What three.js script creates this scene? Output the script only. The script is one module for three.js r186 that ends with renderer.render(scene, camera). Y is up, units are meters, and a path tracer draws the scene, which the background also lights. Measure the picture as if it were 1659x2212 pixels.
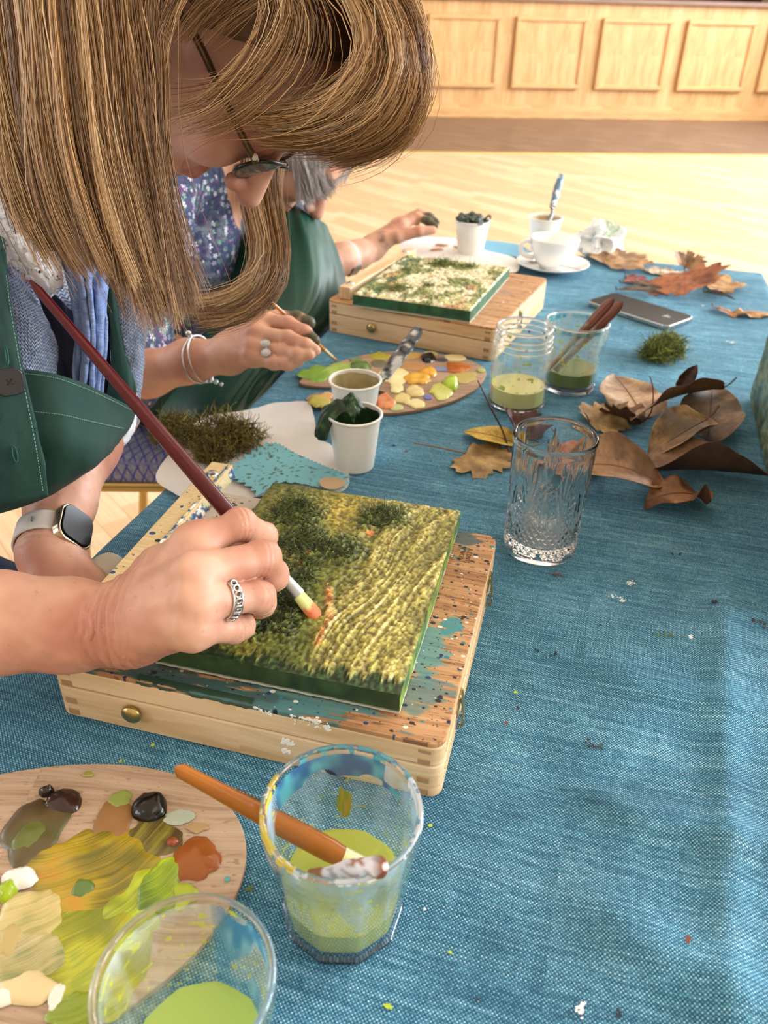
import * as THREE from 'three';
import { mergeGeometries, mergeVertices, toCreasedNormals } from 'three/addons/utils/BufferGeometryUtils.js';
import { RoundedBoxGeometry } from 'three/addons/geometries/RoundedBoxGeometry.js';
import { RectAreaLightUniformsLib } from 'three/addons/lights/RectAreaLightUniformsLib.js';
import { FontLoader } from 'three/addons/loaders/FontLoader.js';
import { TextGeometry } from 'three/addons/geometries/TextGeometry.js';

// ---------------------------------------------------------------- camera, sky, exposure
const scene = new THREE.Scene();
const rad = d => d * Math.PI / 180;
const camera = new THREE.PerspectiveCamera(65.3, 1659 / 2212, 0.05, 200);
camera.position.set(0, 1.2, 0);
camera.rotation.order = 'YXZ';
camera.rotation.set(rad(-32.65), 0, rad(1.49));
camera.focus = 0.62; camera.userData.fStop = 9;
const renderer = new THREE.WebGLRenderer();
renderer.toneMapping = THREE.LinearToneMapping;
renderer.toneMappingExposure = 0.88;
renderer.shadowMap.enabled = true;
RectAreaLightUniformsLib.init();
scene.background = new THREE.Color().setRGB(0.80, 0.93, 1.08).multiplyScalar(2.2);   // bright overcast sky outside the windows
const ROOM = rad(5.85);
const inRoom = (x, y, z) => new THREE.Vector3(x, y, z).applyAxisAngle(new THREE.Vector3(0, 1, 0), ROOM);
function daylight(x, y, z, w, h, turn, power, colour) {
  const l = new THREE.RectAreaLight(colour, power, w, h);
  l.position.copy(inRoom(x, y, z)); l.lookAt(inRoom(x + turn[0], y + turn[1], z + turn[2])); scene.add(l);
  l.castShadow = true;
}
const WIN_R = [[-8.6, 1.5], [-6.0, 1.5], [-3.4, 1.5], [-0.8, 1.5], [1.8, 1.5]];     // windows of the right wall: centre z, sill height
const WIN_L = [[-6.5, 1.5], [-3.0, 1.5], [0.5, 1.5]];
const SKY = new THREE.Color().setRGB(0.93, 0.98, 1.06);
for (const [z] of WIN_R) daylight(6.78, 2.45, z, 1.72, 1.82, [-1, 0, 0], 31, SKY);
for (const [z] of WIN_L) daylight(-4.78, 2.45, z, 1.72, 1.82, [1, 0, 0], 7, SKY);
const PANELS = []; for (const x of [-2.4, 1.0, 4.4]) for (const z of [-8.2, -5.2, -2.2, 0.8]) PANELS.push([x, z]);
const LAMP = new THREE.Color().setRGB(1.0, 0.93, 0.83);
for (const [x, z] of PANELS) daylight(x, 3.97, z, 1.16, 0.56, [0, -1, 0.0001], 0.8, LAMP);
const sun = new THREE.DirectionalLight(new THREE.Color().setRGB(1, 0.9, 0.8), 1.2);
sun.position.copy(inRoom(9, 8.6, 0.2)); sun.target.position.copy(inRoom(2.0, 0, -6.6)); sun.castShadow = true;
Object.assign(sun.shadow.camera, { left: -9, right: 9, top: 9, bottom: -9, near: 0.5, far: 40 }); sun.shadow.radius = 3;
scene.add(sun, sun.target);

// ---------------------------------------------------------------- helpers
function rng(seed) { let a = seed >>> 0; return () => { a = (a + 0x6D2B79F5) | 0; let t = Math.imul(a ^ (a >>> 15), 1 | a); t = (t + Math.imul(t ^ (t >>> 7), 61 | t)) ^ t; return ((t ^ (t >>> 14)) >>> 0) / 4294967296; }; }
const R = rng(7);
const hash = (x, y, z) => { let h = Math.imul(x | 0, 374761393) ^ Math.imul(y | 0, 668265263) ^ Math.imul(z | 0, 2147483647 - 1274126177); h = Math.imul(h ^ (h >>> 13), 1274126177); h ^= h >>> 16; return (h >>> 0) / 4294967296; };
const sm = t => t * t * (3 - 2 * t), clamp = (x, a = 0, b = 1) => x < a ? a : x > b ? b : x, lerp = (a, b, t) => a + (b - a) * t, step = (a, b, x) => sm(clamp((x - a) / (b - a)));
function noise3(x, y, z = 0) {
  const xi = Math.floor(x), yi = Math.floor(y), zi = Math.floor(z), u = sm(x - xi), v = sm(y - yi), w = sm(z - zi);
  const c = (i, j, k) => hash(xi + i, yi + j, zi + k);
  return lerp(lerp(lerp(c(0, 0, 0), c(1, 0, 0), u), lerp(c(0, 1, 0), c(1, 1, 0), u), v), lerp(lerp(c(0, 0, 1), c(1, 0, 1), u), lerp(c(0, 1, 1), c(1, 1, 1), u), v), w) * 2 - 1;
}
function noise2(x, y, s = 0) { const xi = Math.floor(x), yi = Math.floor(y), u = sm(x - xi), v = sm(y - yi); return lerp(lerp(hash(xi, yi, s), hash(xi + 1, yi, s), u), lerp(hash(xi, yi + 1, s), hash(xi + 1, yi + 1, s), u), v) * 2 - 1; }
const fbm2 = (x, y, o = 4, s = 0) => { let a = 0, k = 0.5; for (let i = 0; i < o; i++) { a += k * noise2(x, y, s + i); x *= 2.03; y *= 2.03; k *= 0.5; } return a; };
const fbm3 = (x, y, z, o = 3) => { let a = 0, k = 0.5; for (let i = 0; i < o; i++) { a += k * noise3(x, y, z); x *= 2.03; y *= 2.03; z *= 2.03; k *= 0.5; } return a; };
// noise that repeats after n cells, for tiles
const tnoise = (x, y, n, s = 0) => { const m = a => ((a % n) + n) % n, xi = Math.floor(x), yi = Math.floor(y), u = sm(x - xi), v = sm(y - yi), c = (i, j) => hash(m(xi + i), m(yi + j), s); return lerp(lerp(c(0, 0), c(1, 0), u), lerp(c(0, 1), c(1, 1), u), v) * 2 - 1; };
const hex = h => { const c = new THREE.Color(h); return [c.r, c.g, c.b]; };            // linear
const srgb = h => [(h >> 16 & 255) / 255, (h >> 8 & 255) / 255, (h & 255) / 255];
const mix = (a, b, t) => [lerp(a[0], b[0], t), lerp(a[1], b[1], t), lerp(a[2], b[2], t)];
const V = (x, y, z) => new THREE.Vector3(x, y, z);
function texture(w, h, fn, { colour = true, repeat = [1, 1], clampEdge = false } = {}) {
  const d = new Uint8Array(w * h * 4);
  for (let j = 0; j < h; j++) for (let i = 0; i < w; i++) {
    const c = fn(i / w, j / h, i, j), k = (j * w + i) * 4;
    if (typeof c === 'number') d[k] = d[k + 1] = d[k + 2] = clamp(c) * 255; else { d[k] = clamp(c[0]) * 255; d[k + 1] = clamp(c[1]) * 255; d[k + 2] = clamp(c[2]) * 255; }
    d[k + 3] = 255;
  }
  const t = new THREE.DataTexture(d, w, h); t.magFilter = THREE.LinearFilter; t.minFilter = THREE.LinearMipmapLinearFilter; t.generateMipmaps = true;
  t.wrapS = t.wrapT = clampEdge ? THREE.ClampToEdgeWrapping : THREE.RepeatWrapping; t.repeat.set(...repeat);
  if (colour) t.colorSpace = THREE.SRGBColorSpace; t.needsUpdate = true; return t;
}
const std = o => new THREE.MeshStandardMaterial({ roughness: 0.6, ...o });
const phy = o => new THREE.MeshPhysicalMaterial({ roughness: 0.5, ...o });
const taken = {};
function numbered(n) { taken[n] = (taken[n] ?? -1) + 1; return taken[n] ? `${n}_${String(taken[n]).padStart(3, '0')}` : n; }
function part(name, geo, mat, parent) { const m = new THREE.Mesh(geo, mat); m.name = name; m.castShadow = m.receiveShadow = true; if (parent) parent.add(m); return m; }
function tag(o, label, category, group) { o.userData.label = label; o.userData.category = category; if (group) o.userData.group = group; return o; }
function thing(name, label, category, pos = [0, 0, 0], turn = 0, group) { const g = new THREE.Group(); g.name = numbered(name); g.position.set(...pos); g.rotation.y = turn; scene.add(g); return tag(g, label, category, group); }
function single(name, geo, mat, label, category, pos = [0, 0, 0], turn = 0, group) { const m = part(numbered(name), geo, mat, scene); m.position.set(...pos); m.rotation.y = turn; return tag(m, label, category, group); }
function struct(name, geo, mat, pos, label) { const m = part(name, geo, mat, scene); m.position.copy(inRoom(...pos)); m.rotation.y = ROOM; m.userData.kind = 'structure'; if (label) m.userData.label = label; return m; }
const box = (w, h, d, x = 0, y = 0, z = 0) => new THREE.BoxGeometry(w, h, d).translate(x, y, z);
const rbox = (w, h, d, r, x = 0, y = 0, z = 0) => new RoundedBoxGeometry(w, h, d, 2, r).translate(x, y, z);
function plain(g) { const o = new THREE.BufferGeometry(), n = g.index ? g.toNonIndexed() : g; for (const k of ['position', 'normal', 'uv', 'color']) if (n.attributes[k]) o.setAttribute(k, n.attributes[k]); return o; }
function merge(list) { const p = list.map(plain); const keep = ['position', 'normal', 'uv', 'color'].filter(k => p.every(g => g.attributes[k])); for (const g of p) for (const k of Object.keys(g.attributes)) if (!keep.includes(k)) g.deleteAttribute(k); return mergeGeometries(p); }
// uv in metres from the dominant axis
function boxUV(g, s = 1, swap = false) { const p = g.attributes.position, n = g.attributes.normal, uv = new Float32Array(p.count * 2); for (let i = 0; i < p.count; i++) { const ax = Math.abs(n.getX(i)), ay = Math.abs(n.getY(i)), az = Math.abs(n.getZ(i)); let u, v; if (ay >= ax && ay >= az) { u = p.getX(i); v = p.getZ(i); } else if (az >= ax) { u = p.getX(i); v = p.getY(i); } else { u = p.getZ(i); v = p.getY(i); } uv[2 * i] = (swap ? v : u) * s; uv[2 * i + 1] = (swap ? u : v) * s; } g.setAttribute('uv', new THREE.BufferAttribute(uv, 2)); return g; }
function paintVerts(g, fn) { const p = g.attributes.position, n = g.attributes.normal, c = new Float32Array(p.count * 3); for (let i = 0; i < p.count; i++) { const k = fn(p.getX(i), p.getY(i), p.getZ(i), n ? n.getX(i) : 0, n ? n.getY(i) : 0, n ? n.getZ(i) : 0); c[3 * i] = k[0]; c[3 * i + 1] = k[1]; c[3 * i + 2] = k[2]; } g.setAttribute('color', new THREE.BufferAttribute(c, 3)); return g; }
// spline through points, resampled
function spline(pts, n) { const c = new THREE.CatmullRomCurve3(pts.map(p => p.isVector3 ? p : V(...p)), false, 'centripetal'); const o = []; for (let i = 0; i <= n; i++) o.push(c.getPoint(i / n)); return o; }
// swept tube with a radius per point, closed ends; flat = [sx, sy] squashes the section along up
function tube(pts, rad_, seg = 8, caps = true, squash = 1, up0) {
  const n = pts.length, pos = [], nor = [], uv = [], idx = []; let up = up0 ? up0.clone() : V(0, 1, 0), len = 0;
  const t = V(), a = V(), b = V();
  for (let i = 0; i < n; i++) {
    t.subVectors(pts[Math.min(i + 1, n - 1)], pts[Math.max(i - 1, 0)]).normalize();
    if (Math.abs(t.dot(up)) > 0.97) up = Math.abs(t.x) < 0.8 ? V(1, 0, 0) : V(0, 0, 1);
    a.crossVectors(t, up).normalize(); b.crossVectors(a, t).normalize(); if (!up0) up = b.clone();
    if (i) len += pts[i].distanceTo(pts[i - 1]);
    const r = typeof rad_ === 'function' ? rad_(i / (n - 1)) : rad_;
    for (let k = 0; k <= seg; k++) { const w = k / seg * Math.PI * 2, cx = Math.cos(w), cy = Math.sin(w); pos.push(pts[i].x + (a.x * cx + b.x * cy * squash) * r, pts[i].y + (a.y * cx + b.y * cy * squash) * r, pts[i].z + (a.z * cx + b.z * cy * squash) * r); nor.push(a.x * cx + b.x * cy, a.y * cx + b.y * cy, a.z * cx + b.z * cy); uv.push(k / seg, len); }
  }
  for (let i = 0; i < n - 1; i++) for (let k = 0; k < seg; k++) { const q = i * (seg + 1) + k; idx.push(q, q + seg + 1, q + 1, q + 1, q + seg + 1, q + seg + 2); }
  if (caps) for (const e of [0, n - 1]) { const c = pos.length / 3, d = e ? 1 : -1; t.subVectors(pts[e], pts[e ? n - 2 : 1]).normalize(); pos.push(pts[e].x, pts[e].y, pts[e].z); nor.push(t.x, t.y, t.z); uv.push(0.5, 0); for (let k = 0; k <= seg; k++) { const q = (e * (seg + 1) + k) * 3; pos.push(pos[q], pos[q + 1], pos[q + 2]); nor.push(t.x, t.y, t.z); uv.push(0, 0); } for (let k = 0; k < seg; k++) d > 0 ? idx.push(c, c + 2 + k, c + 1 + k) : idx.push(c, c + 1 + k, c + 2 + k); }
  const g = new THREE.BufferGeometry(); g.setAttribute('position', new THREE.Float32BufferAttribute(pos, 3)); g.setAttribute('normal', new THREE.Float32BufferAttribute(nor, 3)); g.setAttribute('uv', new THREE.Float32BufferAttribute(uv, 2)); g.setIndex(idx); return g;
}
const rod = (a, b, r1, r2 = r1, seg = 12, n = 2) => { const A = V(...a), B = V(...b), p = []; for (let i = 0; i <= n; i++) p.push(A.clone().lerp(B, i / n)); return tube(p, t => lerp(r1, r2, t), seg); };
const lathe = (prof, seg = 48) => { const g = new THREE.LatheGeometry(prof.map(p => new THREE.Vector2(p[0], p[1])), seg); return g; };
const smoothLathe = (prof, seg = 48, n = 60) => lathe(spline(prof.map(p => V(p[0], p[1], 0)), n).map(p => [Math.max(p.x, 0), p.y]), seg);
// grid surface from fn(u,v) -> Vector3, with thickness th (0 = one sheet, seen from both sides)
function sheet(nu, nv, fn, th = 0, uvs = [1, 1]) {
  const P = [], pos = [], uv = [], idx = [];
  for (let j = 0; j <= nv; j++) for (let i = 0; i <= nu; i++) P.push(fn(i / nu, j / nv));
  const at = (i, j) => P[clamp(j, 0, nv) * (nu + 1) + clamp(i, 0, nu)], N = [];
  for (let j = 0; j <= nv; j++) for (let i = 0; i <= nu; i++) { const a = at(i + 1, j).clone().sub(at(i - 1, j)), b = at(i, j + 1).clone().sub(at(i, j - 1)); N.push(a.cross(b).normalize()); }
  const lay = (o) => { P.forEach((p, k) => { pos.push(p.x + N[k].x * o, p.y + N[k].y * o, p.z + N[k].z * o); uv.push((k % (nu + 1)) / nu * uvs[0], Math.floor(k / (nu + 1)) / nv * uvs[1]); }); };
  const q = (a, b, c, d) => idx.push(a, b, c, a, c, d), W = nu + 1;
  lay(th / 2);
  for (let j = 0; j < nv; j++) for (let i = 0; i < nu; i++) q(j * W + i, j * W + i + 1, (j + 1) * W + i + 1, (j + 1) * W + i);
  if (th) {
    const o = P.length; lay(-th / 2);
    for (let j = 0; j < nv; j++) for (let i = 0; i < nu; i++) q(o + (j + 1) * W + i, o + (j + 1) * W + i + 1, o + j * W + i + 1, o + j * W + i);
    for (let i = 0; i < nu; i++) { q(i + 1, i, o + i, o + i + 1); const b = nv * W + i; q(b, b + 1, o + b + 1, o + b); }
    for (let j = 0; j < nv; j++) { const a = j * W; q(a, a + W, o + a + W, o + a); const b = a + nu; q(b + W, b, o + b, o + b + W); }
  }
  const g = new THREE.BufferGeometry(); g.setAttribute('position', new THREE.Float32BufferAttribute(pos, 3)); g.setAttribute('uv', new THREE.Float32BufferAttribute(uv, 2)); g.setIndex(idx); g.computeVertexNormals(); return g;
}
// smooth surface through a small grid of control points rows[v][u]
function patch(rows, nu, nv, th, uvs, bump) {
  const ru = rows.map(r => spline(r, nu)), cols = []; for (let i = 0; i <= nu; i++) cols.push(spline(ru.map(r => r[i]), nv));
  return sheet(nu, nv, (u, v) => { const p = cols[Math.round(u * nu)][Math.round(v * nv)].clone(); return bump ? bump(p, u, v) : p; }, th, uvs);
}
// surface nets over a signed distance function
function mesher(f, lo, hi, h) {
  const n = [0, 1, 2].map(i => Math.ceil((hi[i] - lo[i]) / h) + 1), [nx, ny, nz] = n, F = new Float32Array(nx * ny * nz), id = (x, y, z) => (z * ny + y) * nx + x;
  const C = 6;   // skip blocks far from the surface
  F.fill(1);
  for (let z = 0; z < nz; z += C) for (let y = 0; y < ny; y += C) for (let x = 0; x < nx; x += C) {
    const d = f(lo[0] + (x + C / 2) * h, lo[1] + (y + C / 2) * h, lo[2] + (z + C / 2) * h), far = Math.abs(d) > C * h * 1.6 + 0.004;
    for (let k = z; k < Math.min(z + C, nz); k++) for (let j = y; j < Math.min(y + C, ny); j++) for (let i = x; i < Math.min(x + C, nx); i++) F[id(i, j, k)] = far ? d : f(lo[0] + i * h, lo[1] + j * h, lo[2] + k * h);
  }
  const pos = [], cell = new Int32Array(nx * ny * nz).fill(-1), idx = [];
  for (let z = 0; z < nz - 1; z++) for (let y = 0; y < ny - 1; y++) for (let x = 0; x < nx - 1; x++) {
    let s = 0, px = 0, py = 0, pz = 0, m = 0; const v = [];
    for (let c = 0; c < 8; c++) { const q = F[id(x + (c & 1), y + (c >> 1 & 1), z + (c >> 2))]; v.push(q); if (q < 0) s++; }
    if (s === 0 || s === 8) continue;
    for (let c = 0; c < 8; c++) for (const b of [1, 2, 4]) if (!(c & b)) { const d = c | b; if ((v[c] < 0) !== (v[d] < 0)) { const t = v[c] / (v[c] - v[d]); px += (c & 1) + (b === 1 ? t : 0); py += (c >> 1 & 1) + (b === 2 ? t : 0); pz += (c >> 2) + (b === 4 ? t : 0); m++; } }
    cell[id(x, y, z)] = pos.length / 3; pos.push(lo[0] + (x + px / m) * h, lo[1] + (y + py / m) * h, lo[2] + (z + pz / m) * h);
  }
  const quad = (a, b, c, d, flip) => { if (a < 0 || b < 0 || c < 0 || d < 0) return; flip ? idx.push(a, c, b, a, d, c) : idx.push(a, b, c, a, c, d); };
  for (let z = 1; z < nz - 1; z++) for (let y = 1; y < ny - 1; y++) for (let x = 1; x < nx - 1; x++) {
    const s = F[id(x, y, z)] < 0;
    if (s !== F[id(x + 1, y, z)] < 0) quad(cell[id(x, y - 1, z - 1)], cell[id(x, y, z - 1)], cell[id(x, y, z)], cell[id(x, y - 1, z)], !s);
    if (s !== F[id(x, y + 1, z)] < 0) quad(cell[id(x - 1, y, z - 1)], cell[id(x - 1, y, z)], cell[id(x, y, z)], cell[id(x, y, z - 1)], !s);
    if (s !== F[id(x, y, z + 1)] < 0) quad(cell[id(x - 1, y - 1, z)], cell[id(x, y - 1, z)], cell[id(x, y, z)], cell[id(x - 1, y, z)], !s);
  }
  const g = new THREE.BufferGeometry(); g.setAttribute('position', new THREE.Float32BufferAttribute(pos, 3)); g.setIndex(idx);
  const nor = new Float32Array(pos.length), e = h * 0.5;
  for (let i = 0; i < pos.length; i += 3) { const [x, y, z] = [pos[i], pos[i + 1], pos[i + 2]], a = f(x + e, y, z) - f(x - e, y, z), b = f(x, y + e, z) - f(x, y - e, z), c = f(x, y, z + e) - f(x, y, z - e), l = Math.hypot(a, b, c) || 1; nor[i] = a / l; nor[i + 1] = b / l; nor[i + 2] = c / l; }
  g.setAttribute('normal', new THREE.BufferAttribute(nor, 3)); return g;
}
// distance to a tapered capsule, smooth minimum
function bone(a, b, r1, r2) { const bx = b[0] - a[0], by = b[1] - a[1], bz = b[2] - a[2], l2 = bx * bx + by * by + bz * bz; return (x, y, z) => { const px = x - a[0], py = y - a[1], pz = z - a[2]; let t = (px * bx + py * by + pz * bz) / l2; t = t < 0 ? 0 : t > 1 ? 1 : t; const dx = px - bx * t, dy = py - by * t, dz = pz - bz * t; return Math.sqrt(dx * dx + dy * dy + dz * dz) - (r1 + (r2 - r1) * t); }; }
const smin = (a, b, k) => { const h = Math.max(k - Math.abs(a - b), 0) / k; return Math.min(a, b) - h * h * k * 0.25; };

// ---------------------------------------------------------------- measured places, in metres
const SPOTS = [[0.036, -0.334, 0.0022, 1.2, 'lime'], [0.009, -0.221, 0.0028, 1.1, 'lime'], [0.108, -0.457, 0.0016, 1.3, 'lime'], [0.234, -0.603, 0.0060, 1.1, 'white'], [0.216, -0.582, 0.0040, 2.0, 'white'], [0.221, -0.576, 0.0030, 1.5, 'white'], [0.114, -0.222, 0.0050, 0.6, 'white'], [0.147, -0.502, 0.0025, 2.0, 'navy'], [0.166, -0.614, 0.0045, 2.2, 'rust'], [0.160, -0.405, 0.0050, 2.5, 'brown'], [0.010, -0.870, 0.0040, 2.0, 'navy'], [0.293, -0.654, 0.0040, 2.2, 'navy'], [0.248, -0.529, 0.0070, 1.8, 'olive'], [0.336, -0.548, 0.0070, 2.0, 'brown'], [0.134, -0.219, 0.0040, 0.8, 'navy'], [0.132, -0.507, 0.0018, 1.5, 'navy'], [0.096, -0.426, 0.0018, 1.5, 'rust'], [0.108, -0.441, 0.0016, 1.5, 'brown'], [0.182, -0.259, 0.0020, 1.3, 'rust'], [0.268, -0.527, 0.0040, 0.6, 'white'], [0.559, -1.255, 0.0060, 2.0, 'white'], [0.577, -1.449, 0.0025, 2.0, 'white'], [0.478, -1.233, 0.0040, 1.6, 'white'], [0.303, -0.572, 0.0030, 2.0, 'brown'], [0.026, -0.855, 0.0020, 1.5, 'rust'], [-0.131, -0.399, 0.0040, 1.6, 'olive'], [-0.164, -0.395, 0.0016, 1.2, 'lime'], [-0.182, -0.380, 0.0018, 1.2, 'lime'], [-0.077, -0.286, 0.0025, 1.6, 'olive']];   // specks: x, z, radius, stretch, ink
const PAL = [-0.2338, -0.2677, 0.1575, 0.0976, -0.3259];
const NEAR_PAINT = [[-0.174, -0.3001, 0.04, 0.0344, 0.0026, ['#6f6a1c', '#8c7a1c', '#a3901f', '#b59a28', '#c48f2a'], 'stroke'], [-0.1416, -0.2665, 0.0243, 0.033, 0.0026, ['#55702a', '#7a8a2c', '#8f9a2a', '#a9b82c', '#c0d02a'], 'stroke'], [-0.158, -0.2379, 0.032, 0.0325, 0.0028, ['#7d8420', '#8d9121', '#a4a324', '#b9bb36', '#98a530'], 'stroke'], [-0.22, -0.3185, 0.0194, 0.0249, 0.003, ['#4a3b22', '#5a4a26', '#4f5222'], 'flat'], [-0.2201, -0.3152, 0.0099, 0.0139, 0.0036, ['#6f7a2c', '#4d5223'], 'flat'], [-0.2085, -0.3407, 0.0128, 0.0113, 0.005, ['#2b1a14', '#3a251c'], 'gloss'], [-0.222, -0.3481, 0.0049, 0.0039, 0.006, ['#241712'], 'gloss'], [-0.1511, -0.3389, 0.0122, 0.0124, 0.008, ['#08080a', '#0b0b0d'], 'gloss'], [-0.112, -0.3019, 0.0167, 0.0164, 0.0035, ['#8a4a1c', '#9c5824'], 'gloss'], [-0.129, -0.3128, 0.0041, 0.004, 0.003, ['#8a4420'], 'gloss'], [-0.1143, -0.2779, 0.0094, 0.0083, 0.0018, ['#9fb02c', '#b3bf38'], 'flat'], [-0.1411, -0.3175, 0.0162, 0.0142, 0.0016, ['#6a5a20', '#4c3d1c', '#87802a'], 'stroke'], [-0.1711, -0.3286, 0.012, 0.0163, 0.0012, ['#9c7448', '#8f6436'], 'flat'], [-0.1717, -0.3441, 0.008, 0.0075, 0.0014, ['#8b9a48'], 'flat'], [-0.1298, -0.2843, 0.0117, 0.0185, 0.0034, ['#4f6f22', '#7f9a22', '#93ad1e', '#b7cf1e'], 'stroke'], [-0.1999, -0.2593, 0.0186, 0.0199, 0.004, ['#a5a060', '#c9b877', '#d6c88a', '#e3d6a0'], 'stroke'], [-0.1925, -0.237, 0.0183, 0.0196, 0.0048, ['#7f8a50', '#b5aa74', '#c6ba86', '#d7cc9f'], 'stroke'], [-0.1859, -0.2235, 0.0154, 0.0101, 0.004, ['#e3d0a0', '#dcc794'], 'flat'], [-0.2155, -0.285, 0.0105, 0.007, 0.007, ['#f1efe8'], 'gloss'], [-0.2191, -0.2768, 0.0055, 0.0069, 0.008, ['#a8c21f', '#93ad1c'], 'gloss'], [-0.2055, -0.247, 0.0078, 0.0111, 0.003, ['#bda96c'], 'flat'], [-0.1555, -0.2113, 0.0146, 0.0095, 0.003, ['#7f9324', '#93a52c'], 'stroke'], [-0.1746, -0.2801, 0.0072, 0.0061, 0.003, ['#5d7a3a'], 'flat'], [-0.1689, -0.218, 0.0039, 0.0074, 0.0025, ['#eae6da'], 'flat'], [-0.1964, -0.2173, 0.0064, 0.0055, 0.003, ['#f2eee2'], 'gloss'], [-0.1991, -0.3637, 0.0035, 0.0024, 0.0008, ['#94953a'], 'flat'], [-0.1158, -0.324, 0.0066, 0.0038, 0.0005, ['#b09468'], 'flat'], [-0.1295, -0.3317, 0.0102, 0.0057, 0.0003, ['#a9b3a0'], 'flat'], [-0.0899, -0.2885, 0.0017, 0.0018, 0.0006, ['#4fa9a4'], 'flat']];
const FAR_PAINT = [[-0.0978, -1.0719, 0.0265, 0.0329, 0.002, ['#6c9a2c', '#86ad3a'], 'stroke'], [-0.0723, -1.089, 0.0256, 0.0271, 0.003, ['#a9bf62', '#8fb043'], 'stroke'], [-0.0426, -1.1032, 0.0136, 0.0242, 0.006, ['#3f5f24', '#587a2c'], 'stroke'], [-0.0473, -1.1335, 0.0111, 0.011, 0.001, ['#6f8358'], 'flat'], [-0.0129, -1.149, 0.0169, 0.0167, 0.002, ['#a8a030'], 'flat'], [-0.011, -1.1196, 0.0138, 0.0143, 0.001, ['#6d6a52'], 'flat'], [0.0085, -1.0688, 0.0226, 0.0295, 0.003, ['#efe6b4', '#e3d690'], 'stroke'], [0.0349, -1.1523, 0.0141, 0.0149, 0.001, ['#c9a15c'], 'flat'], [0.0371, -1.1121, 0.0179, 0.0159, 0.001, ['#b98a58'], 'flat'], [0.0607, -1.1429, 0.012, 0.0166, 0.006, ['#0a0c12'], 'gloss'], [0.0649, -1.1639, 0.0114, 0.0114, 0.001, ['#b8b878'], 'flat'], [0.1009, -1.1494, 0.0156, 0.0149, 0.001, ['#dccf9c'], 'flat'], [0.1041, -1.1113, 0.0193, 0.0211, 0.004, ['#a65a22', '#b8692a'], 'gloss'], [0.1085, -1.0754, 0.0228, 0.02, 0.001, ['#b3a45c'], 'flat'], [0.0449, -1.0662, 0.0199, 0.0246, 0.005, ['#d9a128', '#e0ad34'], 'stroke'], [0.0589, -1.0874, 0.0135, 0.017, 0.007, ['#dca02a'], 'gloss'], [0.0902, -1.0478, 0.0112, 0.0208, 0.009, ['#9cc22a', '#b3d23a'], 'gloss'], [0.0741, -1.0245, 0.0181, 0.0246, 0.003, ['#d7d680', '#b9c04c'], 'stroke'], [0.0388, -1.0223, 0.0129, 0.02, 0.004, ['#ddc98a'], 'gloss'], [0.0132, -1.0301, 0.0103, 0.0156, 0.002, ['#e6dba0'], 'flat'], [-0.0023, -0.9833, 0.0125, 0.0203, 0.006, ['#cf7a48', '#d98a56'], 'stroke'], [0.0201, -0.9966, 0.0126, 0.0163, 0.002, ['#d3c074'], 'flat'], [0.038, -0.9814, 0.0125, 0.0145, 0.002, ['#e2d796'], 'flat'], [0.0132, -0.9683, 0.0086, 0.01, 0.001, ['#b7c07c'], 'flat'], [-0.0889, -0.978, 0.0148, 0.0202, 0.002, ['#b7b04a', '#cbc35e'], 'flat'], [-0.0823, -0.9978, 0.01, 0.0134, 0.001, ['#d9a866'], 'flat'], [0.0815, -1.1387, 0.0098, 0.0074, 0.0006, ['#3a4460'], 'flat'], [0.0561, -1.0034, 0.0057, 0.0075, 0.0008, ['#5a67b8'], 'flat'], [0.0763, -1.1024, 0.0205, 0.0087, 0.0004, ['#7a8bb0'], 'flat'], [0.1376, -1.103, 0.0062, 0.0088, 0.0006, ['#a8b06a'], 'flat']];
const FAR_PAL = [[-0.1228, -1.0428], [-0.1143, -1.0698], [-0.0932, -1.097], [-0.0478, -1.1453], [0.0081, -1.1701], [0.0651, -1.1684], [0.117, -1.1474], [0.1435, -1.1076], [0.1391, -1.0747], [0.1242, -1.0394], [0.0939, -1.0004], [0.0583, -0.9746], [0.0212, -0.9567], [-0.0213, -0.9513], [-0.0642, -0.9586], [-0.0957, -0.971], [-0.1087, -0.9908], [-0.0988, -1.0065], [-0.0738, -1.0112], [-0.0419, -1.0071], [-0.0131, -0.9938], [0.0013, -1.0007], [-0.0002, -1.0158], [-0.017, -1.0272], [-0.0498, -1.0411], [-0.0817, -1.0326], [-0.1064, -1.0342]];
const PAPER = [[-0.2553, -0.7674], [-0.2569, -0.8209], [-0.2458, -0.8685], [-0.2351, -0.927], [-0.2008, -0.9358], [-0.1671, -0.9517], [-0.1455, -0.9729], [-0.1215, -0.9802], [-0.1058, -0.9782], [-0.0946, -0.9421], [-0.082, -0.8777], [-0.0686, -0.8663], [-0.0539, -0.8376], [-0.0426, -0.8015], [-0.0417, -0.7631], [-0.0562, -0.7495], [-0.0974, -0.7533], [-0.1361, -0.7387], [-0.1645, -0.7278], [-0.1932, -0.7217], [-0.2138, -0.7254], [-0.2363, -0.7464]];
const BLUE = [[-0.1784, -0.7782], [-0.16, -0.8282], [-0.1363, -0.8563], [-0.1056, -0.8311], [-0.0705, -0.803], [-0.0425, -0.779], [-0.0523, -0.7523], [-0.0982, -0.7619], [-0.1187, -0.7609], [-0.1356, -0.7355], [-0.1481, -0.7514], [-0.1628, -0.7637]];
const KNIFE1 = [[-0.03, 0.765, -0.93], [0.0403, 0.8487, -0.9863]];
const KNIFE2 = [[0.342, 0.8, -1.815], [0.38, 0.8784, -1.9318]];
const RED = [[-0.2589, 1.0244, -0.5704], [-0.0793, 0.842, -0.4769]];
const ORANGE = [[-0.1135, 0.835, -0.2984], [-0.0189, 0.7905, -0.2759]];
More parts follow.
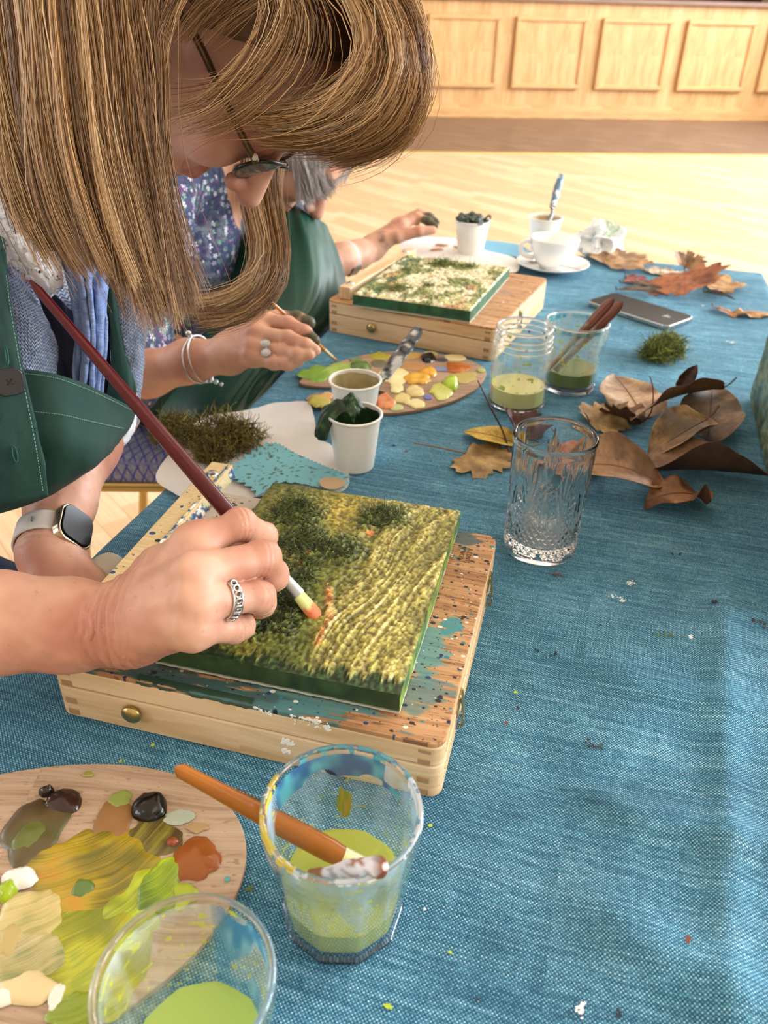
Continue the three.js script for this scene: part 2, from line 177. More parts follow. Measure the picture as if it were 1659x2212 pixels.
const STUB = [[0.0051, 0.84, -0.2376], [-0.0349, 0.795, -0.2617]];
const THIN = [[-0.1781, 0.8746, -1.0504], [-0.0944, 0.765, -1.1177]];
const PADDLE = [[0.2185, 0.775, -1.0359], [0.2968, 0.8731, -1.0495], [0.2314, 0.775, -1.0368], [0.3167, 0.8604, -1.0769]];
const PHONE = { turn: -0.853, w: 0.169, d: 0.083 };
const SCRAP = [[-0.0726, -0.7649], [-0.0602, -0.7706], [-0.047, -0.7662], [-0.0438, -0.7563], [-0.0534, -0.7459], [-0.0661, -0.7472]];
const CARD = [[0.064, -1.8921], [0.1649, -1.8856], [0.292, -1.8408], [0.2888, -1.7406], [0.2166, -1.7633], [0.1173, -1.784]];
const SHEET = [[0.0285, -1.8591], [0.1008, -1.8791], [0.1628, -1.8563], [0.2071, -1.7699], [0.2614, -1.7198], [0.2478, -1.6097], [0.1858, -1.6434], [0.0547, -1.7001], [0.0239, -1.7709]];
const DABS = [[0.1009, 0.747, -1.763], [0.1128, 0.747, -1.803], [0.1475, 0.747, -1.7869]];
const RAG = [[-0.2756, -0.59], [-0.2728, -0.6082], [-0.2576, -0.6164], [-0.2424, -0.6096], [-0.2374, -0.5845], [-0.2491, -0.5669], [-0.2667, -0.5695]];
const FARC = [0.075, 0.7937000000000001, -1.317];
const HAND1 = {'fore': [[-0.3458, 0.835, -0.4204], [-0.2632, 0.832, -0.4199], [-0.2145, 0.833, -0.4182]], 'wrist': [-0.1734, 0.838, -0.4131], 'index': [[-0.1247, 0.89, -0.4364], [-0.0978, 0.898, -0.4514], [-0.0859, 0.876, -0.4697], [-0.0846, 0.852, -0.4793]], 'middle': [[-0.1187, 0.892, -0.4023], [-0.0808, 0.884, -0.4324], [-0.0758, 0.862, -0.4422], [-0.084, 0.846, -0.4526]], 'ring': [[-0.1159, 0.88, -0.3886], [-0.0817, 0.866, -0.4139], [-0.0829, 0.849, -0.428], [-0.0939, 0.838, -0.4344]], 'pinky': [[-0.1179, 0.864, -0.3816], [-0.0974, 0.848, -0.4026], [-0.0941, 0.842, -0.4116], [-0.103, 0.834, -0.419]], 'thumb': [[-0.1532, 0.862, -0.4431], [-0.122, 0.866, -0.4582], [-0.0961, 0.858, -0.4676], [-0.0808, 0.852, -0.4635]]};
const HAND1L = {'fore': [[-0.3162, 0.8154, -0.7987], [-0.3079, 0.8093, -0.7235], [-0.3061, 0.7919, -0.6352]], 'wrist': [-0.2979, 0.7784, -0.5791], 'index': [[-0.2595, 0.7603, -0.5556], [-0.2474, 0.7592, -0.5489], [-0.2412, 0.7559, -0.5468], [-0.2371, 0.7543, -0.5458]], 'middle': [[-0.2657, 0.7619, -0.5447], [-0.2537, 0.7602, -0.5377], [-0.2476, 0.758, -0.5363], [-0.2436, 0.7571, -0.5357]], 'ring': [[-0.2777, 0.7631, -0.5395], [-0.2676, 0.7604, -0.5319], [-0.2636, 0.7588, -0.5309], [-0.2596, 0.7582, -0.5305]], 'pinky': [[-0.2918, 0.7644, -0.5404], [-0.2835, 0.7611, -0.5323], [-0.2795, 0.7595, -0.5313], [-0.2755, 0.7596, -0.5313]], 'thumb': [[-0.2822, 0.7661, -0.5652], [-0.2715, 0.7563, -0.5649], [-0.2631, 0.7513, -0.5617], [-0.2588, 0.7486, -0.5599]]};
const HAND2 = {'fore': [[-0.4046, 0.7181, -1.1046], [-0.346, 0.7373, -1.0753], [-0.2801, 0.764, -1.0627]], 'wrist': [-0.2217, 0.7823, -1.0448], 'index': [[-0.1745, 0.8344, -1.0425], [-0.1345, 0.8335, -1.03], [-0.111, 0.8281, -1.0147], [-0.0968, 0.821, -1.0042]], 'middle': [[-0.174, 0.8229, -1.0173], [-0.1315, 0.8235, -0.9999], [-0.1072, 0.8201, -0.9858], [-0.0951, 0.8158, -0.9831]], 'ring': [[-0.1752, 0.8092, -1.0026], [-0.1364, 0.8105, -0.9856], [-0.1171, 0.8116, -0.9745], [-0.1016, 0.813, -0.9753]], 'pinky': [[-0.1773, 0.7989, -0.996], [-0.1481, 0.7996, -0.9786], [-0.1294, 0.8004, -0.9732], [-0.1157, 0.8037, -0.9753]], 'thumb': [[-0.1928, 0.8141, -1.0711], [-0.1559, 0.8197, -1.0865], [-0.1294, 0.822, -1.082], [-0.1102, 0.8214, -1.0698]]};
const HAND2L = {'fore': [[-0.1421, 0.7483, -1.6108], [-0.0973, 0.7555, -1.6392], [-0.0659, 0.7561, -1.6752]], 'wrist': [-0.0428, 0.7593, -1.7011], 'index': [[0.0219, 0.7991, -1.7384], [0.0528, 0.8155, -1.7608], [0.077, 0.8102, -1.7455], [0.0916, 0.8035, -1.7353]], 'middle': [[0.0259, 0.8011, -1.7634], [0.0582, 0.8153, -1.7844], [0.0807, 0.8122, -1.7706], [0.0947, 0.8042, -1.7655]], 'ring': [[0.0193, 0.7956, -1.7955], [0.0472, 0.8057, -1.8139], [0.0663, 0.8039, -1.8068], [0.0793, 0.7986, -1.7975]], 'pinky': [[0.0095, 0.7864, -1.8134], [0.0327, 0.794, -1.8301], [0.0469, 0.7937, -1.8241], [0.057, 0.79, -1.8157]], 'thumb': [[-0.0142, 0.7788, -1.7017], [0.0144, 0.7884, -1.6959], [0.0571, 0.799, -1.7027], [0.0859, 0.8008, -1.7098]]};
const HAIR_R = [[[-0.2045, 1.2794, -0.8347], [-0.2745, 1.2667, -0.7791], [-0.3202, 1.2282, -0.7307], [-0.318, 1.1644, -0.6779], [-0.3028, 1.1129, -0.6449], [-0.2839, 1.068, -0.628], [-0.268, 1.0276, -0.614]], [[-0.1969, 1.2796, -0.8348], [-0.2524, 1.266, -0.7668], [-0.2885, 1.2281, -0.7128], [-0.28, 1.1659, -0.6611], [-0.2706, 1.1093, -0.6307], [-0.2566, 1.0592, -0.6105], [-0.2356, 1.0222, -0.5987]], [[-0.1891, 1.2765, -0.8329], [-0.2308, 1.2624, -0.7526], [-0.2578, 1.2223, -0.6913], [-0.2488, 1.1643, -0.6482], [-0.2428, 1.1114, -0.6202], [-0.2269, 1.0565, -0.5969], [-0.2006, 1.0172, -0.5836]], [[-0.1786, 1.2723, -0.8183], [-0.2116, 1.2599, -0.751], [-0.233, 1.2228, -0.6916], [-0.2223, 1.1652, -0.6428], [-0.216, 1.1099, -0.6133], [-0.2031, 1.0526, -0.5884], [-0.1829, 0.9975, -0.5709]], [[-0.1747, 1.2661, -0.8143], [-0.1957, 1.2515, -0.7456], [-0.2116, 1.2179, -0.6944], [-0.2014, 1.1654, -0.6489], [-0.1955, 1.1096, -0.6191], [-0.183, 1.0489, -0.5921], [-0.1719, 0.9856, -0.5752]], [[-0.167, 1.2599, -0.8104], [-0.1862, 1.2407, -0.7506], [-0.1946, 1.2073, -0.6995], [-0.1872, 1.1621, -0.6645], [-0.1831, 1.1105, -0.6374], [-0.1721, 1.05, -0.6165], [-0.1584, 0.9821, -0.5908]], [[-0.163, 1.2537, -0.8064], [-0.1768, 1.2323, -0.7511], [-0.1865, 1.2019, -0.7138], [-0.1831, 1.1581, -0.6857], [-0.1833, 1.1134, -0.6631], [-0.1777, 1.0631, -0.6486], [-0.1611, 1.0138, -0.6349], [-0.1489, 0.9812, -0.6318]]];
const HAIR_T = [[[-0.0772, 1.2424, -0.7397], [-0.1155, 1.2261, -0.7115], [-0.1501, 1.2084, -0.7061], [-0.1705, 1.179, -0.6932], [-0.1783, 1.1377, -0.6727], [-0.1806, 1.092, -0.6553]], [[-0.0911, 1.242, -0.7395], [-0.1301, 1.2232, -0.7156], [-0.1599, 1.2053, -0.7101], [-0.1767, 1.1758, -0.6971], [-0.1834, 1.1346, -0.6707], [-0.1831, 1.083, -0.6495]], [[-0.1068, 1.2454, -0.7536], [-0.1462, 1.2233, -0.7275], [-0.1699, 1.2023, -0.7141], [-0.1829, 1.1727, -0.6951], [-0.19, 1.1281, -0.6724], [-0.1887, 1.0759, -0.6509]]];
const HAIR_W = [[[-0.1027, 1.2238, -0.716], [-0.0727, 1.1985, -0.682], [-0.0872, 1.1637, -0.6774], [-0.125, 1.1468, -0.6904], [-0.1557, 1.1407, -0.6984], [-0.1823, 1.1428, -0.7056]], [[-0.1164, 1.2235, -0.7158], [-0.0909, 1.1981, -0.6936], [-0.1094, 1.1597, -0.6868], [-0.1399, 1.1325, -0.6872], [-0.1622, 1.1209, -0.6857], [-0.1833, 1.1138, -0.687]], [[-0.0891, 1.2241, -0.7162], [-0.052, 1.1906, -0.671], [-0.0552, 1.1565, -0.661], [-0.0876, 1.1279, -0.6664], [-0.126, 1.1127, -0.6804], [-0.1572, 1.1075, -0.689]]];
const HAIR_F = [[[-0.0934, 1.2431, -0.758], [-0.0582, 1.2219, -0.7147], [-0.031, 1.1966, -0.6808], [-0.0237, 1.1685, -0.6686], [-0.0463, 1.142, -0.6755], [-0.087, 1.1271, -0.6897], [-0.1289, 1.1233, -0.7015]], [[-0.0962, 1.2456, -0.7537], [-0.054, 1.2244, -0.7045], [-0.0206, 1.1969, -0.6691], [-0.0098, 1.161, -0.652], [-0.0352, 1.1297, -0.6616], [-0.0758, 1.1162, -0.6826], [-0.1218, 1.1138, -0.6989]], [[-0.0857, 1.2459, -0.7539], [-0.0402, 1.2245, -0.6986], [-0.0075, 1.1972, -0.6692], [0.0045, 1.1585, -0.6504], [-0.0176, 1.1249, -0.6526], [-0.0612, 1.108, -0.6774], [-0.1133, 1.1077, -0.701]], [[-0.0757, 1.2465, -0.7602], [-0.0271, 1.225, -0.7049], [0.0022, 1.2002, -0.683], [0.0144, 1.1605, -0.6695], [0.0013, 1.1222, -0.6746], [-0.0331, 1.1009, -0.6907], [-0.0803, 1.0969, -0.7178]], [[-0.0639, 1.2487, -0.7913], [-0.0179, 1.2265, -0.7415], [0.0077, 1.2003, -0.7247], [0.02, 1.1552, -0.7076], [0.0107, 1.117, -0.7128], [-0.0194, 1.0944, -0.7281], [-0.0607, 1.0861, -0.7584]], [[-0.056, 1.2487, -0.8388], [-0.0116, 1.2256, -0.8003], [0.0123, 1.1972, -0.788], [0.022, 1.1475, -0.774], [0.0117, 1.1065, -0.7714], [-0.0168, 1.0822, -0.7915], [-0.0525, 1.0692, -0.8188]], [[-0.0591, 1.2445, -0.8837], [-0.0166, 1.2209, -0.8685], [0.0094, 1.1932, -0.8627], [0.0178, 1.142, -0.8536], [-0.0005, 1.0968, -0.8484], [-0.0322, 1.0687, -0.866], [-0.0707, 1.0546, -0.8807]]];
const HAIR_L = [[[-0.1189, 1.1741, -0.9336], [-0.1443, 1.1141, -0.9545], [-0.1592, 1.0582, -0.9305], [-0.1629, 1.0162, -0.9036], [-0.145, 0.9772, -0.8667], [-0.1497, 0.951, -0.8381], [-0.1812, 0.9381, -0.8061], [-0.2137, 0.9398, -0.7834]], [[-0.1002, 1.1667, -0.9288], [-0.1258, 1.1051, -0.9606], [-0.1408, 1.0528, -0.9389], [-0.137, 1.0104, -0.9118], [-0.1256, 0.9687, -0.8732], [-0.1347, 0.939, -0.8304], [-0.1688, 0.9224, -0.796], [-0.1994, 0.9284, -0.7761]], [[-0.0824, 1.1588, -0.9356], [-0.1018, 1.0961, -0.9667], [-0.1209, 1.0472, -0.9473], [-0.1243, 1.0085, -0.9225], [-0.1144, 0.9663, -0.8835], [-0.1248, 0.9299, -0.8365], [-0.1563, 0.9153, -0.8033], [-0.1853, 0.9174, -0.781]]];
const HAIR2 = [[[-0.2027, 1.0746, -1.5587], [-0.1498, 1.0662, -1.5058], [-0.1247, 1.0079, -1.4684], [-0.133, 0.9585, -1.4605], [-0.1253, 0.9301, -1.4542], [-0.1057, 0.9118, -1.4543]], [[-0.1923, 1.0783, -1.6085], [-0.1241, 1.0609, -1.5736], [-0.0857, 1.0003, -1.5348], [-0.0939, 0.9557, -1.53], [-0.1105, 0.9327, -1.5271], [-0.1064, 0.9099, -1.5243]], [[-0.1833, 1.0735, -1.6767], [-0.1138, 1.0461, -1.6592], [-0.0832, 0.9862, -1.6445], [-0.0874, 0.9425, -1.6403], [-0.1006, 0.9181, -1.6365], [-0.1, 0.8995, -1.6246]], [[-0.231, 1.0691, -1.5314], [-0.1914, 1.0491, -1.4591], [-0.166, 1.0063, -1.4199], [-0.1585, 0.9667, -1.4063], [-0.152, 0.9244, -1.403], [-0.1487, 0.9028, -1.401]]];
const STRIP = [[[-0.3672, 1.0281, -0.7213], [-0.3488, 1.0217, -0.7171], [-0.3417, 1.0138, -0.718]], [[-0.3645, 0.9834, -0.6807], [-0.3399, 0.9788, -0.6718], [-0.3262, 0.9741, -0.6748]], [[-0.3523, 0.9374, -0.6275], [-0.3227, 0.9367, -0.6211], [-0.3057, 0.9311, -0.6258]], [[-0.3494, 0.893, -0.5871], [-0.3162, 0.8896, -0.579], [-0.2858, 0.8838, -0.5836]], [[-0.3478, 0.8415, -0.5541], [-0.3035, 0.8457, -0.5509], [-0.2773, 0.8488, -0.5588]]];
const BIB = [[[-0.3227, 0.9251, -0.6433], [-0.2928, 0.9204, -0.6463], [-0.2719, 0.9046, -0.6599], [-0.2571, 0.8826, -0.6814], [-0.2486, 0.8535, -0.7163]], [[-0.3078, 0.9059, -0.6251], [-0.282, 0.901, -0.6279], [-0.2653, 0.8867, -0.6425], [-0.2549, 0.8678, -0.666], [-0.2511, 0.8422, -0.7031]], [[-0.3007, 0.8783, -0.6015], [-0.273, 0.8756, -0.5998], [-0.2587, 0.8648, -0.6166], [-0.2542, 0.8526, -0.6444], [-0.2582, 0.8337, -0.6917]], [[-0.3122, 0.8431, -0.5908], [-0.2803, 0.8472, -0.5934], [-0.2661, 0.8444, -0.6154], [-0.2604, 0.8388, -0.6474], [-0.2635, 0.8282, -0.6882]], [[-0.3533, 0.8051, -0.5902], [-0.3107, 0.8165, -0.6035], [-0.288, 0.8216, -0.6245], [-0.2742, 0.8228, -0.655], [-0.2687, 0.8208, -0.6893]]];
const KNIT = [[[-0.3992, 1.0282, -0.7926], [-0.3781, 1.0003, -0.7687], [-0.3648, 0.9845, -0.7645], [-0.3603, 0.9654, -0.7701]], [[-0.3926, 0.9866, -0.754], [-0.3679, 0.974, -0.74], [-0.3439, 0.9584, -0.7359], [-0.3324, 0.9336, -0.7438]], [[-0.386, 0.9461, -0.7162], [-0.3576, 0.9413, -0.7071], [-0.3299, 0.9347, -0.7089], [-0.3186, 0.9169, -0.7272]], [[-0.3794, 0.9069, -0.6792], [-0.3473, 0.906, -0.6727], [-0.3243, 0.9027, -0.6765], [-0.3144, 0.8912, -0.6988]]];
const COLLAR = [[[-0.3902, 1.0833, -0.8041], [-0.3617, 1.0739, -0.7921], [-0.3422, 1.0554, -0.7862], [-0.3307, 1.0223, -0.7888]], [[-0.3756, 1.0566, -0.7751], [-0.3516, 1.0439, -0.761], [-0.3281, 1.0255, -0.7552], [-0.3165, 0.9869, -0.7602]], [[-0.3731, 1.0306, -0.7644], [-0.351, 1.0143, -0.748], [-0.3316, 0.9956, -0.742], [-0.3157, 0.9633, -0.751]], [[-0.3734, 1.0102, -0.7632], [-0.3554, 0.9888, -0.7495], [-0.3401, 0.9768, -0.7477], [-0.3285, 0.9525, -0.7559]]];
const SCARF = [[[-0.319, 1.0003, -0.7747], [-0.2952, 0.9974, -0.755], [-0.2796, 0.9891, -0.7556], [-0.2692, 0.9838, -0.776]], [[-0.3047, 0.9635, -0.7511], [-0.2856, 0.9649, -0.7342], [-0.2765, 0.9599, -0.7369], [-0.2701, 0.9553, -0.7518]], [[-0.2989, 0.9248, -0.7323], [-0.282, 0.9268, -0.7157], [-0.276, 0.9233, -0.7194], [-0.2717, 0.9199, -0.735]], [[-0.3041, 0.8909, -0.7224], [-0.287, 0.8916, -0.705], [-0.2799, 0.886, -0.7074], [-0.276, 0.8821, -0.7168]], [[-0.3069, 0.8581, -0.7192], [-0.2941, 0.859, -0.702], [-0.2869, 0.8551, -0.7054], [-0.2837, 0.8508, -0.7145]]];
const NAVY = [[[-0.3582, 0.9649, -0.7876], [-0.3281, 0.9478, -0.7707], [-0.3068, 0.9313, -0.7661], [-0.2811, 0.9442, -0.7862]], [[-0.3317, 0.9171, -0.751], [-0.3113, 0.9117, -0.7416], [-0.2948, 0.9026, -0.7417], [-0.2796, 0.8973, -0.7562]], [[-0.3307, 0.8865, -0.7314], [-0.3143, 0.8772, -0.7314], [-0.2995, 0.8657, -0.7359], [-0.2797, 0.8581, -0.7429]], [[-0.3359, 0.8415, -0.7204], [-0.3213, 0.8374, -0.7297], [-0.3061, 0.8293, -0.7364], [-0.2858, 0.8253, -0.7457]]];
const BLUETOP = [[[-0.2872, 0.9909, -0.8161], [-0.2665, 0.9771, -0.8014], [-0.2469, 0.9644, -0.7992], [-0.2459, 0.9356, -0.8163]], [[-0.2825, 0.9441, -0.7862], [-0.265, 0.9306, -0.7716], [-0.2502, 0.9214, -0.7716], [-0.2522, 0.903, -0.7955]], [[-0.281, 0.9015, -0.7708], [-0.2655, 0.8898, -0.7514], [-0.2568, 0.8783, -0.7559], [-0.2589, 0.8625, -0.7814]], [[-0.282, 0.8578, -0.7665], [-0.2697, 0.8501, -0.7497], [-0.263, 0.8401, -0.7492], [-0.2634, 0.8252, -0.7694]], [[-0.2938, 0.8084, -0.7467], [-0.2806, 0.8113, -0.7367], [-0.2727, 0.8132, -0.7439], [-0.2711, 0.8081, -0.7703]]];
const STRAP = [[[-0.2804, 0.9948, -0.8009], [-0.2768, 0.9949, -0.8009], [-0.2739, 0.9918, -0.8048]], [[-0.2772, 0.9489, -0.7714], [-0.2735, 0.949, -0.7715], [-0.2706, 0.9456, -0.7752]], [[-0.2738, 0.9012, -0.7468], [-0.2639, 0.9053, -0.7494], [-0.261, 0.8939, -0.754]], [[-0.2809, 0.8622, -0.7337], [-0.2624, 0.8665, -0.7364], [-0.2545, 0.8634, -0.7463]], [[-0.2851, 0.8504, -0.7261], [-0.2652, 0.8465, -0.7355], [-0.2582, 0.8464, -0.7473]]];
const APRON2 = [[[-0.3319, 0.8886, -1.7007], [-0.2135, 0.8903, -1.5712], [-0.1635, 0.8692, -1.5399], [-0.1191, 0.8295, -1.5916]], [[-0.3164, 0.8026, -1.5744], [-0.1997, 0.8312, -1.4383], [-0.1414, 0.8317, -1.4267], [-0.0964, 0.7971, -1.5233]], [[-0.3109, 0.7602, -1.4759], [-0.1895, 0.7943, -1.3434], [-0.1263, 0.7919, -1.3359], [-0.0863, 0.7594, -1.4636]], [[-0.3208, 0.7082, -1.3714], [-0.2017, 0.7521, -1.2451], [-0.142, 0.7565, -1.2479], [-0.097, 0.7156, -1.4117]], [[-0.3164, 0.6768, -1.2562], [-0.2443, 0.7069, -1.1686], [-0.1995, 0.7179, -1.1638], [-0.1563, 0.6892, -1.2879]], [[-0.37, 0.621, -1.2086], [-0.2979, 0.6491, -1.1197], [-0.2368, 0.6652, -1.1063], [-0.1929, 0.6568, -1.1959]], [[-0.3886, 0.5547, -1.2017], [-0.3182, 0.5828, -1.1129], [-0.2555, 0.5999, -1.1001], [-0.2062, 0.5994, -1.1592]]];
const TUMB = [[-0.0185, 0.8345, -0.2743], [-0.0845, 0.8265, -0.1882]];
const WHITEHEM = [[[-0.2684, 0.9366, -0.8111], [-0.259, 0.9344, -0.8037], [-0.2572, 0.9272, -0.811]], [[-0.2695, 0.8964, -0.7853], [-0.2574, 0.8964, -0.7794], [-0.2571, 0.8908, -0.7876]], [[-0.2732, 0.854, -0.764], [-0.26, 0.8535, -0.7543], [-0.2602, 0.8461, -0.7649]], [[-0.2828, 0.8273, -0.7529], [-0.266, 0.828, -0.7415], [-0.2649, 0.8193, -0.7537]], [[-0.3009, 0.8042, -0.744], [-0.2781, 0.8073, -0.7341], [-0.2729, 0.8025, -0.7489]], [[-0.3211, 0.7784, -0.7394], [-0.297, 0.787, -0.733], [-0.2894, 0.7873, -0.7451]]];
const STALK = [[0.1487, 0.746, -0.851], [0.1436, 0.755, -0.8882], [0.1281, 0.78, -0.9008], [0.113, 0.8016, -0.9324]];
const HAIR_C = [[[-0.0494, 1.243, -0.7401], [-0.081, 1.2211, -0.7047], [-0.112, 1.2034, -0.7005], [-0.138, 1.1854, -0.7032], [-0.1596, 1.1642, -0.6956]], [[-0.0633, 1.2427, -0.7399], [-0.0951, 1.2237, -0.71], [-0.1228, 1.209, -0.7065], [-0.1487, 1.1939, -0.7087], [-0.1672, 1.173, -0.6953]], [[-0.0354, 1.2403, -0.7385], [-0.0603, 1.2185, -0.6984], [-0.0876, 1.2011, -0.6955], [-0.1171, 1.1829, -0.7017], [-0.1432, 1.1642, -0.7016]]];
const WATCH = [[-0.301, 0.7813, -0.5892], [-0.2708, 0.7952, -0.572]];
const RING1 = [[-0.0961, 0.868, -0.4133]];

// ---------------------------------------------------------------- wood textures
const woodTex = (w, h, { base, dark, light, rings = 60, fine = 400, along = 1, pores = 0 }, seed = 1) => texture(w, h, (u, v) => {
  const q = along ? v : u, r = along ? u : v;
  const warp = tnoise(r * 3, q * 6, 6, seed) * 0.03 + tnoise(r * 8, q * 16, 16, seed + 1) * 0.008;
  const g = tnoise(r * 4, (q + warp) * rings, rings, seed + 2) * 0.5 + tnoise(r * 10, (q + warp) * fine, fine, seed + 3) * 0.35 + tnoise(r * 2, q * 8, 8, seed + 4) * 0.4;
  let c = mix(base, g > 0 ? light : dark, Math.min(Math.abs(g), 1));
  if (pores && tnoise(r * 60, (q + warp) * fine * 0.8, 999, seed + 5) > 0.72) c = mix(c, dark, pores);
  return c;
});
const pineTex = woodTex(512, 512, { base: srgb(0xdcc199), dark: srgb(0xc39e6c), light: srgb(0xe8d3b0), rings: 22, fine: 160 }, 3);
const plyTex = woodTex(1024, 1024, { base: srgb(0xc99b6a), dark: srgb(0x996840), light: srgb(0xdcb688), rings: 110, fine: 420, pores: 0.75 }, 9);
const palTex = woodTex(1024, 1024, { base: srgb(0xb59b80), dark: srgb(0x866b54), light: srgb(0xc6b098), rings: 90, fine: 380, pores: 0.5 }, 14);
const oakTex = woodTex(512, 512, { base: srgb(0xcfa26a), dark: srgb(0xb2834c), light: srgb(0xddb785), rings: 40, fine: 200 }, 21);
const floorTex = texture(1024, 1024, (u, v) => {
  const rows = 16, r = v * rows, row = Math.floor(r), off = hash(row, 3, 1), len = 2, x = u * len + off, col = Math.floor(x) % len;
  const t = hash(row, col, 5), fr = r - row, e = Math.min(fr, 1 - fr), g = tnoise(u * 6, v * 220, 220, 31) * 0.5 + tnoise(u * 20, v * 500, 500, 32) * 0.3;
  let c = mix(srgb(0xd3ad84), srgb(0xe7cda8), clamp(t + g * 0.5)); if (t > 0.85) c = mix(c, srgb(0xc49a6c), 0.5);
  return e < 0.03 ? mix(c, srgb(0xa87f50), 0.5) : c;
});
const darkFloorTex = texture(512, 512, (u, v) => { const r = v * 12, row = Math.floor(r), t = hash(row, Math.floor(u * 3 + hash(row, 1, 1)) % 3, 9), g = tnoise(u * 5, v * 160, 160, 41); return mix(srgb(0x6a5040), srgb(0x8a6f5b), clamp(t * 0.7 + g * 0.3 + 0.2)); });

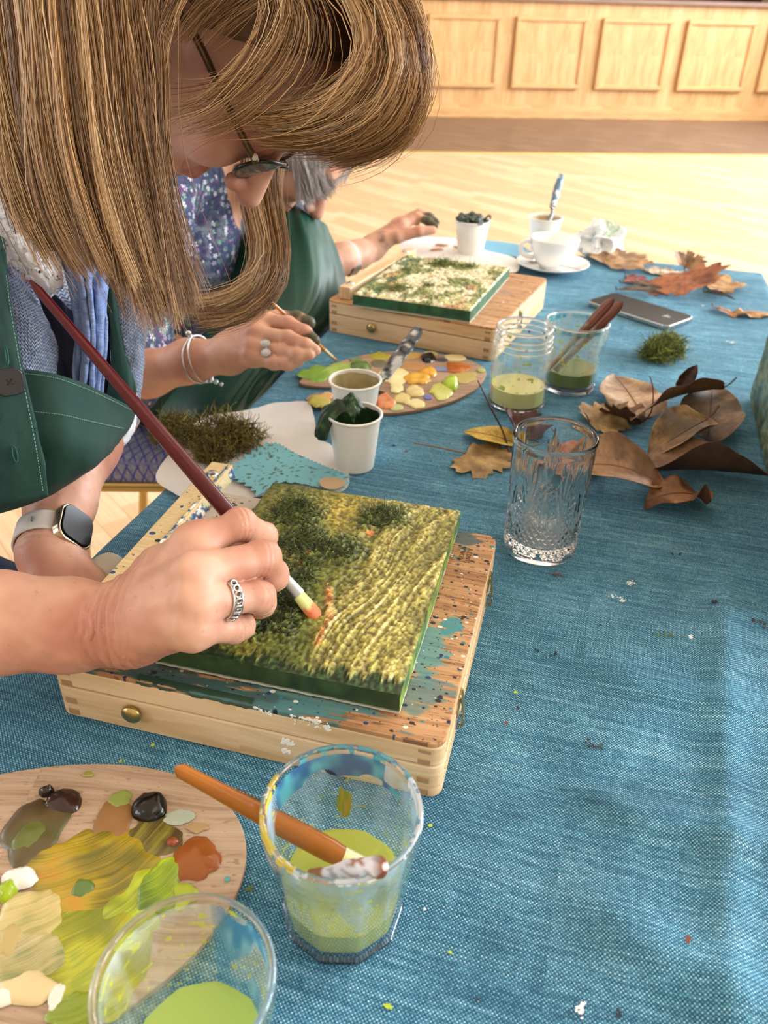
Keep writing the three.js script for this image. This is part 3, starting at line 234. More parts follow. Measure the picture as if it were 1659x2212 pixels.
// ---------------------------------------------------------------- the room
const M = {
  cream: std({ color: '#d2c6b2', roughness: 0.9 }), white: std({ color: '#dad6cc', roughness: 0.85 }),
  oak: std({ map: oakTex, roughness: 0.5 }), floor: std({ map: floorTex, roughness: 0.38 }), darkFloor: std({ map: darkFloorTex, roughness: 0.4 }),
  yellow: std({ color: '#e9c94b', roughness: 0.5 }), glass: phy({ color: '#ffffff', transmission: 1, thickness: 0, roughness: 0.02 }), frame: std({ color: '#f4f2ee', roughness: 0.5 }),
  skirting: std({ color: '#d9cdb8', roughness: 0.6 }), lamp: std({ color: '#ffffff', emissive: '#fff1dc', emissiveIntensity: 1.2 }), curtain: std({ color: '#5a2630', roughness: 0.9 }),
};
const ZS = -10.82;   // stage front
{
  const fl = box(12, 0.1, 13, 0, -0.05, 0); boxUV(fl, 1 / 1.1); fl.rotateY(0);
  struct('floor', (() => { const g = box(11.8, 0.1, 12.14, 0, -0.05, 0); const p = g.attributes.position, uv = g.attributes.uv; for (let i = 0; i < p.count; i++) { const x = p.getX(i), z = p.getZ(i); uv.setXY(i, (x * 0.55 + z * 0.83) / 1.25, (x * 0.83 - z * 0.55) / 1.25); } return g; })(), M.floor, [1, 0, -2.02], 'pale varnished strip wood floor of the hall');
  struct('trim_1', box(11.8, 0.1, 0.04, 0, -0.049, 0), M.yellow, [1, 0, -8.11], 'thin yellow floor marking line');
  struct('floor_border', (() => { const g = box(11.8, 0.1, 2.7, 0, -0.05, 0); const p = g.attributes.position, uv = g.attributes.uv; for (let i = 0; i < p.count; i++) { const x = p.getX(i), z = p.getZ(i); uv.setXY(i, (x * 0.55 + z * 0.83) / 1, (x * 0.83 - z * 0.55) / 1); } return g; })(), M.darkFloor, [1, 0, -9.48], 'dark brown strip wood border of the floor');
  // stage front: plain oak boarding with raised framed panels
  const wall = struct('wall_back', boxUV(box(11.8, 1.22, 0.1, 0, 0.61, 0), 1 / 0.9, true), M.oak, [1, 0, ZS - 0.05], 'oak boarded stage front with framed panels');
  const hor = oakTex.clone(); hor.repeat.set(1, 1); const oakAcross = std({ map: hor, roughness: 0.45 });
  const board = boxUV(box(0.76, 0.65, 0.018), 1 / 0.7, true), longMould = boxUV(new RoundedBoxGeometry(0.862, 0.052, 0.05, 2, 0.012), 1 / 0.7), sideMould = boxUV(new RoundedBoxGeometry(0.052, 0.65, 0.05, 2, 0.012), 1 / 0.7, true);
  for (let k = -6; k < 6; k++) {
    const cx = 1.905 + 1.04 * k - 1; if (cx > 5.6 || cx < -5.6) continue;
    const p = new THREE.Group(); p.name = 'panel'; wall.add(p); p.position.set(cx, 0.705, 0.075);
    part('board', board, M.oak, p); for (const s of [-1, 1]) { part('moulding', longMould, oakAcross, p).position.set(0, s * 0.349, 0.012); part('moulding', sideMould, M.oak, p).position.set(s * 0.405, 0, 0.012); }
    for (const s of [-0.3, 0.3]) part('batten', box(0.05, 0.6, 0.02), M.oak, p).position.set(s, 0, -0.018);
  }
  struct('baseboard_back', boxUV(rbox(11.8, 0.145, 0.03, 0.006, 0, 0.0725, 0), 1 / 0.9), oakAcross, [1, 0, ZS + 0.016], 'pale oak baseboard under the stage front');
  struct('trim_2', boxUV(rbox(11.8, 0.05, 0.16, 0.01, 0, 1.245, 0), 1 / 0.9), std({ map: darkFloorTex, roughness: 0.5 }), [1, 0, ZS], 'dark nosing along the stage edge');
  struct('stage_floor', boxUV(box(11.8, 0.05, 2.6, 0, 1.245, 0), 1), M.darkFloor, [1, 0, ZS - 1.37]);
  struct('wall_stage', box(11.8, 2.9, 0.1, 0, 2.67, 0), M.curtain, [1, 0, ZS - 2.7]);
  struct('ceiling', box(11.8, 0.1, 17.6, 0, 0, 0), M.white, [1, 4.08, -4.85]);
  struct('wall_front', box(11.8, 4.1, 0.1, 0, 2.0, 0), M.cream, [1, 0, 4.05]);
  const sideWall = (name, x, wins) => {
    const sh = new THREE.Shape(); sh.moveTo(-13.6, 0); sh.lineTo(4.1, 0); sh.lineTo(4.1, 4.03); sh.lineTo(-13.6, 4.03); sh.closePath();
    for (const [z, y] of wins) { const h = new THREE.Path(); h.moveTo(z - 0.9, y); h.lineTo(z + 0.9, y); h.lineTo(z + 0.9, y + 1.9); h.lineTo(z - 0.9, y + 1.9); h.closePath(); sh.holes.push(h); }
    const g = new THREE.ExtrudeGeometry(sh, { depth: 0.2, bevelEnabled: false }); g.rotateY(-Math.PI / 2); g.translate(0.1, 0, 0);
    struct(name, g, M.cream, [x, 0, 0]);
    wins.forEach(([z, y], k) => {
      const w = new THREE.Group(); w.name = `window_${x > 0 ? k + 1 : k + 5}`; w.userData.kind = 'structure'; w.position.copy(inRoom(x + Math.sign(x) * 0.04, y + 0.95, z)); w.rotation.y = ROOM; scene.add(w);
      part('window_frame', merge([box(0.06, 0.06, 1.8, 0, 0.92, 0), box(0.06, 0.06, 1.8, 0, -0.92, 0), box(0.06, 1.9, 0.06, 0, 0, 0.87), box(0.06, 1.9, 0.06, 0, 0, -0.87), box(0.05, 1.8, 0.05), box(0.05, 0.05, 1.7, 0, 0.3, 0)]), M.frame, w);
      part('window_sill', rbox(0.24, 0.03, 1.9, 0.008, -Math.sign(x) * 0.12, -0.96, 0), M.frame, w);
      for (const [py, h] of [[0.61, 0.58], [-0.31, 1.17]]) for (const s of [-1, 1]) part('pane', box(0.006, h, 0.82, 0, py, s * 0.435), M.glass, w);
    });
  };
  sideWall('wall_right', 6.9, WIN_R); sideWall('wall_left', -4.9, WIN_L);
  for (const [x, z] of PANELS) { const t = thing('ceiling_light', 'square-edged white ceiling light panel above the hall', 'light', inRoom(x, 4.0, z).toArray(), ROOM, 'ceiling light panels'); part('housing', box(1.24, 0.04, 0.64, 0, 0.01, 0), M.frame, t); part('diffuser', box(1.16, 0.01, 0.56, 0, -0.012, 0), M.lamp, t); }
}

// ---------------------------------------------------------------- table and cloth
const TB = rad(-15.6), T = 0.74;                      // the table's turn and the height of the cloth
const onTable = (a, b, y = T) => V(a * 0.9632 + b * 0.2689, y, a * 0.2689 - b * 0.9632);
const A0 = -0.445, A1 = 0.30, B0 = 0.0, B1 = 1.835;
{
  const t = thing('folding_table', 'long folding table under the blue-green cloth', 'table', onTable((A0 + A1) / 2, (B0 + B1) / 2, 0).toArray(), TB);
  part('tabletop', rbox(0.735, 0.03, 1.82, 0.008, 0, T - 0.021, 0), std({ color: '#b9a78c' }), t);
  const steel = std({ color: '#6d6f70', metalness: 0.8, roughness: 0.4 });
  for (const s of [-1, 1]) for (const q of [-1, 1]) part('leg', rod([s * 0.31, 0, q * 0.75], [s * 0.31, 0.705, q * 0.72], 0.014), steel, t);
  for (const q of [-1, 1]) part('crossbar', rod([-0.31, 0.2, q * 0.742], [0.31, 0.2, q * 0.742], 0.01), steel, t);
}
const NT = 224, weaveCell = (u, v) => {
  const wob = tnoise(u * 24, v * 24, 24, 51) * 0.25, x = u * NT + wob, y = v * NT + tnoise(u * 12, v * 40, 480, 52) * 0.2, i = Math.floor(x), j = Math.floor(y), fx = x - i, fy = y - j, over = (i + j) & 1;
  const weft = hash(0, j % NT, 53), warp = hash(i % NT, 0, 54), cx = Math.sin(fx * Math.PI), cy = Math.sin(fy * Math.PI);
  const thick = 0.85 + 0.3 * weft;
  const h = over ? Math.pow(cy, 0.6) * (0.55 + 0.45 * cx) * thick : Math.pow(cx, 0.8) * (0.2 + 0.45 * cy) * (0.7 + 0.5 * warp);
  return [h, over, weft, warp, fx, fy];
};
const clothMap = texture(2048, 2048, (u, v, i, j) => {
  const [h, over, weft, warp] = weaveCell(u, v), slub = tnoise(u * 14, v * NT, NT, 55) * 0.5 + tnoise(u * 60, v * NT, NT, 56) * 0.4, cloud = tnoise(u * 5, v * 7, 35, 57) * 0.5 + tnoise(u * 17, v * 21, 357, 58) * 0.4;
  const fine = (hash(i, j, 61) - 0.5) * 0.18 + (hash(Math.floor(u * NT + 0.3 * tnoise(u * 24, v * 24, 24, 51)), Math.floor(v * NT), 63) - 0.5) * 0.26;
  const dark = srgb(0x1a4c63), mid = srgb(0x4585a3), light = srgb(0x86bfd8), pale = srgb(0xbfe2ef);
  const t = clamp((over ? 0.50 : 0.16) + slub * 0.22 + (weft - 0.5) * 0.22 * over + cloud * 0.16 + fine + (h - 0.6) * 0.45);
  return t < 0.33 ? mix(dark, mid, t / 0.33) : t < 0.72 ? mix(mid, light, (t - 0.33) / 0.39) : mix(light, pale, (t - 0.72) / 0.28);
});
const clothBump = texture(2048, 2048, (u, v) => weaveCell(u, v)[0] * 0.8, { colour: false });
const folds = (a, b) => {   // pressed creases and slack of the cloth where nothing stands on it
  const ridge = (d, w) => Math.exp(-(d * d) / (w * w)), open = step(0.03, 0.1, a - (0.02 - 0.1 * b)) * step(0.05, 0.2, b) * (1 - step(0.62, 0.72, b));
  let h = 0.0058 * ridge(a - 0.135 - 0.05 * (b - 0.4), 0.013) * open;                                        // long pressed crease
  h += 0.0062 * ridge(b - 0.385 + 0.18 * (a - 0.1) + 0.01 * Math.sin(a * 22), 0.016) * open + 0.0075 * ridge(b - 0.285 + 0.30 * (a - 0.1), 0.02) * open + 0.0042 * ridge(b - 0.5 + 0.1 * (a - 0.2), 0.018) * open;
  h += open * 0.0045 * (0.4 + fbm2(a * 7 + 3, b * 12, 3, 71));
  const low = step(0.02, 0.1, a + 0.02) * step(0.0, 0.08, 0.24 - b); h += low * (0.008 * ridge(a - 0.03 - 0.35 * (b - 0.15), 0.018) + 0.004 * fbm2(a * 14, b * 14, 2, 73));
  const far = step(0.06, 0.14, a - 0.05) * step(1.12, 1.2, b) * (1 - step(1.45, 1.5, b)); h += far * (0.0028 * ridge(b - 1.22 - 0.06 * a, 0.008) + 0.0026 * ridge(b - 1.3 + 0.05 * a, 0.007) + 0.002 * ridge(b - 1.36, 0.009));
  return h;
};
{
  const over = 0.085, W = A1 - A0, L = B1 - B0, rc = 0.014, nu = 230, nv = 370;
  const bend = (d, lim) => { const e = d - lim; if (e <= 0) return [d, 0]; const arc = rc * Math.PI / 2; if (e < arc) { const w = e / rc; return [lim + rc * Math.sin(w), -(rc - rc * Math.cos(w))]; } return [lim + rc, -(rc + e - arc)]; };
  const g = sheet(nu, nv, (u, v) => {
    const s = lerp(A0 - over, A1 + over, u), t = lerp(B0 - over, B1 + over, v), am = (A0 + A1) / 2, bm = (B0 + B1) / 2, sa = Math.sign(s - am) || 1, sb = Math.sign(t - bm) || 1;
    let [da, ya] = bend(Math.abs(s - am), W / 2 - rc), [db, yb] = bend(Math.abs(t - bm), L / 2 - rc); const y = Math.min(ya, yb), hang = clamp(-y / over);
    if (ya < -rc && yb < -rc) { const k = 0.35; da -= k * 0.05 * hang; db -= k * 0.05 * hang; }
    const wav = hang * 0.018 * Math.sin((ya < yb ? t : s) * 26); if (ya < yb) da += wav; else db += wav;
    return onTable(am + sa * da, bm + sb * db, T - 0.0006 + y + (hang ? 0 : folds(am + sa * da, bm + sb * db)));
  }, 0, [(W + 2 * over) / 0.28, (L + 2 * over) / 0.28]);
  paintVerts(g, (x, y, z) => { const k = 1.06 + 0.26 * fbm2(x * 11, z * 17, 3, 81) + 0.09 * noise2(x * 4, z * 60, 83); return [k, k * (1 + 0.02 * noise2(x * 6, z * 6, 85)), k * 1.01]; });
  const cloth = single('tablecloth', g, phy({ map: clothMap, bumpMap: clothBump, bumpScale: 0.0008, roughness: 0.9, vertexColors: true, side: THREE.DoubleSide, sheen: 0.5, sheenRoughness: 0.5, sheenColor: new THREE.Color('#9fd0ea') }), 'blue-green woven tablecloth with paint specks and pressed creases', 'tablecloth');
  // dried specks and smears of paint on the cloth
  const blot = (a, b, r, sx, turn, seed) => { const n = 14, pos = [0, 0.0007, 0], nor = [0, 1, 0], idx = [], q = rng(seed); for (let i = 0; i < n; i++) { const w = i / n * 6.2832, k = r * (0.6 + 0.6 * q()); pos.push(Math.cos(w) * k * sx, 0.0002, Math.sin(w) * k); nor.push(0, 1, 0); idx.push(0, 1 + (i + 1) % n, 1 + i); } const g = new THREE.BufferGeometry(); g.setAttribute('position', new THREE.Float32BufferAttribute(pos, 3)); g.setAttribute('normal', new THREE.Float32BufferAttribute(nor, 3)); g.setIndex(idx); g.rotateY(turn); const p = onTable(a, b, T + folds(a, b) + 0.0003); return g.translate(p.x, p.y, p.z); };
  const inks = { lime: '#b8cf3a', navy: '#15293a', brown: '#3c2a26', white: '#e6ece9', rust: '#7d3b2b', olive: '#5f7436' }, dots = [];
  const world = (x, z) => [x * 0.9632 + z * 0.2689, x * 0.2689 - z * 0.9632];
  const q = rng(99); for (const [x, z, r, s, ink] of SPOTS) { const [a, b] = world(x, z), n = 4 + Math.round((r / 0.0011) ** 1.6); for (let i = 0; i < n; i++) dots.push([a + (q() + q() + q() - 1.5) * r * 0.75 * s, b + (q() + q() + q() - 1.5) * r * 0.75, 0.0004 + 0.0007 * q(), 1 + 0.8 * q(), ink]); } for (let i = 0; i < 150; i++) dots.push([lerp(A0 + 0.02, A1 - 0.02, q()), lerp(0.16, 1.75, q()), 0.0005 + 0.0008 * q() * q(), 1 + q(), ['lime', 'navy', 'brown', 'white', 'rust', 'olive'][Math.floor(q() * 6)]]);
  for (const ink of Object.keys(inks)) { const l = dots.filter(d => d[4] === ink); const m = part('paint_specks', merge(l.map((d, i) => blot(d[0], d[1], d[2], d[3], i * 1.7, 300 + i))), std({ color: inks[ink], roughness: 0.7, side: THREE.DoubleSide }), cloth); m.userData.kind = 'stuff'; }
}

// ---------------------------------------------------------------- paint boxes
const brass = std({ color: '#b9a36a', metalness: 0.95, roughness: 0.28 }), steelM = std({ color: '#c9ccce', metalness: 1, roughness: 0.25 });
const pine = std({ map: pineTex, roughness: 0.55 }), pineDark = std({ color: '#8a6242', roughness: 0.7 });
const rectShape = (w, d, r) => { const s = new THREE.Shape(), x = w / 2, y = d / 2; s.moveTo(-x + r, -y); s.lineTo(x - r, -y); s.absarc(x - r, -y + r, r, -Math.PI / 2, 0); s.lineTo(x, y - r); s.absarc(x - r, y - r, r, 0, Math.PI / 2); s.lineTo(-x + r, y); s.absarc(-x + r, y - r, r, Math.PI / 2, Math.PI); s.lineTo(-x, -y + r); s.absarc(-x + r, -y + r, r, Math.PI, Math.PI * 1.5); return s; };
const slab = (w, d, h, r, y0, bev = 0.0012) => { const g = new THREE.ExtrudeGeometry(rectShape(w - 2 * bev, d - 2 * bev, r), { depth: h - 2 * bev, bevelSize: bev, bevelThickness: bev, bevelSegments: 2, curveSegments: 6 }); g.rotateX(-Math.PI / 2); return boxUV(g.translate(0, y0 + bev, 0), 1 / 0.32); };
// top board with splashes: colour map in the board's own metres
function lidTexture(seed, dirt, edgePaint) {
  const q = rng(seed), W = 0.292, D = 0.25, dots = [];
  for (let i = 0; i < dirt; i++) dots.push([q() * W, q() * D, 0.00035 + 0.0013 * q() ** 4, ['#1c2440', '#14202c', '#2b2018', '#2f7f92', '#e6e2d6', '#233a66'][Math.floor(q() * 6)]]);
  const bins = {}; for (const d of dots) { const k = `${Math.floor(d[0] / 0.01)},${Math.floor(d[1] / 0.01)}`; (bins[k] ??= []).push(d); }
  const cols = {}; for (const c of ['#1c2440', '#14202c', '#2b2018', '#2f7f92', '#e6e2d6', '#233a66']) cols[c] = srgb(parseInt(c.slice(1), 16));
  return texture(720, 618, (u, v) => {
    const x = u * W, y = (1 - v) * D, warp = noise2(x * 12, y * 20, seed) * 0.004;
    const g = noise2(x * 14, (y + warp) * 330, seed + 1) * 0.5 + noise2(x * 40, (y + warp) * 900, seed + 2) * 0.4 + fbm2(x * 12, y * 12, 2, seed + 3) * 0.35;
    let c = mix(srgb(0xb98b60), g > 0 ? srgb(0xd0a87e) : srgb(0x845a36), clamp(Math.abs(g) * 1.1));
    if (noise2(x * 90, (y + warp) * 1300, seed + 4) > 0.62) c = mix(c, srgb(0x6c452a), 0.7);
    for (const e of edgePaint) { const dx = (x - e[0]) / e[2], dy = (y - e[1]) / e[3], r = Math.hypot(dx, dy) + noise2(x * 60, y * 420, seed + 6) * 0.45 + fbm2(x * 70, y * 70, 2, seed + 7) * 0.5; if (r < 1) c = mix(c, srgb(e[4]), e[5] * step(1.0, 0.7, r)); }
    const bx = Math.floor(x / 0.01), by = Math.floor(y / 0.01);
    for (let i = -1; i < 2; i++) for (let j = -1; j < 2; j++) for (const d of bins[`${bx + i},${by + j}`] ?? []) if (Math.hypot((x - d[0]) * 0.7, y - d[1]) < d[2]) c = cols[d[3]];
    return c;
  }, { clampEdge: true });
}
function paintBox({ pos, turn, w, d, label, lidMap, knobAt, clasps, bar, text, font, lidLeft = 0 }) {
  const h1 = 0.030, h2 = 0.018, top = 0.004, t = thing('paint_box', label, 'paint box', pos, turn);
  // body: two trays of finger-jointed pine, the seam between them a real gap
  part('lower_tray', slab(w, d, h1, 0.008, 0), pine, t);
  part('seam', slab(w - 0.004, d - 0.004, 0.003, 0.008, h1 - 0.001), pineDark, t);
  part('upper_tray', slab(w, d, h2 - 0.0006, 0.008, h1 + 0.0013), pine, t);
  const lid = new THREE.ExtrudeGeometry(rectShape(w - 0.002 + lidLeft, d - 0.002, 0.009), { depth: top - 0.001, bevelSize: 0.0008, bevelThickness: 0.0005, bevelSegments: 2, curveSegments: 8 }); lid.rotateX(-Math.PI / 2); lid.translate(-lidLeft / 2, h1 + h2 + 0.001, 0);
  { const p = lid.attributes.position, uv = lid.attributes.uv; for (let i = 0; i < p.count; i++) uv.setXY(i, p.getX(i) / w + 0.5, 0.5 - p.getZ(i) / d); }
  part('lid_board', lid, std({ map: lidMap, roughness: 0.55 }), t);
  const Y = h1 + h2 + top + 0.0008;
  // end grain fingers at the front corners
  for (const s of [-1, 1]) for (const [y, hh] of [[0.005, 0.0055], [0.0165, 0.0055], [0.0345, 0.005], [0.0445, 0.0035]]) part('finger_joint', rbox(0.009, hh, 0.002, 0.0006, s * (w / 2 - 0.0125), y, d / 2 - 0.0004), std({ color: '#a5835e', roughness: 0.8 }), t);
  // the thin plies showing along the right side
  for (const y of [0.012, 0.021, 0.038, 0.045]) part('ply_line', box(0.0006, 0.0012, d - 0.02, w / 2 + 0.0001, y, 0), std({ color: '#c9ab7c' }), t);
  const knob = new THREE.Group(); knob.name = 'knob'; t.add(knob); knob.position.set(knobAt, 0.020, d / 2);
  part('button', lathe([[0, 0.007], [0.004, 0.0068], [0.007, 0.0052], [0.0078, 0.0032], [0.0072, 0.0016], [0.004, 0.001], [0.0035, 0]], 24).rotateX(Math.PI / 2), brass, knob);
  for (const z of clasps) {
    const c = new THREE.Group(); c.name = 'clasp'; t.add(c); c.position.set(w / 2, 0.03, z);
    part('plate', rbox(0.0016, 0.016, 0.012, 0.0005, 0.0006, 0.007, 0), brass, c); part('plate', rbox(0.0016, 0.012, 0.010, 0.0005, 0.0006, -0.012, 0), steelM, c);
    part('lever', sheet(4, 10, (u, v) => V(0.0015 + 0.0032 * Math.sin(v * 2.6), 0.016 - 0.034 * v, (u - 0.5) * (0.009 - 0.003 * v)), 0.0009), brass, c); part('hook', tube(spline([[0.002, -0.006, 0], [0.006, -0.012, 0], [0.004, -0.018, 0], [0.001, -0.016, 0]], 8), 0.0009, 6), steelM, c);
  }
  if (bar) {
    const b = new THREE.Group(); b.name = 'easel_ledge'; t.add(b); b.position.set(bar.x, Y, bar.z);
    const g = boxUV(rbox(bar.w, bar.h ?? 0.012, bar.l, 0.0012, 0, (bar.h ?? 0.012) / 2, 0), 1 / 0.3, true); part('ledge_bar', g, std({ map: bar.map ?? pineTex, roughness: 0.6 }), b);
    for (const z of [-0.4, 0.42]) { const s = part('bolt', lathe([[0, 0.003], [0.004, 0.0026], [0.0062, 0.001], [0.0062, 0]], 20), steelM, b); s.position.set(0, bar.h ?? 0.012, z * bar.l); }
    if (bar.lip) { part('paint_crust', sheet(6, 90, (u, v) => V(bar.w / 2 - 0.003 + u * 0.007, 0.0125 - 0.011 * u * u + 0.0016 * noise2(u * 6, v * 120, 12), (v - 0.5) * bar.l * 0.97), 0.001), std({ vertexColors: true, roughness: 0.5 }), b).geometry = paintVerts(sheet(8, 140, (u, v) => V(bar.w / 2 - 0.004 + u * 0.007, 0.0124 - 0.012 * u * u + 0.0012 * noise2(u * 6, v * 160, 12), (v - 0.5) * bar.l * 0.97), 0.0008), (x, y, z) => { const n = fbm2(x * 300, z * 90, 3, 5); return n > 0.18 ? hex('#e8e4d2') : n > -0.02 ? hex('#24497a') : n > -0.2 ? hex('#2f6f86') : hex('#c9bd90'); }); }
  }
  if (text) {
    const ink = std({ color: '#4a3a34', roughness: 0.8 }), l = new THREE.Group(); l.name = 'stamp'; t.add(l); l.position.set(w / 2 - 0.020, Y + 0.0001, -d / 2 + 0.03); l.rotation.y = -Math.PI / 2;
    text.forEach((s, k) => { const g = new TextGeometry(s, { font, size: 0.0042, depth: 0.00006, curveSegments: 2 }); g.rotateX(-Math.PI / 2); g.translate(-0.004, 0, 0.006 * k + 0.002); part('lettering', g, ink, l); });
  }
  return [t, Y];
}
const FONT = await new FontLoader().loadAsync('fonts/droid/droid_sans_regular.typeface.json');
const barTex = (() => { const q = rng(5), dots = []; for (let i = 0; i < 900; i++) dots.push([q(), q(), 0.0018 + 0.007 * q() ** 4, q() > 0.5 ? srgb(0x24507a) : q() > 0.4 ? srgb(0x1b2a3c) : srgb(0x5f8a6a)]); const bins = {}; for (const d of dots) (bins[`${Math.floor(d[0] * 40)},${Math.floor(d[1] * 40)}`] ??= []).push(d); return texture(1024, 1024, (u, v) => { let c = mix(srgb(0xe6cf9f), srgb(0xd7ba84), clamp(0.5 + noise2(u * 300, v * 5, 3) * 0.5)); for (let i = -1; i < 2; i++) for (let j = -1; j < 2; j++) for (const d of bins[`${Math.floor(u * 40) + i},${Math.floor(v * 40) + j}`] ?? []) if (Math.hypot(u - d[0], (v - d[1]) * 0.8) < d[2]) c = d[3]; return c; }); })();
const BX1 = { w: 0.292, d: 0.252, turn: rad(-13.8) }, ax = (p, turn, u, v) => [p[0] + Math.cos(turn) * u - Math.sin(-turn) * 0 + Math.sin(turn) * v, p[1], p[2] - Math.sin(turn) * u + Math.cos(turn) * v];
const boxPos = (fl, turn, w, d) => { const c = Math.cos(turn), s = Math.sin(turn), lx = w / 2, lz = -d / 2; return [fl[0] + c * lx + s * lz, T + 0.0005, fl[1] - s * lx + c * lz]; };
const P1 = boxPos([-0.2405, -0.424], BX1.turn, BX1.w, BX1.d);
paintBox({ pos: P1, turn: BX1.turn, w: BX1.w, d: BX1.d, label: 'pine paint box with paint-speckled lid under the green canvas being painted', knobAt: -0.082, clasps: [0.068, -0.077], lidMap: lidTexture(41, 2200, [[0.15, 0.245, 0.10, 0.012, 0x3e6f74, 0.9], [0.19, 0.232, 0.05, 0.02, 0x4f8488, 0.8], [0.09, 0.24, 0.09, 0.014, 0x3f5a58, 0.85], [0.262, 0.17, 0.016, 0.03, 0x4f98a0, 0.75], [0.262, 0.205, 0.028, 0.018, 0x557f86, 0.7], [0.275, 0.13, 0.007, 0.012, 0x3f8f9c, 0.9], [0.26, 0.01, 0.02, 0.014, 0x3f5c68, 0.8], [0.06, 0.03, 0.05, 0.06, 0xbfb9ac, 0.9], [0.02, 0.1, 0.014, 0.01, 0x4f98a0, 0.6]]),
  lidLeft: 0.012, bar: { x: -0.137, z: -0.040, w: 0.023, l: 0.24, map: barTex, lip: true }, text: ['A.CONTI', 'ENVCO'], font: FONT });
const BX2 = { w: 0.284, d: 0.292, turn: rad(-24) }, P2 = boxPos([-0.1, -1.262], BX2.turn, BX2.w, BX2.d);
paintBox({ pos: P2, turn: BX2.turn, w: BX2.w, d: BX2.d, label: 'clean pine paint box with ledge, under the pale mossy canvas by the teacup', knobAt: -0.062, clasps: [0.02], lidMap: lidTexture(77, 260, [[0.25, 0.1, 0.02, 0.008, 0x8a7a78, 0.5], [0.2, 0.2, 0.012, 0.006, 0xe8dcc0, 0.6]]), bar: { x: -0.118, z: -0.004, w: 0.02, l: 0.272, h: 0.02 } });
{ // white paint drips down the front of the speckled box, green crust on its front edge
  const t = scene.children.find(o => o.name === 'paint_box'), f = BX1.d / 2, drip = std({ color: '#f0efe8', roughness: 0.45 }), q = rng(8);
  const splat = (x, y, r, n) => { const l = []; for (let i = 0; i < n; i++) { const sx = x + (q() - 0.5) * r * 2.6, sy = Math.min(y + (q() - 0.5) * r * 1.4, 0.0515), a = 0.0004 + 0.0014 * q() ** 3; const g = new THREE.SphereGeometry(1, 8, 5); g.scale(a * (1 + q()), a * (0.6 + q() * 0.5), 0.0004).rotateZ(q() * 2); g.translate(sx, sy, f + 0.0002); l.push(g); } return merge(l); };
  part('white_splash', merge([splat(0.052, 0.0500, 0.009, 44), splat(0.062, 0.0485, 0.006, 20), splat(0.02, 0.0508, 0.005, 16), splat(0.037, 0.024, 0.003, 26), splat(0.035, 0.014, 0.0025, 16)]), drip, t).userData.kind = 'stuff';
  part('green_smear', paintVerts(sheet(80, 6, (u, v) => V(lerp(-0.075, 0.012, u), 0.0534 - 0.0045 * v * v * (0.4 + 0.6 * clamp(noise2(u * 18, 0, 3) + 0.5)), f - 0.006 + 0.0066 * Math.sin(v * 1.57) + 0.0004 * noise2(u * 60, v * 4, 5)), 0), () => hex('#24402f')), std({ vertexColors: true, roughness: 0.5, side: THREE.DoubleSide }), t);
}

// ---------------------------------------------------------------- canvases
const mossStrand = (q, c, len, r, spread, lift) => { let p = c.clone(), dir = V(q() - 0.5, (q() - 0.4) * lift, q() - 0.5).normalize(); const pts = [p.clone()]; for (let i = 0; i < 4; i++) { dir.add(V(q() - 0.5, (q() - 0.5) * lift, q() - 0.5).multiplyScalar(spread)).normalize(); p = p.clone().addScaledVector(dir, len / 4); pts.push(p); } return tube(pts, t => r * (1 - 0.6 * t), 3, false); };
function mossGeo(list, q, cols) { const gs = list.map(([c, len, r, spread, lift, floor]) => { const g = mossStrand(q, c, len, r, spread, lift), k = cols[Math.floor(q() * cols.length)], s = 0.7 + 0.6 * q(); if (floor !== undefined) { const p = g.attributes.position; for (let i = 0; i < p.count; i++) if (p.getY(i) < floor) p.setY(i, floor + (floor - p.getY(i)) * 0.2); } return paintVerts(g, () => [k[0] * s, k[1] * s, k[2] * s]); }); return merge(gs); }
const yellowish = ['#8a8a34', '#a89a3c', '#b8a84c', '#6f7a30', '#cabf6a'].map(h => srgb(parseInt(h.slice(1), 16)));
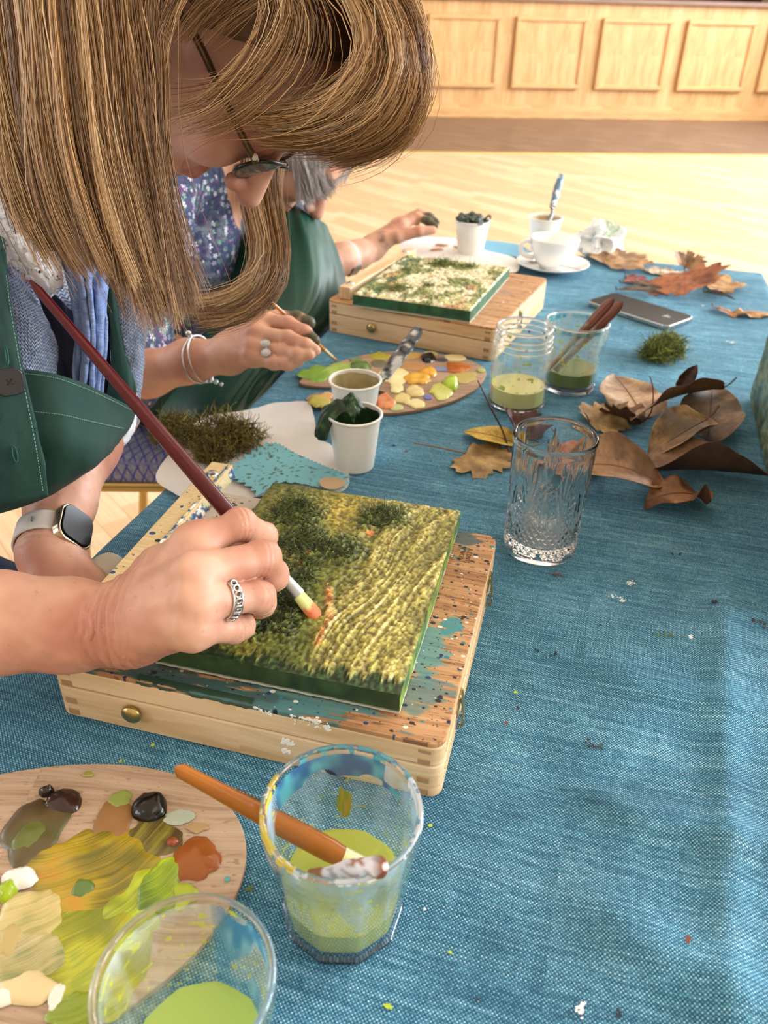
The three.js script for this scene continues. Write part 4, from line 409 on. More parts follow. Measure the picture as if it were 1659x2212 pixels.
// the landscape on the near canvas: u across (0..1), v from the near edge away
const mossPath = (u, v) => Math.min(Math.hypot(u - 0.34, (v - 0.63) * 1.3) - 0.10, Math.hypot((u - 0.40) * 1.5, (v - 0.44) * 1.0) - 0.10, Math.hypot(u - 0.22, (v - 0.80) * 1.2) - 0.10, Math.hypot((u - 0.64), (v - 0.86) * 1.4) - 0.09, Math.hypot(u - 0.36, (v - 0.25) * 1.3) - 0.14, Math.hypot(u - 0.52, (v - 0.62) * 1.4) - 0.07, Math.hypot(u - 0.28, (v - 0.42) * 1.1) - 0.09);
const paintingAt = (u, v) => {
  const w1 = fbm2(u * 4, v * 4, 2, 11), up = Math.max(v - 0.42, 0), s = u - 0.62 * Math.pow(up, 1.35) + 0.05 * Math.sin(v * 7 + 1.2) + 0.05 * w1;
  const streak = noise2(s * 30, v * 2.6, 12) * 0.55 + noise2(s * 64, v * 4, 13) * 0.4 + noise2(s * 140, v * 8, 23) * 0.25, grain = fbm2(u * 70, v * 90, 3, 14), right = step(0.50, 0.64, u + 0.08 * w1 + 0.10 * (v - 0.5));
  const left = noise2((u + 0.2 * v) * 24, v * 5, 25) * 0.6 + noise2((u + 0.2 * v) * 60, v * 9, 26) * 0.4;
  let c = mix(srgb(0x59632a), srgb(0x94893a), clamp(0.45 + w1 * 0.9 + left * 0.5)), h = 0.25 + left * 0.2 + grain * 0.3;
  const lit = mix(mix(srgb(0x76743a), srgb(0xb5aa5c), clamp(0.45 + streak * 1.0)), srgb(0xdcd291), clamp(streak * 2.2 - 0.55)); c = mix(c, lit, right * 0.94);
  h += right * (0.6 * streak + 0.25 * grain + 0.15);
  const glade = Math.exp(-((u - 0.42) ** 2 / 0.012 + (v - 0.87) ** 2 / 0.02)); c = mix(c, mix(srgb(0x9c8c3a), srgb(0xb5a24a), clamp(0.5 + left)), glade * 0.9);
  const lowLeft = step(0.35, 0.1, u) * step(0.55, 0.2, v); c = mix(c, left > 0 ? srgb(0x9a8f3c) : srgb(0x5d6c30), lowLeft * 0.7);
  c = mix(c, srgb(0x404d26), step(0.12, 0.0, u) * 0.6 * (0.7 + 0.5 * w1) + step(0.06, 0, 1 - v) * step(0.5, 0.1, u) * 0.5);
  const m = mossPath(u + 0.03 * noise2(u * 14, v * 14, 16), v + 0.03 * noise2(u * 14, v * 14, 17)), mm = step(0.09, -0.02, m); c = mix(c, mix(srgb(0x323f1e), srgb(0x57642c), clamp(0.5 + grain * 1.6)), mm * 0.92); h += mm * (0.5 + 0.9 * grain);
  const path = Math.abs(u - (0.60 + 0.04 * Math.sin(v * 11) + 0.03 * noise2(v * 12, 1, 18))), pk = step(0.03, 0.006, path) * step(0.10, 0.16, v) * step(0.50, 0.42, v), pn = noise2(u * 60, v * 14, 19); if (pn > -0.25) c = mix(c, pn > 0.1 ? srgb(0xc9824c) : srgb(0xdcae74), pk * 0.8); h += pk * 0.3;
  const sp = step(0.045, 0.0, Math.abs(u - 0.60 + 1.4 * (v - 0.77)) * 0.7) * step(0.06, 0.02, Math.abs(v - 0.74)) * step(0.05, 0.3, noise2(u * 40, v * 40, 20)); c = mix(c, srgb(0xd78650), sp);
  const ru = step(0.012, 0.003, Math.abs(u - 0.385 - 0.1 * (v - 0.55))) * step(0.08, 0.04, Math.abs(v - 0.52)); c = mix(c, srgb(0x7a4326), ru);
  const e = v + 0.022 * noise2(u * 40, 0, 21) + 0.018 * noise2(u * 120, 1, 22), dk = step(0.05, 0.03, e); c = mix(c, mix(srgb(0x22331d), srgb(0x314a27), clamp(0.5 + grain)), dk); h *= 1 - 0.7 * dk;
  const gr = clamp(1 + grain * 0.6, 0.4, 1.5); return [c[0] * gr, c[1] * gr, c[2] * gr, clamp(h * 0.7)];
};
function canvasThing(name, label, pos, turn, w, d, th, look, relief, n, sideCols, mossFn, res = 512) {
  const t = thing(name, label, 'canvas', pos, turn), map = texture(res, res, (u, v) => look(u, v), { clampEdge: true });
  const hgt = (u, v) => { const e = Math.min(u, 1 - u, v, 1 - v); return relief * look(clamp(u, 0, 1), clamp(v, 0, 1))[3] * step(0, 0.012, e); };
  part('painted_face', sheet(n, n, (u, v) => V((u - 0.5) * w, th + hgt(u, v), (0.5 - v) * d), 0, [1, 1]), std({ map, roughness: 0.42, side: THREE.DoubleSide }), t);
  const side = (len, seed, cols) => paintVerts(sheet(60, 6, (u, v) => V((u - 0.5) * len, v * th, 0.0004 * noise2(u * 50, v * 5, seed)), 0), (x, y, z) => { const k = fbm2(x * 130, y * 90, 3, seed) + 0.5, c = mix(cols[0], cols[1], clamp(k)); return y < 0.0012 + 0.001 * noise2(x * 200, 0, seed) ? hex('#d8d6c4') : c; });
  const mat = std({ vertexColors: true, roughness: 0.5, side: THREE.DoubleSide });
  part('front_side', side(w, 1, sideCols[0]).translate(0, 0, d / 2), mat, t); part('back_side', side(w, 2, sideCols[0]).translate(0, 0, -d / 2), mat, t);
  part('right_side', side(d, 3, sideCols[1]).rotateY(Math.PI / 2).translate(w / 2, 0, 0), mat, t); part('left_side', side(d, 4, sideCols[0]).rotateY(Math.PI / 2).translate(-w / 2, 0, 0), mat, t);
  part('stretcher_frame', merge([box(w - 0.002, th * 0.7, 0.02, 0, th * 0.4, d / 2 - 0.012), box(w - 0.002, th * 0.7, 0.02, 0, th * 0.4, -d / 2 + 0.012), box(0.02, th * 0.7, d - 0.044, w / 2 - 0.012, th * 0.4, 0), box(0.02, th * 0.7, d - 0.044, -w / 2 + 0.012, th * 0.4, 0)]), pine, t);
  if (mossFn) { const m = part('moss', mossFn(hgt), std({ vertexColors: true, roughness: 0.85 }), t); m.userData.kind = 'stuff'; }
  return t;
}
{
  const turn = rad(-13.6), u = 0.1635, v = 0.1395, c = Math.cos(rad(13.8)), s = Math.sin(rad(13.8)), O = [-0.238, -0.42];
  const q = rng(31), W = 0.18, Dd = 0.236, th = 0.0175;
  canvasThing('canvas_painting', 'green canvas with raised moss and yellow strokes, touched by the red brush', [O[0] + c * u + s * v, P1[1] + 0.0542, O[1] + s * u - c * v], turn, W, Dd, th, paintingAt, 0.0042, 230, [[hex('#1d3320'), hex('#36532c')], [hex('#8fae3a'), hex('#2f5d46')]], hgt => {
    const l = []; let guard = 0; while (l.length < 1500 && guard++ < 30000) { const a = q(), b = q(); if (mossPath(a, b) > 0.01 || q() > 0.8) continue; const y = th + hgt(a, b); l.push([V((a - 0.5) * W, y + 0.001 * q(), (0.5 - b) * Dd), 0.006 + 0.010 * q(), 0.0003 + 0.0002 * q(), 0.9, 0.55, y - 0.0004]); }
    return mossGeo(l, q, ['#39491d', '#4d5a24', '#5d6a30', '#2c3a1a', '#75783a', '#3f4a2a'].map(hex));
  }, 900);
}
const farLook = (u, v) => {
  const w = fbm2(u * 4 + 3, v * 4, 3, 91), g = fbm2(u * 26, v * 28, 3, 92), st = fbm2(u * 70, v * 70, 3, 95), m = fbm2(u * 6 + 9, v * 6 + 2, 3, 93);
  let c = mix(srgb(0xc9bf8e), srgb(0xe9e2c0), clamp(0.5 + g * 1.4)), h = 0.45 + g * 0.6 + st * 0.5;
  const moss = Math.max(step(0.08, 0.3, m + 0.35 * Math.exp(-((u - 0.42) ** 2 + (v - 0.82) ** 2) / 0.03)), Math.exp(-((u - 0.25) ** 2 / 0.02 + (v - 0.22) ** 2 / 0.01)) > 0.5 + g ? 1 : 0); c = mix(c, st > 0 ? srgb(0x7c8442) : srgb(0x4d5c2a), moss * 0.85); h += moss * 0.3;
  if (w > 0.22 && g > -0.1) c = mix(c, srgb(0xb5b56a), 0.7); if (fbm2(u * 9, v * 9, 2, 94) > 0.3) c = mix(c, srgb(0xb98a58), 0.7);
  if (u < 0.2 && fbm2(u * 12, v * 8, 2, 96) > 0.1) c = mix(c, srgb(0x3e5f3a), 0.8);
  const k = clamp(1 + st * 0.7); return [c[0] * k, c[1] * k, c[2] * k, clamp(h * 0.6)];
};
{ const q = rng(33), W = 0.19, Dd = 0.252, th = 0.0185;
  canvasThing('canvas_painting', 'pale green canvas with moss clumps and dark green sides on the far paint box', FARC, rad(-20), W, Dd, th, farLook, 0.006, 150, [[hex('#1b4632'), hex('#2f6a48')], [hex('#1b4632'), hex('#2f6a48')]], hgt => { const l = []; for (const [cx, cz, r, n] of [[0.42, 0.86, 0.16, 300], [0.30, 0.2, 0.12, 160], [0.65, 0.88, 0.1, 120], [0.5, 0.35, 0.05, 50], [0.2, 0.6, 0.08, 60]]) for (let i = 0; i < n; i++) { const a = clamp(cx + (q() + q() - 1) * r, 0.03, 0.97), b = clamp(cz + (q() + q() - 1) * r * 0.6, 0.03, 0.97), y = th + hgt(a, b); l.push([V((a - 0.5) * W, y, (0.5 - b) * Dd), 0.008 + 0.01 * q(), 0.0005, 0.9, 0.6, y - 0.0004]); } return mossGeo(l, q, ['#5d6a2c', '#7c8340', '#47551f'].map(hex)); });
}
// canvas standing on the right, seen along its painted face
{
  const look = (u, v) => { const g = fbm2(u * 9, v * 9, 4, 101), s = fbm2(u * 60, v * 60, 3, 102); let c = mix(srgb(0x4d6450), srgb(0x7a8a6c), clamp(0.5 + g)); if (fbm2(u * 14, v * 22, 3, 103) > 0.18) c = mix(c, srgb(0xa08a4a), 0.5); if (fbm2(u * 20 + 4, v * 20, 2, 104) > 0.38) c = mix(c, srgb(0x2a3a30), 0.7); const k = 1 + s * 0.5; return [c[0] * k, c[1] * k, c[2] * k, clamp(0.4 + g + s * 0.6)]; };
  const t = canvasThing('canvas_painting', 'mottled grey-green canvas standing on edge beside the dry leaves', [0, 0, 0], 0, 0.34, 0.50, 0.022, look, 0.003, 90, [[hex('#4f6650'), hex('#7a8a66')], [hex('#4f6650'), hex('#7a8a66')]]);
  // stand it up: face towards the table's left side
  const p = onTable(0.2085 + 0.0245, 0.885, T + 0.1725), m = new THREE.Matrix4().makeBasis(onTable(0, 0, 1).clone().set(0, 1, 0), onTable(-1, 0, 0), onTable(0, -1, 0).clone()); t.quaternion.setFromRotationMatrix(m); t.position.copy(p);
}

// ---------------------------------------------------------------- palettes and their paint
function blobGeo([cx, cz, rx, rz, h, cols, kind], seed, y0, noHole) {
  const q = rng(seed), big = kind === 'stroke', nr = big ? 20 : 14, na = big ? 90 : 48, C = cols.map(hex), ph = q() * 6.28, wob = kind === 'flat' ? 0.24 : kind === 'stroke' ? 0.36 : 0.20, dir = q() * 0.8 - 1.2;
  const pos = [], idx = [], col = [], cd = Math.cos(dir), sd = Math.sin(dir);
  for (let i = 0; i <= nr; i++) for (let k = 0; k < na; k++) {
    const a = k / na * Math.PI * 2, o = 1 + wob * (noise2(Math.cos(a) * 1.6 + seed, Math.sin(a) * 1.6, seed) + 0.28 * noise2(Math.cos(a) * 4 + seed, Math.sin(a) * 4, seed + 1)), t = i / nr, x = Math.cos(a + ph * 0) * rx * o * t, z = Math.sin(a) * rz * o * t;
    const along = x * cd + z * sd, across = -x * sd + z * cd, arc = across + 14 * along * along, str = noise2(arc * 620, along * 26, seed + 2) * 0.55 + noise2(arc * 1250, along * 34, seed + 3) * 0.45;
    let y = h * Math.pow(1 - Math.pow(t, kind === 'gloss' ? 2.6 : 5), kind === 'gloss' ? 0.6 : 0.8);
    if (big) y *= 0.7 + 0.0 * str + 0.35 * noise2(x * 90, z * 90, seed + 4); else y *= 1 + 0.18 * noise2(x * 120, z * 120, seed + 5);
    if (kind === 'gloss' && h > 0.005) y += h * 0.35 * Math.exp(-((x - rx * 0.5) ** 2 + (z + rz * 0.5) ** 2) / (rx * rz * 0.12));
    pos.push(cx + x, y0 + Math.max(y, 0), cz + z);
    const m = clamp(0.5 + 0.7 * fbm2(x * 55 + seed, z * 55, 2, seed + 6) + (big ? 0.6 * str : 0)) * (C.length - 1), n = Math.min(Math.floor(m), C.length - 2); col.push(...(C.length > 1 ? mix(C[Math.max(n, 0)], C[Math.max(n, 0) + 1], m - Math.max(n, 0)) : C[0]));
  }
  for (let i = 0; i < nr; i++) for (let k = 0; k < na; k++) { const a = i * na + k, b = i * na + (k + 1) % na; idx.push(a, b, b + na, a, b + na, a + na); }
  const g = new THREE.BufferGeometry(); if (big) g.setAttribute('uv', new THREE.Float32BufferAttribute(Array.from({ length: pos.length / 3 }, (_, i) => [(pos[3 * i] - cx) / (rx * 3.4) + 0.5, (pos[3 * i + 2] - cz) / (rz * 3.4) + 0.5]).flat(), 2)); g.setAttribute('position', new THREE.Float32BufferAttribute(pos, 3)); g.setAttribute('color', new THREE.Float32BufferAttribute(col, 3)); g.setIndex(idx); g.computeVertexNormals(); return g;
}
// brush streaks of a mixed patch: colour and relief follow the sweep of the brush
function strokeMat([, , rx, rz, , cols], seed) {
  const q = rng(seed); q(); const dir = q() * 0.8 - 1.2, cd = Math.cos(dir), sd = Math.sin(dir), C = cols.map(h => srgb(parseInt(h.slice(1), 16))), N = 288, H = new Float32Array(N * N);
  const map = texture(N, N, (u, v, i, j) => { const x = (u - 0.5) * rx * 3.4, z = (v - 0.5) * rz * 3.4, wb = 0.006 * fbm2(x * 30, z * 30, 2, seed + 8), along = x * cd + z * sd, across = -x * sd + z * cd + wb, arc = across + 10 * along * along, str = noise2(arc * 480, along * 22, seed + 2) * 0.35 + noise2(arc * 1100, along * 30, seed + 3) * 0.4 + noise2(arc * 2300, along * 45, seed + 4) * 0.35; H[j * N + i] = str; const m = clamp(0.5 + 1.0 * fbm2(x * 42 + seed, z * 42, 3, seed + 6) + 0.42 * str) * (C.length - 1), n = Math.min(Math.floor(m), C.length - 2); return mix(C[n], C[n + 1], m - n); });
  const bump = texture(N, N, (u, v, i, j) => 0.5 + 0.5 * H[j * N + i], { colour: false });
  return phy({ map, bumpMap: bump, bumpScale: 0.0006, roughness: 0.34, clearcoat: 0.3, clearcoatRoughness: 0.2, side: THREE.DoubleSide });
}
const wetPaint = phy({ vertexColors: true, roughness: 0.16, side: THREE.DoubleSide }), dryPaint = phy({ vertexColors: true, roughness: 0.38, clearcoat: 0.25, clearcoatRoughness: 0.25, side: THREE.DoubleSide });
{
  const [cx, cz, a, b, rot] = PAL, s = new THREE.Shape(); s.absellipse(0, 0, a, b, 0, Math.PI * 2); const hole = new THREE.Path(); hole.absellipse(-a * 0.62, -b * 0.35, 0.014, 0.011, 0, Math.PI * 2); s.holes.push(hole);
  const g = new THREE.ExtrudeGeometry(s, { depth: 0.003, bevelSize: 0.0008, bevelThickness: 0.0008, bevelSegments: 2, curveSegments: 64 }); g.rotateX(-Math.PI / 2); g.rotateY(-rot); g.translate(0, 0.0008, 0); boxUV(g, 1 / 0.34);
  const t = thing('palette', 'oval wooden palette with large yellow-green mixes and black paint, near the tumblers', 'palette', [cx, T + 0.0004, cz]);
  part('palette_board', g, std({ map: palTex, roughness: 0.6 }), t);
  NEAR_PAINT.forEach((d, i) => part('paint_blob', blobGeo([d[0] - cx, d[1] - cz, ...d.slice(2)], 500 + i * 13, 0.0046 + i * 0.00004), d[6] === 'stroke' ? strokeMat(d, 500 + i * 13) : d[6] === 'gloss' ? wetPaint : dryPaint, t));
}
{
  const c = FAR_PAL.reduce((a, p) => [a[0] + p[0] / FAR_PAL.length, a[1] + p[1] / FAR_PAL.length], [0, 0]);
  const pts = new THREE.CatmullRomCurve3(FAR_PAL.map(p => V(p[0] - c[0], 0, p[1] - c[1])), true, 'centripetal').getPoints(120), s = new THREE.Shape(pts.map(p => new THREE.Vector2(p.x, -p.z)));
  const g = new THREE.ExtrudeGeometry(s, { depth: 0.0028, bevelSize: 0.0006, bevelThickness: 0.0006, bevelSegments: 2, curveSegments: 2 }); g.rotateX(-Math.PI / 2); g.translate(0, 0.0006, 0); boxUV(g, 1 / 0.34);
  const t = thing('palette', 'kidney-shaped palette dotted with many small paint dabs, beside the far paint box', 'palette', [c[0], T + 0.0004, c[1]]);
  part('palette_board', g, std({ map: palTex, color: '#eee6e4', roughness: 0.6 }), t);
  FAR_PAINT.forEach((d, i) => part('paint_blob', blobGeo([d[0] - c[0], d[1] - c[1], ...d.slice(2)], 900 + i * 17, 0.0042 + i * 0.00003), d[6] === 'gloss' ? wetPaint : dryPaint, t));
}

// ---------------------------------------------------------------- glass vessels
const clearGlass = phy({ color: '#fefefe', transmission: 1, thickness: 0, ior: 1.5, roughness: 0.02, side: THREE.DoubleSide });
const solidGlass = phy({ color: '#ffffff', transmission: 1, thickness: 0.01, ior: 1.5, roughness: 0.02 });
// closed wall: outer radius ro(t,angle), inner ri; t = 0 bottom .. 1 rim
function vessel(H, ro, ri, base, seg = 96, rows = 60, foot = 0.0) {
  const pos = [], idx = [], ring = (r, y) => { for (let k = 0; k < seg; k++) { const a = k / seg * Math.PI * 2, R_ = typeof r === 'function' ? r(a) : r; pos.push(Math.cos(a) * R_, y, Math.sin(a) * R_); } }; let n = 0;
  const add = (r, y) => { ring(r, y); n++; };
  add(0.0005, foot); add(a => ro(0, a) * 0.94, foot * 0.3); for (let i = 0; i <= rows; i++) { const t = i / rows; add(a => ro(t, a), 0.0012 + t * (H - 0.003)); }
  add(a => (ro(1, a) * 0.75 + ri(1, a) * 0.25), H - 0.0005); add(a => (ro(1, a) + ri(1, a)) / 2, H); add(a => (ro(1, a) * 0.25 + ri(1, a) * 0.75), H - 0.0005);
  for (let i = rows; i >= 0; i--) { const t = base / H + (1 - base / H) * i / rows; add(a => ri(t, a), t * (H - 0.002)); } add(a => ri(base / H, a) * 0.85, base - 0.002); add(0.0005, base - 0.002);
  for (let i = 0; i < n - 1; i++) for (let k = 0; k < seg; k++) { const a = i * seg + k, b = i * seg + (k + 1) % seg; idx.push(a, a + seg, b + seg, a, b + seg, b); }
  const g = new THREE.BufferGeometry(); g.setAttribute('position', new THREE.Float32BufferAttribute(pos, 3)); g.setIndex(idx); g.computeVertexNormals(); return g;
}
function liquidGeo(ri, y0, y1, seg = 72) { const pos = [], idx = []; let n = 0; const add = (r, y) => { for (let k = 0; k < seg; k++) { const a = k / seg * Math.PI * 2, R_ = r(a); pos.push(Math.cos(a) * R_, y, Math.sin(a) * R_); } n++; }; add(() => 0.0003, y0); for (let i = 0; i <= 10; i++) add(a => ri(lerp(y0, y1, i / 10), a), lerp(y0, y1, i / 10)); add(a => ri(y1, a) - 0.0014, y1 + 0.0004); add(a => ri(y1, a) - 0.004, y1); add(() => 0.0003, y1 - 0.0002); for (let i = 0; i < n - 1; i++) for (let k = 0; k < seg; k++) { const a = i * seg + k, b = i * seg + (k + 1) % seg; idx.push(a, a + seg, b + seg, a, b + seg, b); } const g = new THREE.BufferGeometry(); g.setAttribute('position', new THREE.Float32BufferAttribute(pos, 3)); g.setIndex(idx); return toCreasedNormals(g, 0.7); }
// film of dried paint on the inside of a wall
function film(ri, y0, y1, look, seed, seg = 120, a0 = 0, a1 = Math.PI * 2) {
  const w = 512, h = 256, d = new Uint8Array(w * h * 4);
  for (let j = 0; j < h; j++) for (let i = 0; i < w; i++) { const [c, al] = look(i / w, j / h), k = (j * w + i) * 4; d[k] = clamp(c[0]) * 255; d[k + 1] = clamp(c[1]) * 255; d[k + 2] = clamp(c[2]) * 255; d[k + 3] = clamp(al) * 255; }
  const t = new THREE.DataTexture(d, w, h); t.magFilter = THREE.LinearFilter; t.colorSpace = THREE.SRGBColorSpace; t.needsUpdate = true;
  const g = sheet(seg, 24, (u, v) => { const a = lerp(a0, a1, u), y = lerp(y0, y1, v), r = ri(y, a) - 0.0004; return V(Math.cos(a) * r, y, Math.sin(a) * r); }, 0);
  return [g, std({ map: t, transparent: true, roughness: 0.6, side: THREE.DoubleSide })];
}
const facet = (n, amt, lo, hi) => (t, a) => { const s = Math.PI * 2 / n, w = ((a % s) + s) % s - s / 2; return 1 - amt * (1 - Math.cos(w) ** 1) * step(hi, lo, t) - 0 + (Math.cos(s / 2) / Math.cos(w) - 1) * step(hi, lo, t) * 0.9; };
function tumbler(label, pos, turn, { H = 0.088, R0 = 0.0345, R1 = 0.0435, wall = 0.0026, base = 0.012, level, liquid, look, dots }) {
  const fc = facet(10, 0, 0.66, 0.78), rOut = (t, a) => lerp(R0, R1, Math.pow(t, 0.85)) * fc(t, a) + 0.0008 * step(0.8, 0.85, t) * step(1.0, 0.93, t), rIn = (t, a) => lerp(R0, R1, Math.pow(t, 0.85)) * lerp(1, fc(t, a), 0.7) - wall;
  const t = thing('water_tumbler', label, 'glass', pos, turn); part('glass_wall', vessel(H, rOut, rIn, base, 120, 60, 0.002), clearGlass, t); part('glass_rim', new THREE.TorusGeometry((rOut(1, 0.1) + rIn(1, 0.1)) / 2, wall * 0.62, 10, 96).rotateX(Math.PI / 2).translate(0, H + 0.0002, 0), solidGlass, t); part('glass_base', vessel(base - 0.003, (q, a) => rOut(q * base / H, a) + 0.0003, (q, a) => rIn(0.1, a) * 0.9, base - 0.006, 120, 12, 0.0015), solidGlass, t);
  const ri = (y, a) => rIn(clamp(y / H), a) - 0.0003;
  part('paint_water', liquidGeo(ri, base - 0.0005, level), std({ color: liquid, roughness: 0.18 }), t);
  const [g, m] = film(ri, level - 0.001, H - 0.003, look, 1); part('paint_film', g, m, t);
  if (dots) { const [cg, cm] = dots(rOut, rIn, H); part('paint_crust', cg, cm, t); }
  return t;
}
// skin of dried paint wrapped over a rim, kept only where paint stuck
const crust = (cols, cover, seed) => (ro, ri, H) => { const n = 420, m = 12, pos = [], col = [], idx = [], on = [];
  for (let i = 0; i <= n; i++) for (let j = 0; j <= m; j++) { const a = i / n * Math.PI * 2, s = (j / m - 0.5) * 2, out = s < 0, k = Math.abs(s), o = ro(1, a), q = ri(1, a), y = k < 0.4 ? H + 0.0005 - 0.0009 * (k / 0.4) ** 2 : H - 0.0004 - (k - 0.4) / 0.6 * (out ? 0.0025 : 0.008), tt = clamp(y / H), r = k < 0.4 ? (o + q) / 2 + (out ? 1 : -1) * ((o - q) / 2 + 0.0005) * (k / 0.4) : out ? ro(tt, a) + 0.0005 : ri(tt, a) - 0.0005;
    pos.push(Math.cos(a) * r, y, Math.sin(a) * r); const nz = tnoise(i / n * 34, j / m * 2.5, 34, seed) * 0.6 + tnoise(i / n * 110, j / m * 5, 110, seed + 1) * 0.45; col.push(...cols(a, nz).map(v => Math.pow(v, 2.2))); on.push(nz + 1.5 * cover(a) - 0.75 - 0.8 * k * k > 0); }
  for (let i = 0; i < n; i++) for (let j = 0; j < m; j++) { const a = i * (m + 1) + j, b = a + m + 1; if (on[a] && on[b] && on[a + 1] && on[b + 1]) idx.push(a, b, b + 1, a, b + 1, a + 1); }
  const g = new THREE.BufferGeometry(); g.setAttribute('position', new THREE.Float32BufferAttribute(pos, 3)); g.setAttribute('color', new THREE.Float32BufferAttribute(col, 3)); g.setIndex(idx); g.computeVertexNormals(); return [g, std({ vertexColors: true, roughness: 0.55, side: THREE.DoubleSide })]; };
const streaky = (cols, dens, seed) => (u, v) => { const n = tnoise(u * 26, v * 2.5 + 3, 26, seed) * 0.6 + tnoise(u * 60, v * 6, 60, seed + 1) * 0.4, m = tnoise(u * 8, v * 3, 8, seed + 2), top = step(0.55, 1, v); const k = clamp((m + 1) / 2 * (cols.length - 1)), i = Math.min(Math.floor(k), cols.length - 2); let a = clamp(dens * (0.35 + 0.75 * n + 0.55 * top)); let c = mix(cols[i], cols[i + 1], k - i); const sp = tnoise(u * 40, v * 26, 40, seed + 3); if (sp > 0.72) { c = srgb(0xc9cf3a); a = 0.95; } return [c, a]; };
{
  const pale = [srgb(0xc7dbe6), srgb(0xa9c9dd), srgb(0xdfe9ea), srgb(0xb7cfb0)];
  // world-facing angles: a = 0 towards +x, a = pi/2 towards the camera (+z)
  tumbler('facetted tumbler of green paint water holding an orange-handled brush', [TUMB[0][0], T + 0.0005, TUMB[0][2]], 0, { H: 0.094, level: 0.030, liquid: '#a5ad45', look: (u, v) => { const [c, a] = streaky(pale, 0.85, 120)(u, v); const ang = u * 6.283, back = step(-0.1, -0.7, Math.sin(ang)); if (v > 0.72 && back > 0.3 && tnoise(u * 16, v * 3, 16, 7) > -0.15) return [mix(srgb(0x2d5f8f), srgb(0x4fa3b0), clamp(tnoise(u * 40, v * 8, 40, 8) + 0.5)), 0.9]; if (Math.hypot((u - 0.735) * 26, (v - 0.86) * 7) < 1) return [srgb(0x101a45), 0.96]; if (Math.hypot((u - 0.745) * 52, (v - 0.38) * 5) < 1 + 0.25 * tnoise(u * 90, v * 30, 90, 3)) return [mix(srgb(0x7f8a1e), srgb(0xc08a2c), clamp(tnoise(u * 220, v * 6, 220, 9) + 0.3)), 0.96]; return [c, back > 0.2 ? a * 0.45 : a * 0.8]; },
    dots: crust((a, k) => { const s = Math.sin(a), c = Math.cos(a); return s < -0.5 ? (k > -0.1 ? srgb(0x4f9aa6) : srgb(0x2b4c86)) : c < -0.5 ? (k > 0 ? srgb(0xc9b53a) : srgb(0xdfe0d0)) : k > -0.1 ? srgb(0xcdd6da) : srgb(0x9db6cc); }, a => 0.66, 21) });
  tumbler('tumbler smeared with blue paint, standing at the edge of the palette', [TUMB[1][0], T + 0.0055, TUMB[1][2]], 0.2, { H: 0.081, R1: 0.041, R0: 0.0335, level: 0.0165, liquid: '#9fb858', look: (u, v) => { const ang = u * 6.283, right = step(0.2, 0.7, Math.cos(ang)) ; const [c, a] = streaky([srgb(0xb9cdd3), srgb(0xcfd8cf), srgb(0xa4c4d2)], 0.55, 140)(u, v); if (right > 0.1 && tnoise(u * 14, v * 4, 14, 6) > -0.25) return [mix(srgb(0x2f86b8), srgb(0x7fb9d2), clamp(tnoise(u * 50, v * 6, 50, 5) + 0.4)), 0.35 + 0.55 * right * v]; return [c, a * (0.4 + 0.5 * v)]; } });
  tumbler('glass of olive paint water holding two brown flat-handled brushes', [0.258, T + 0.0005, -1.062], 0.4, { H: 0.096, R0: 0.036, R1: 0.0435, level: 0.030, liquid: '#6d7a35', look: (u, v) => { const rim = step(0.86, 0.97, v); if (rim > 0.2 && tnoise(u * 20, 1, 20, 4) > -0.5) return [mix(srgb(0x2f9ab0), srgb(0x8fc3c4), clamp(tnoise(u * 60, v * 4, 60, 3) + 0.5)), 0.8 * rim]; const [c, a] = streaky([srgb(0xc6dad6), srgb(0xaec8c4)], 0.4, 160)(u, v); return [c, a]; } });
  // screw-top jar
  const H = 0.108, prof = t => { const y = t * H; if (y < 0.006) return 0.0355 + 0.003 * Math.sqrt(clamp(y / 0.006)); if (y < 0.078) return 0.0385; if (y < 0.088) return lerp(0.0385, 0.0362, step(0.078, 0.088, y)); return 0.0362 + 0.0011 * Math.max(0, Math.cos((y - 0.0915) / 0.0055 * Math.PI)) + (y > 0.104 ? 0.0006 : 0); };
  const t = thing('glass_jar', 'screw-neck glass jar of pale yellow water beside the far palette', 'jar', [0.176, T + 0.0005, -1.0]); part('glass_wall', vessel(H, tt => prof(tt), tt => Math.min(prof(tt), 0.0385) - 0.0026, 0.008, 80, 90, 0.002), clearGlass, t); for (const [y, r, q] of [[H, 0.0352, 0.0019], [0.0985, 0.0366, 0.0012], [0.0915, 0.0368, 0.0012], [0.084, 0.0380, 0.0009]]) part(q > 0.0015 ? 'glass_rim' : 'screw_thread', new THREE.TorusGeometry(r, q, 8, 80).rotateX(Math.PI / 2 + (q > 0.0015 ? 0 : 0.03)).translate(0, y, 0), solidGlass, t); part('glass_base', lathe([[0, 0.0012], [0.033, 0.0012], [0.0378, 0.004], [0.0388, 0.007], [0.036, 0.0072], [0, 0.0066]], 64), solidGlass, t);
  const ri = y => Math.min(prof(y / H), 0.0385) - 0.0029; part('paint_water', liquidGeo(ri, 0.0075, 0.029), std({ color: '#d6d48a', roughness: 0.12 }), t);
  const [g, m] = film(ri, 0.030, 0.1, (u, v) => { const sp = tnoise(u * 36, v * 14, 36, 77); if (sp > 0.7) return [v > 0.8 ? srgb(0x2f5fa0) : srgb(0xb9cf4a), 0.9]; return [srgb(0xd5dec6), clamp(0.18 * (tnoise(u * 20, v * 3, 20, 78) + 0.4))]; }, 3); part('paint_film', g, m, t);
}
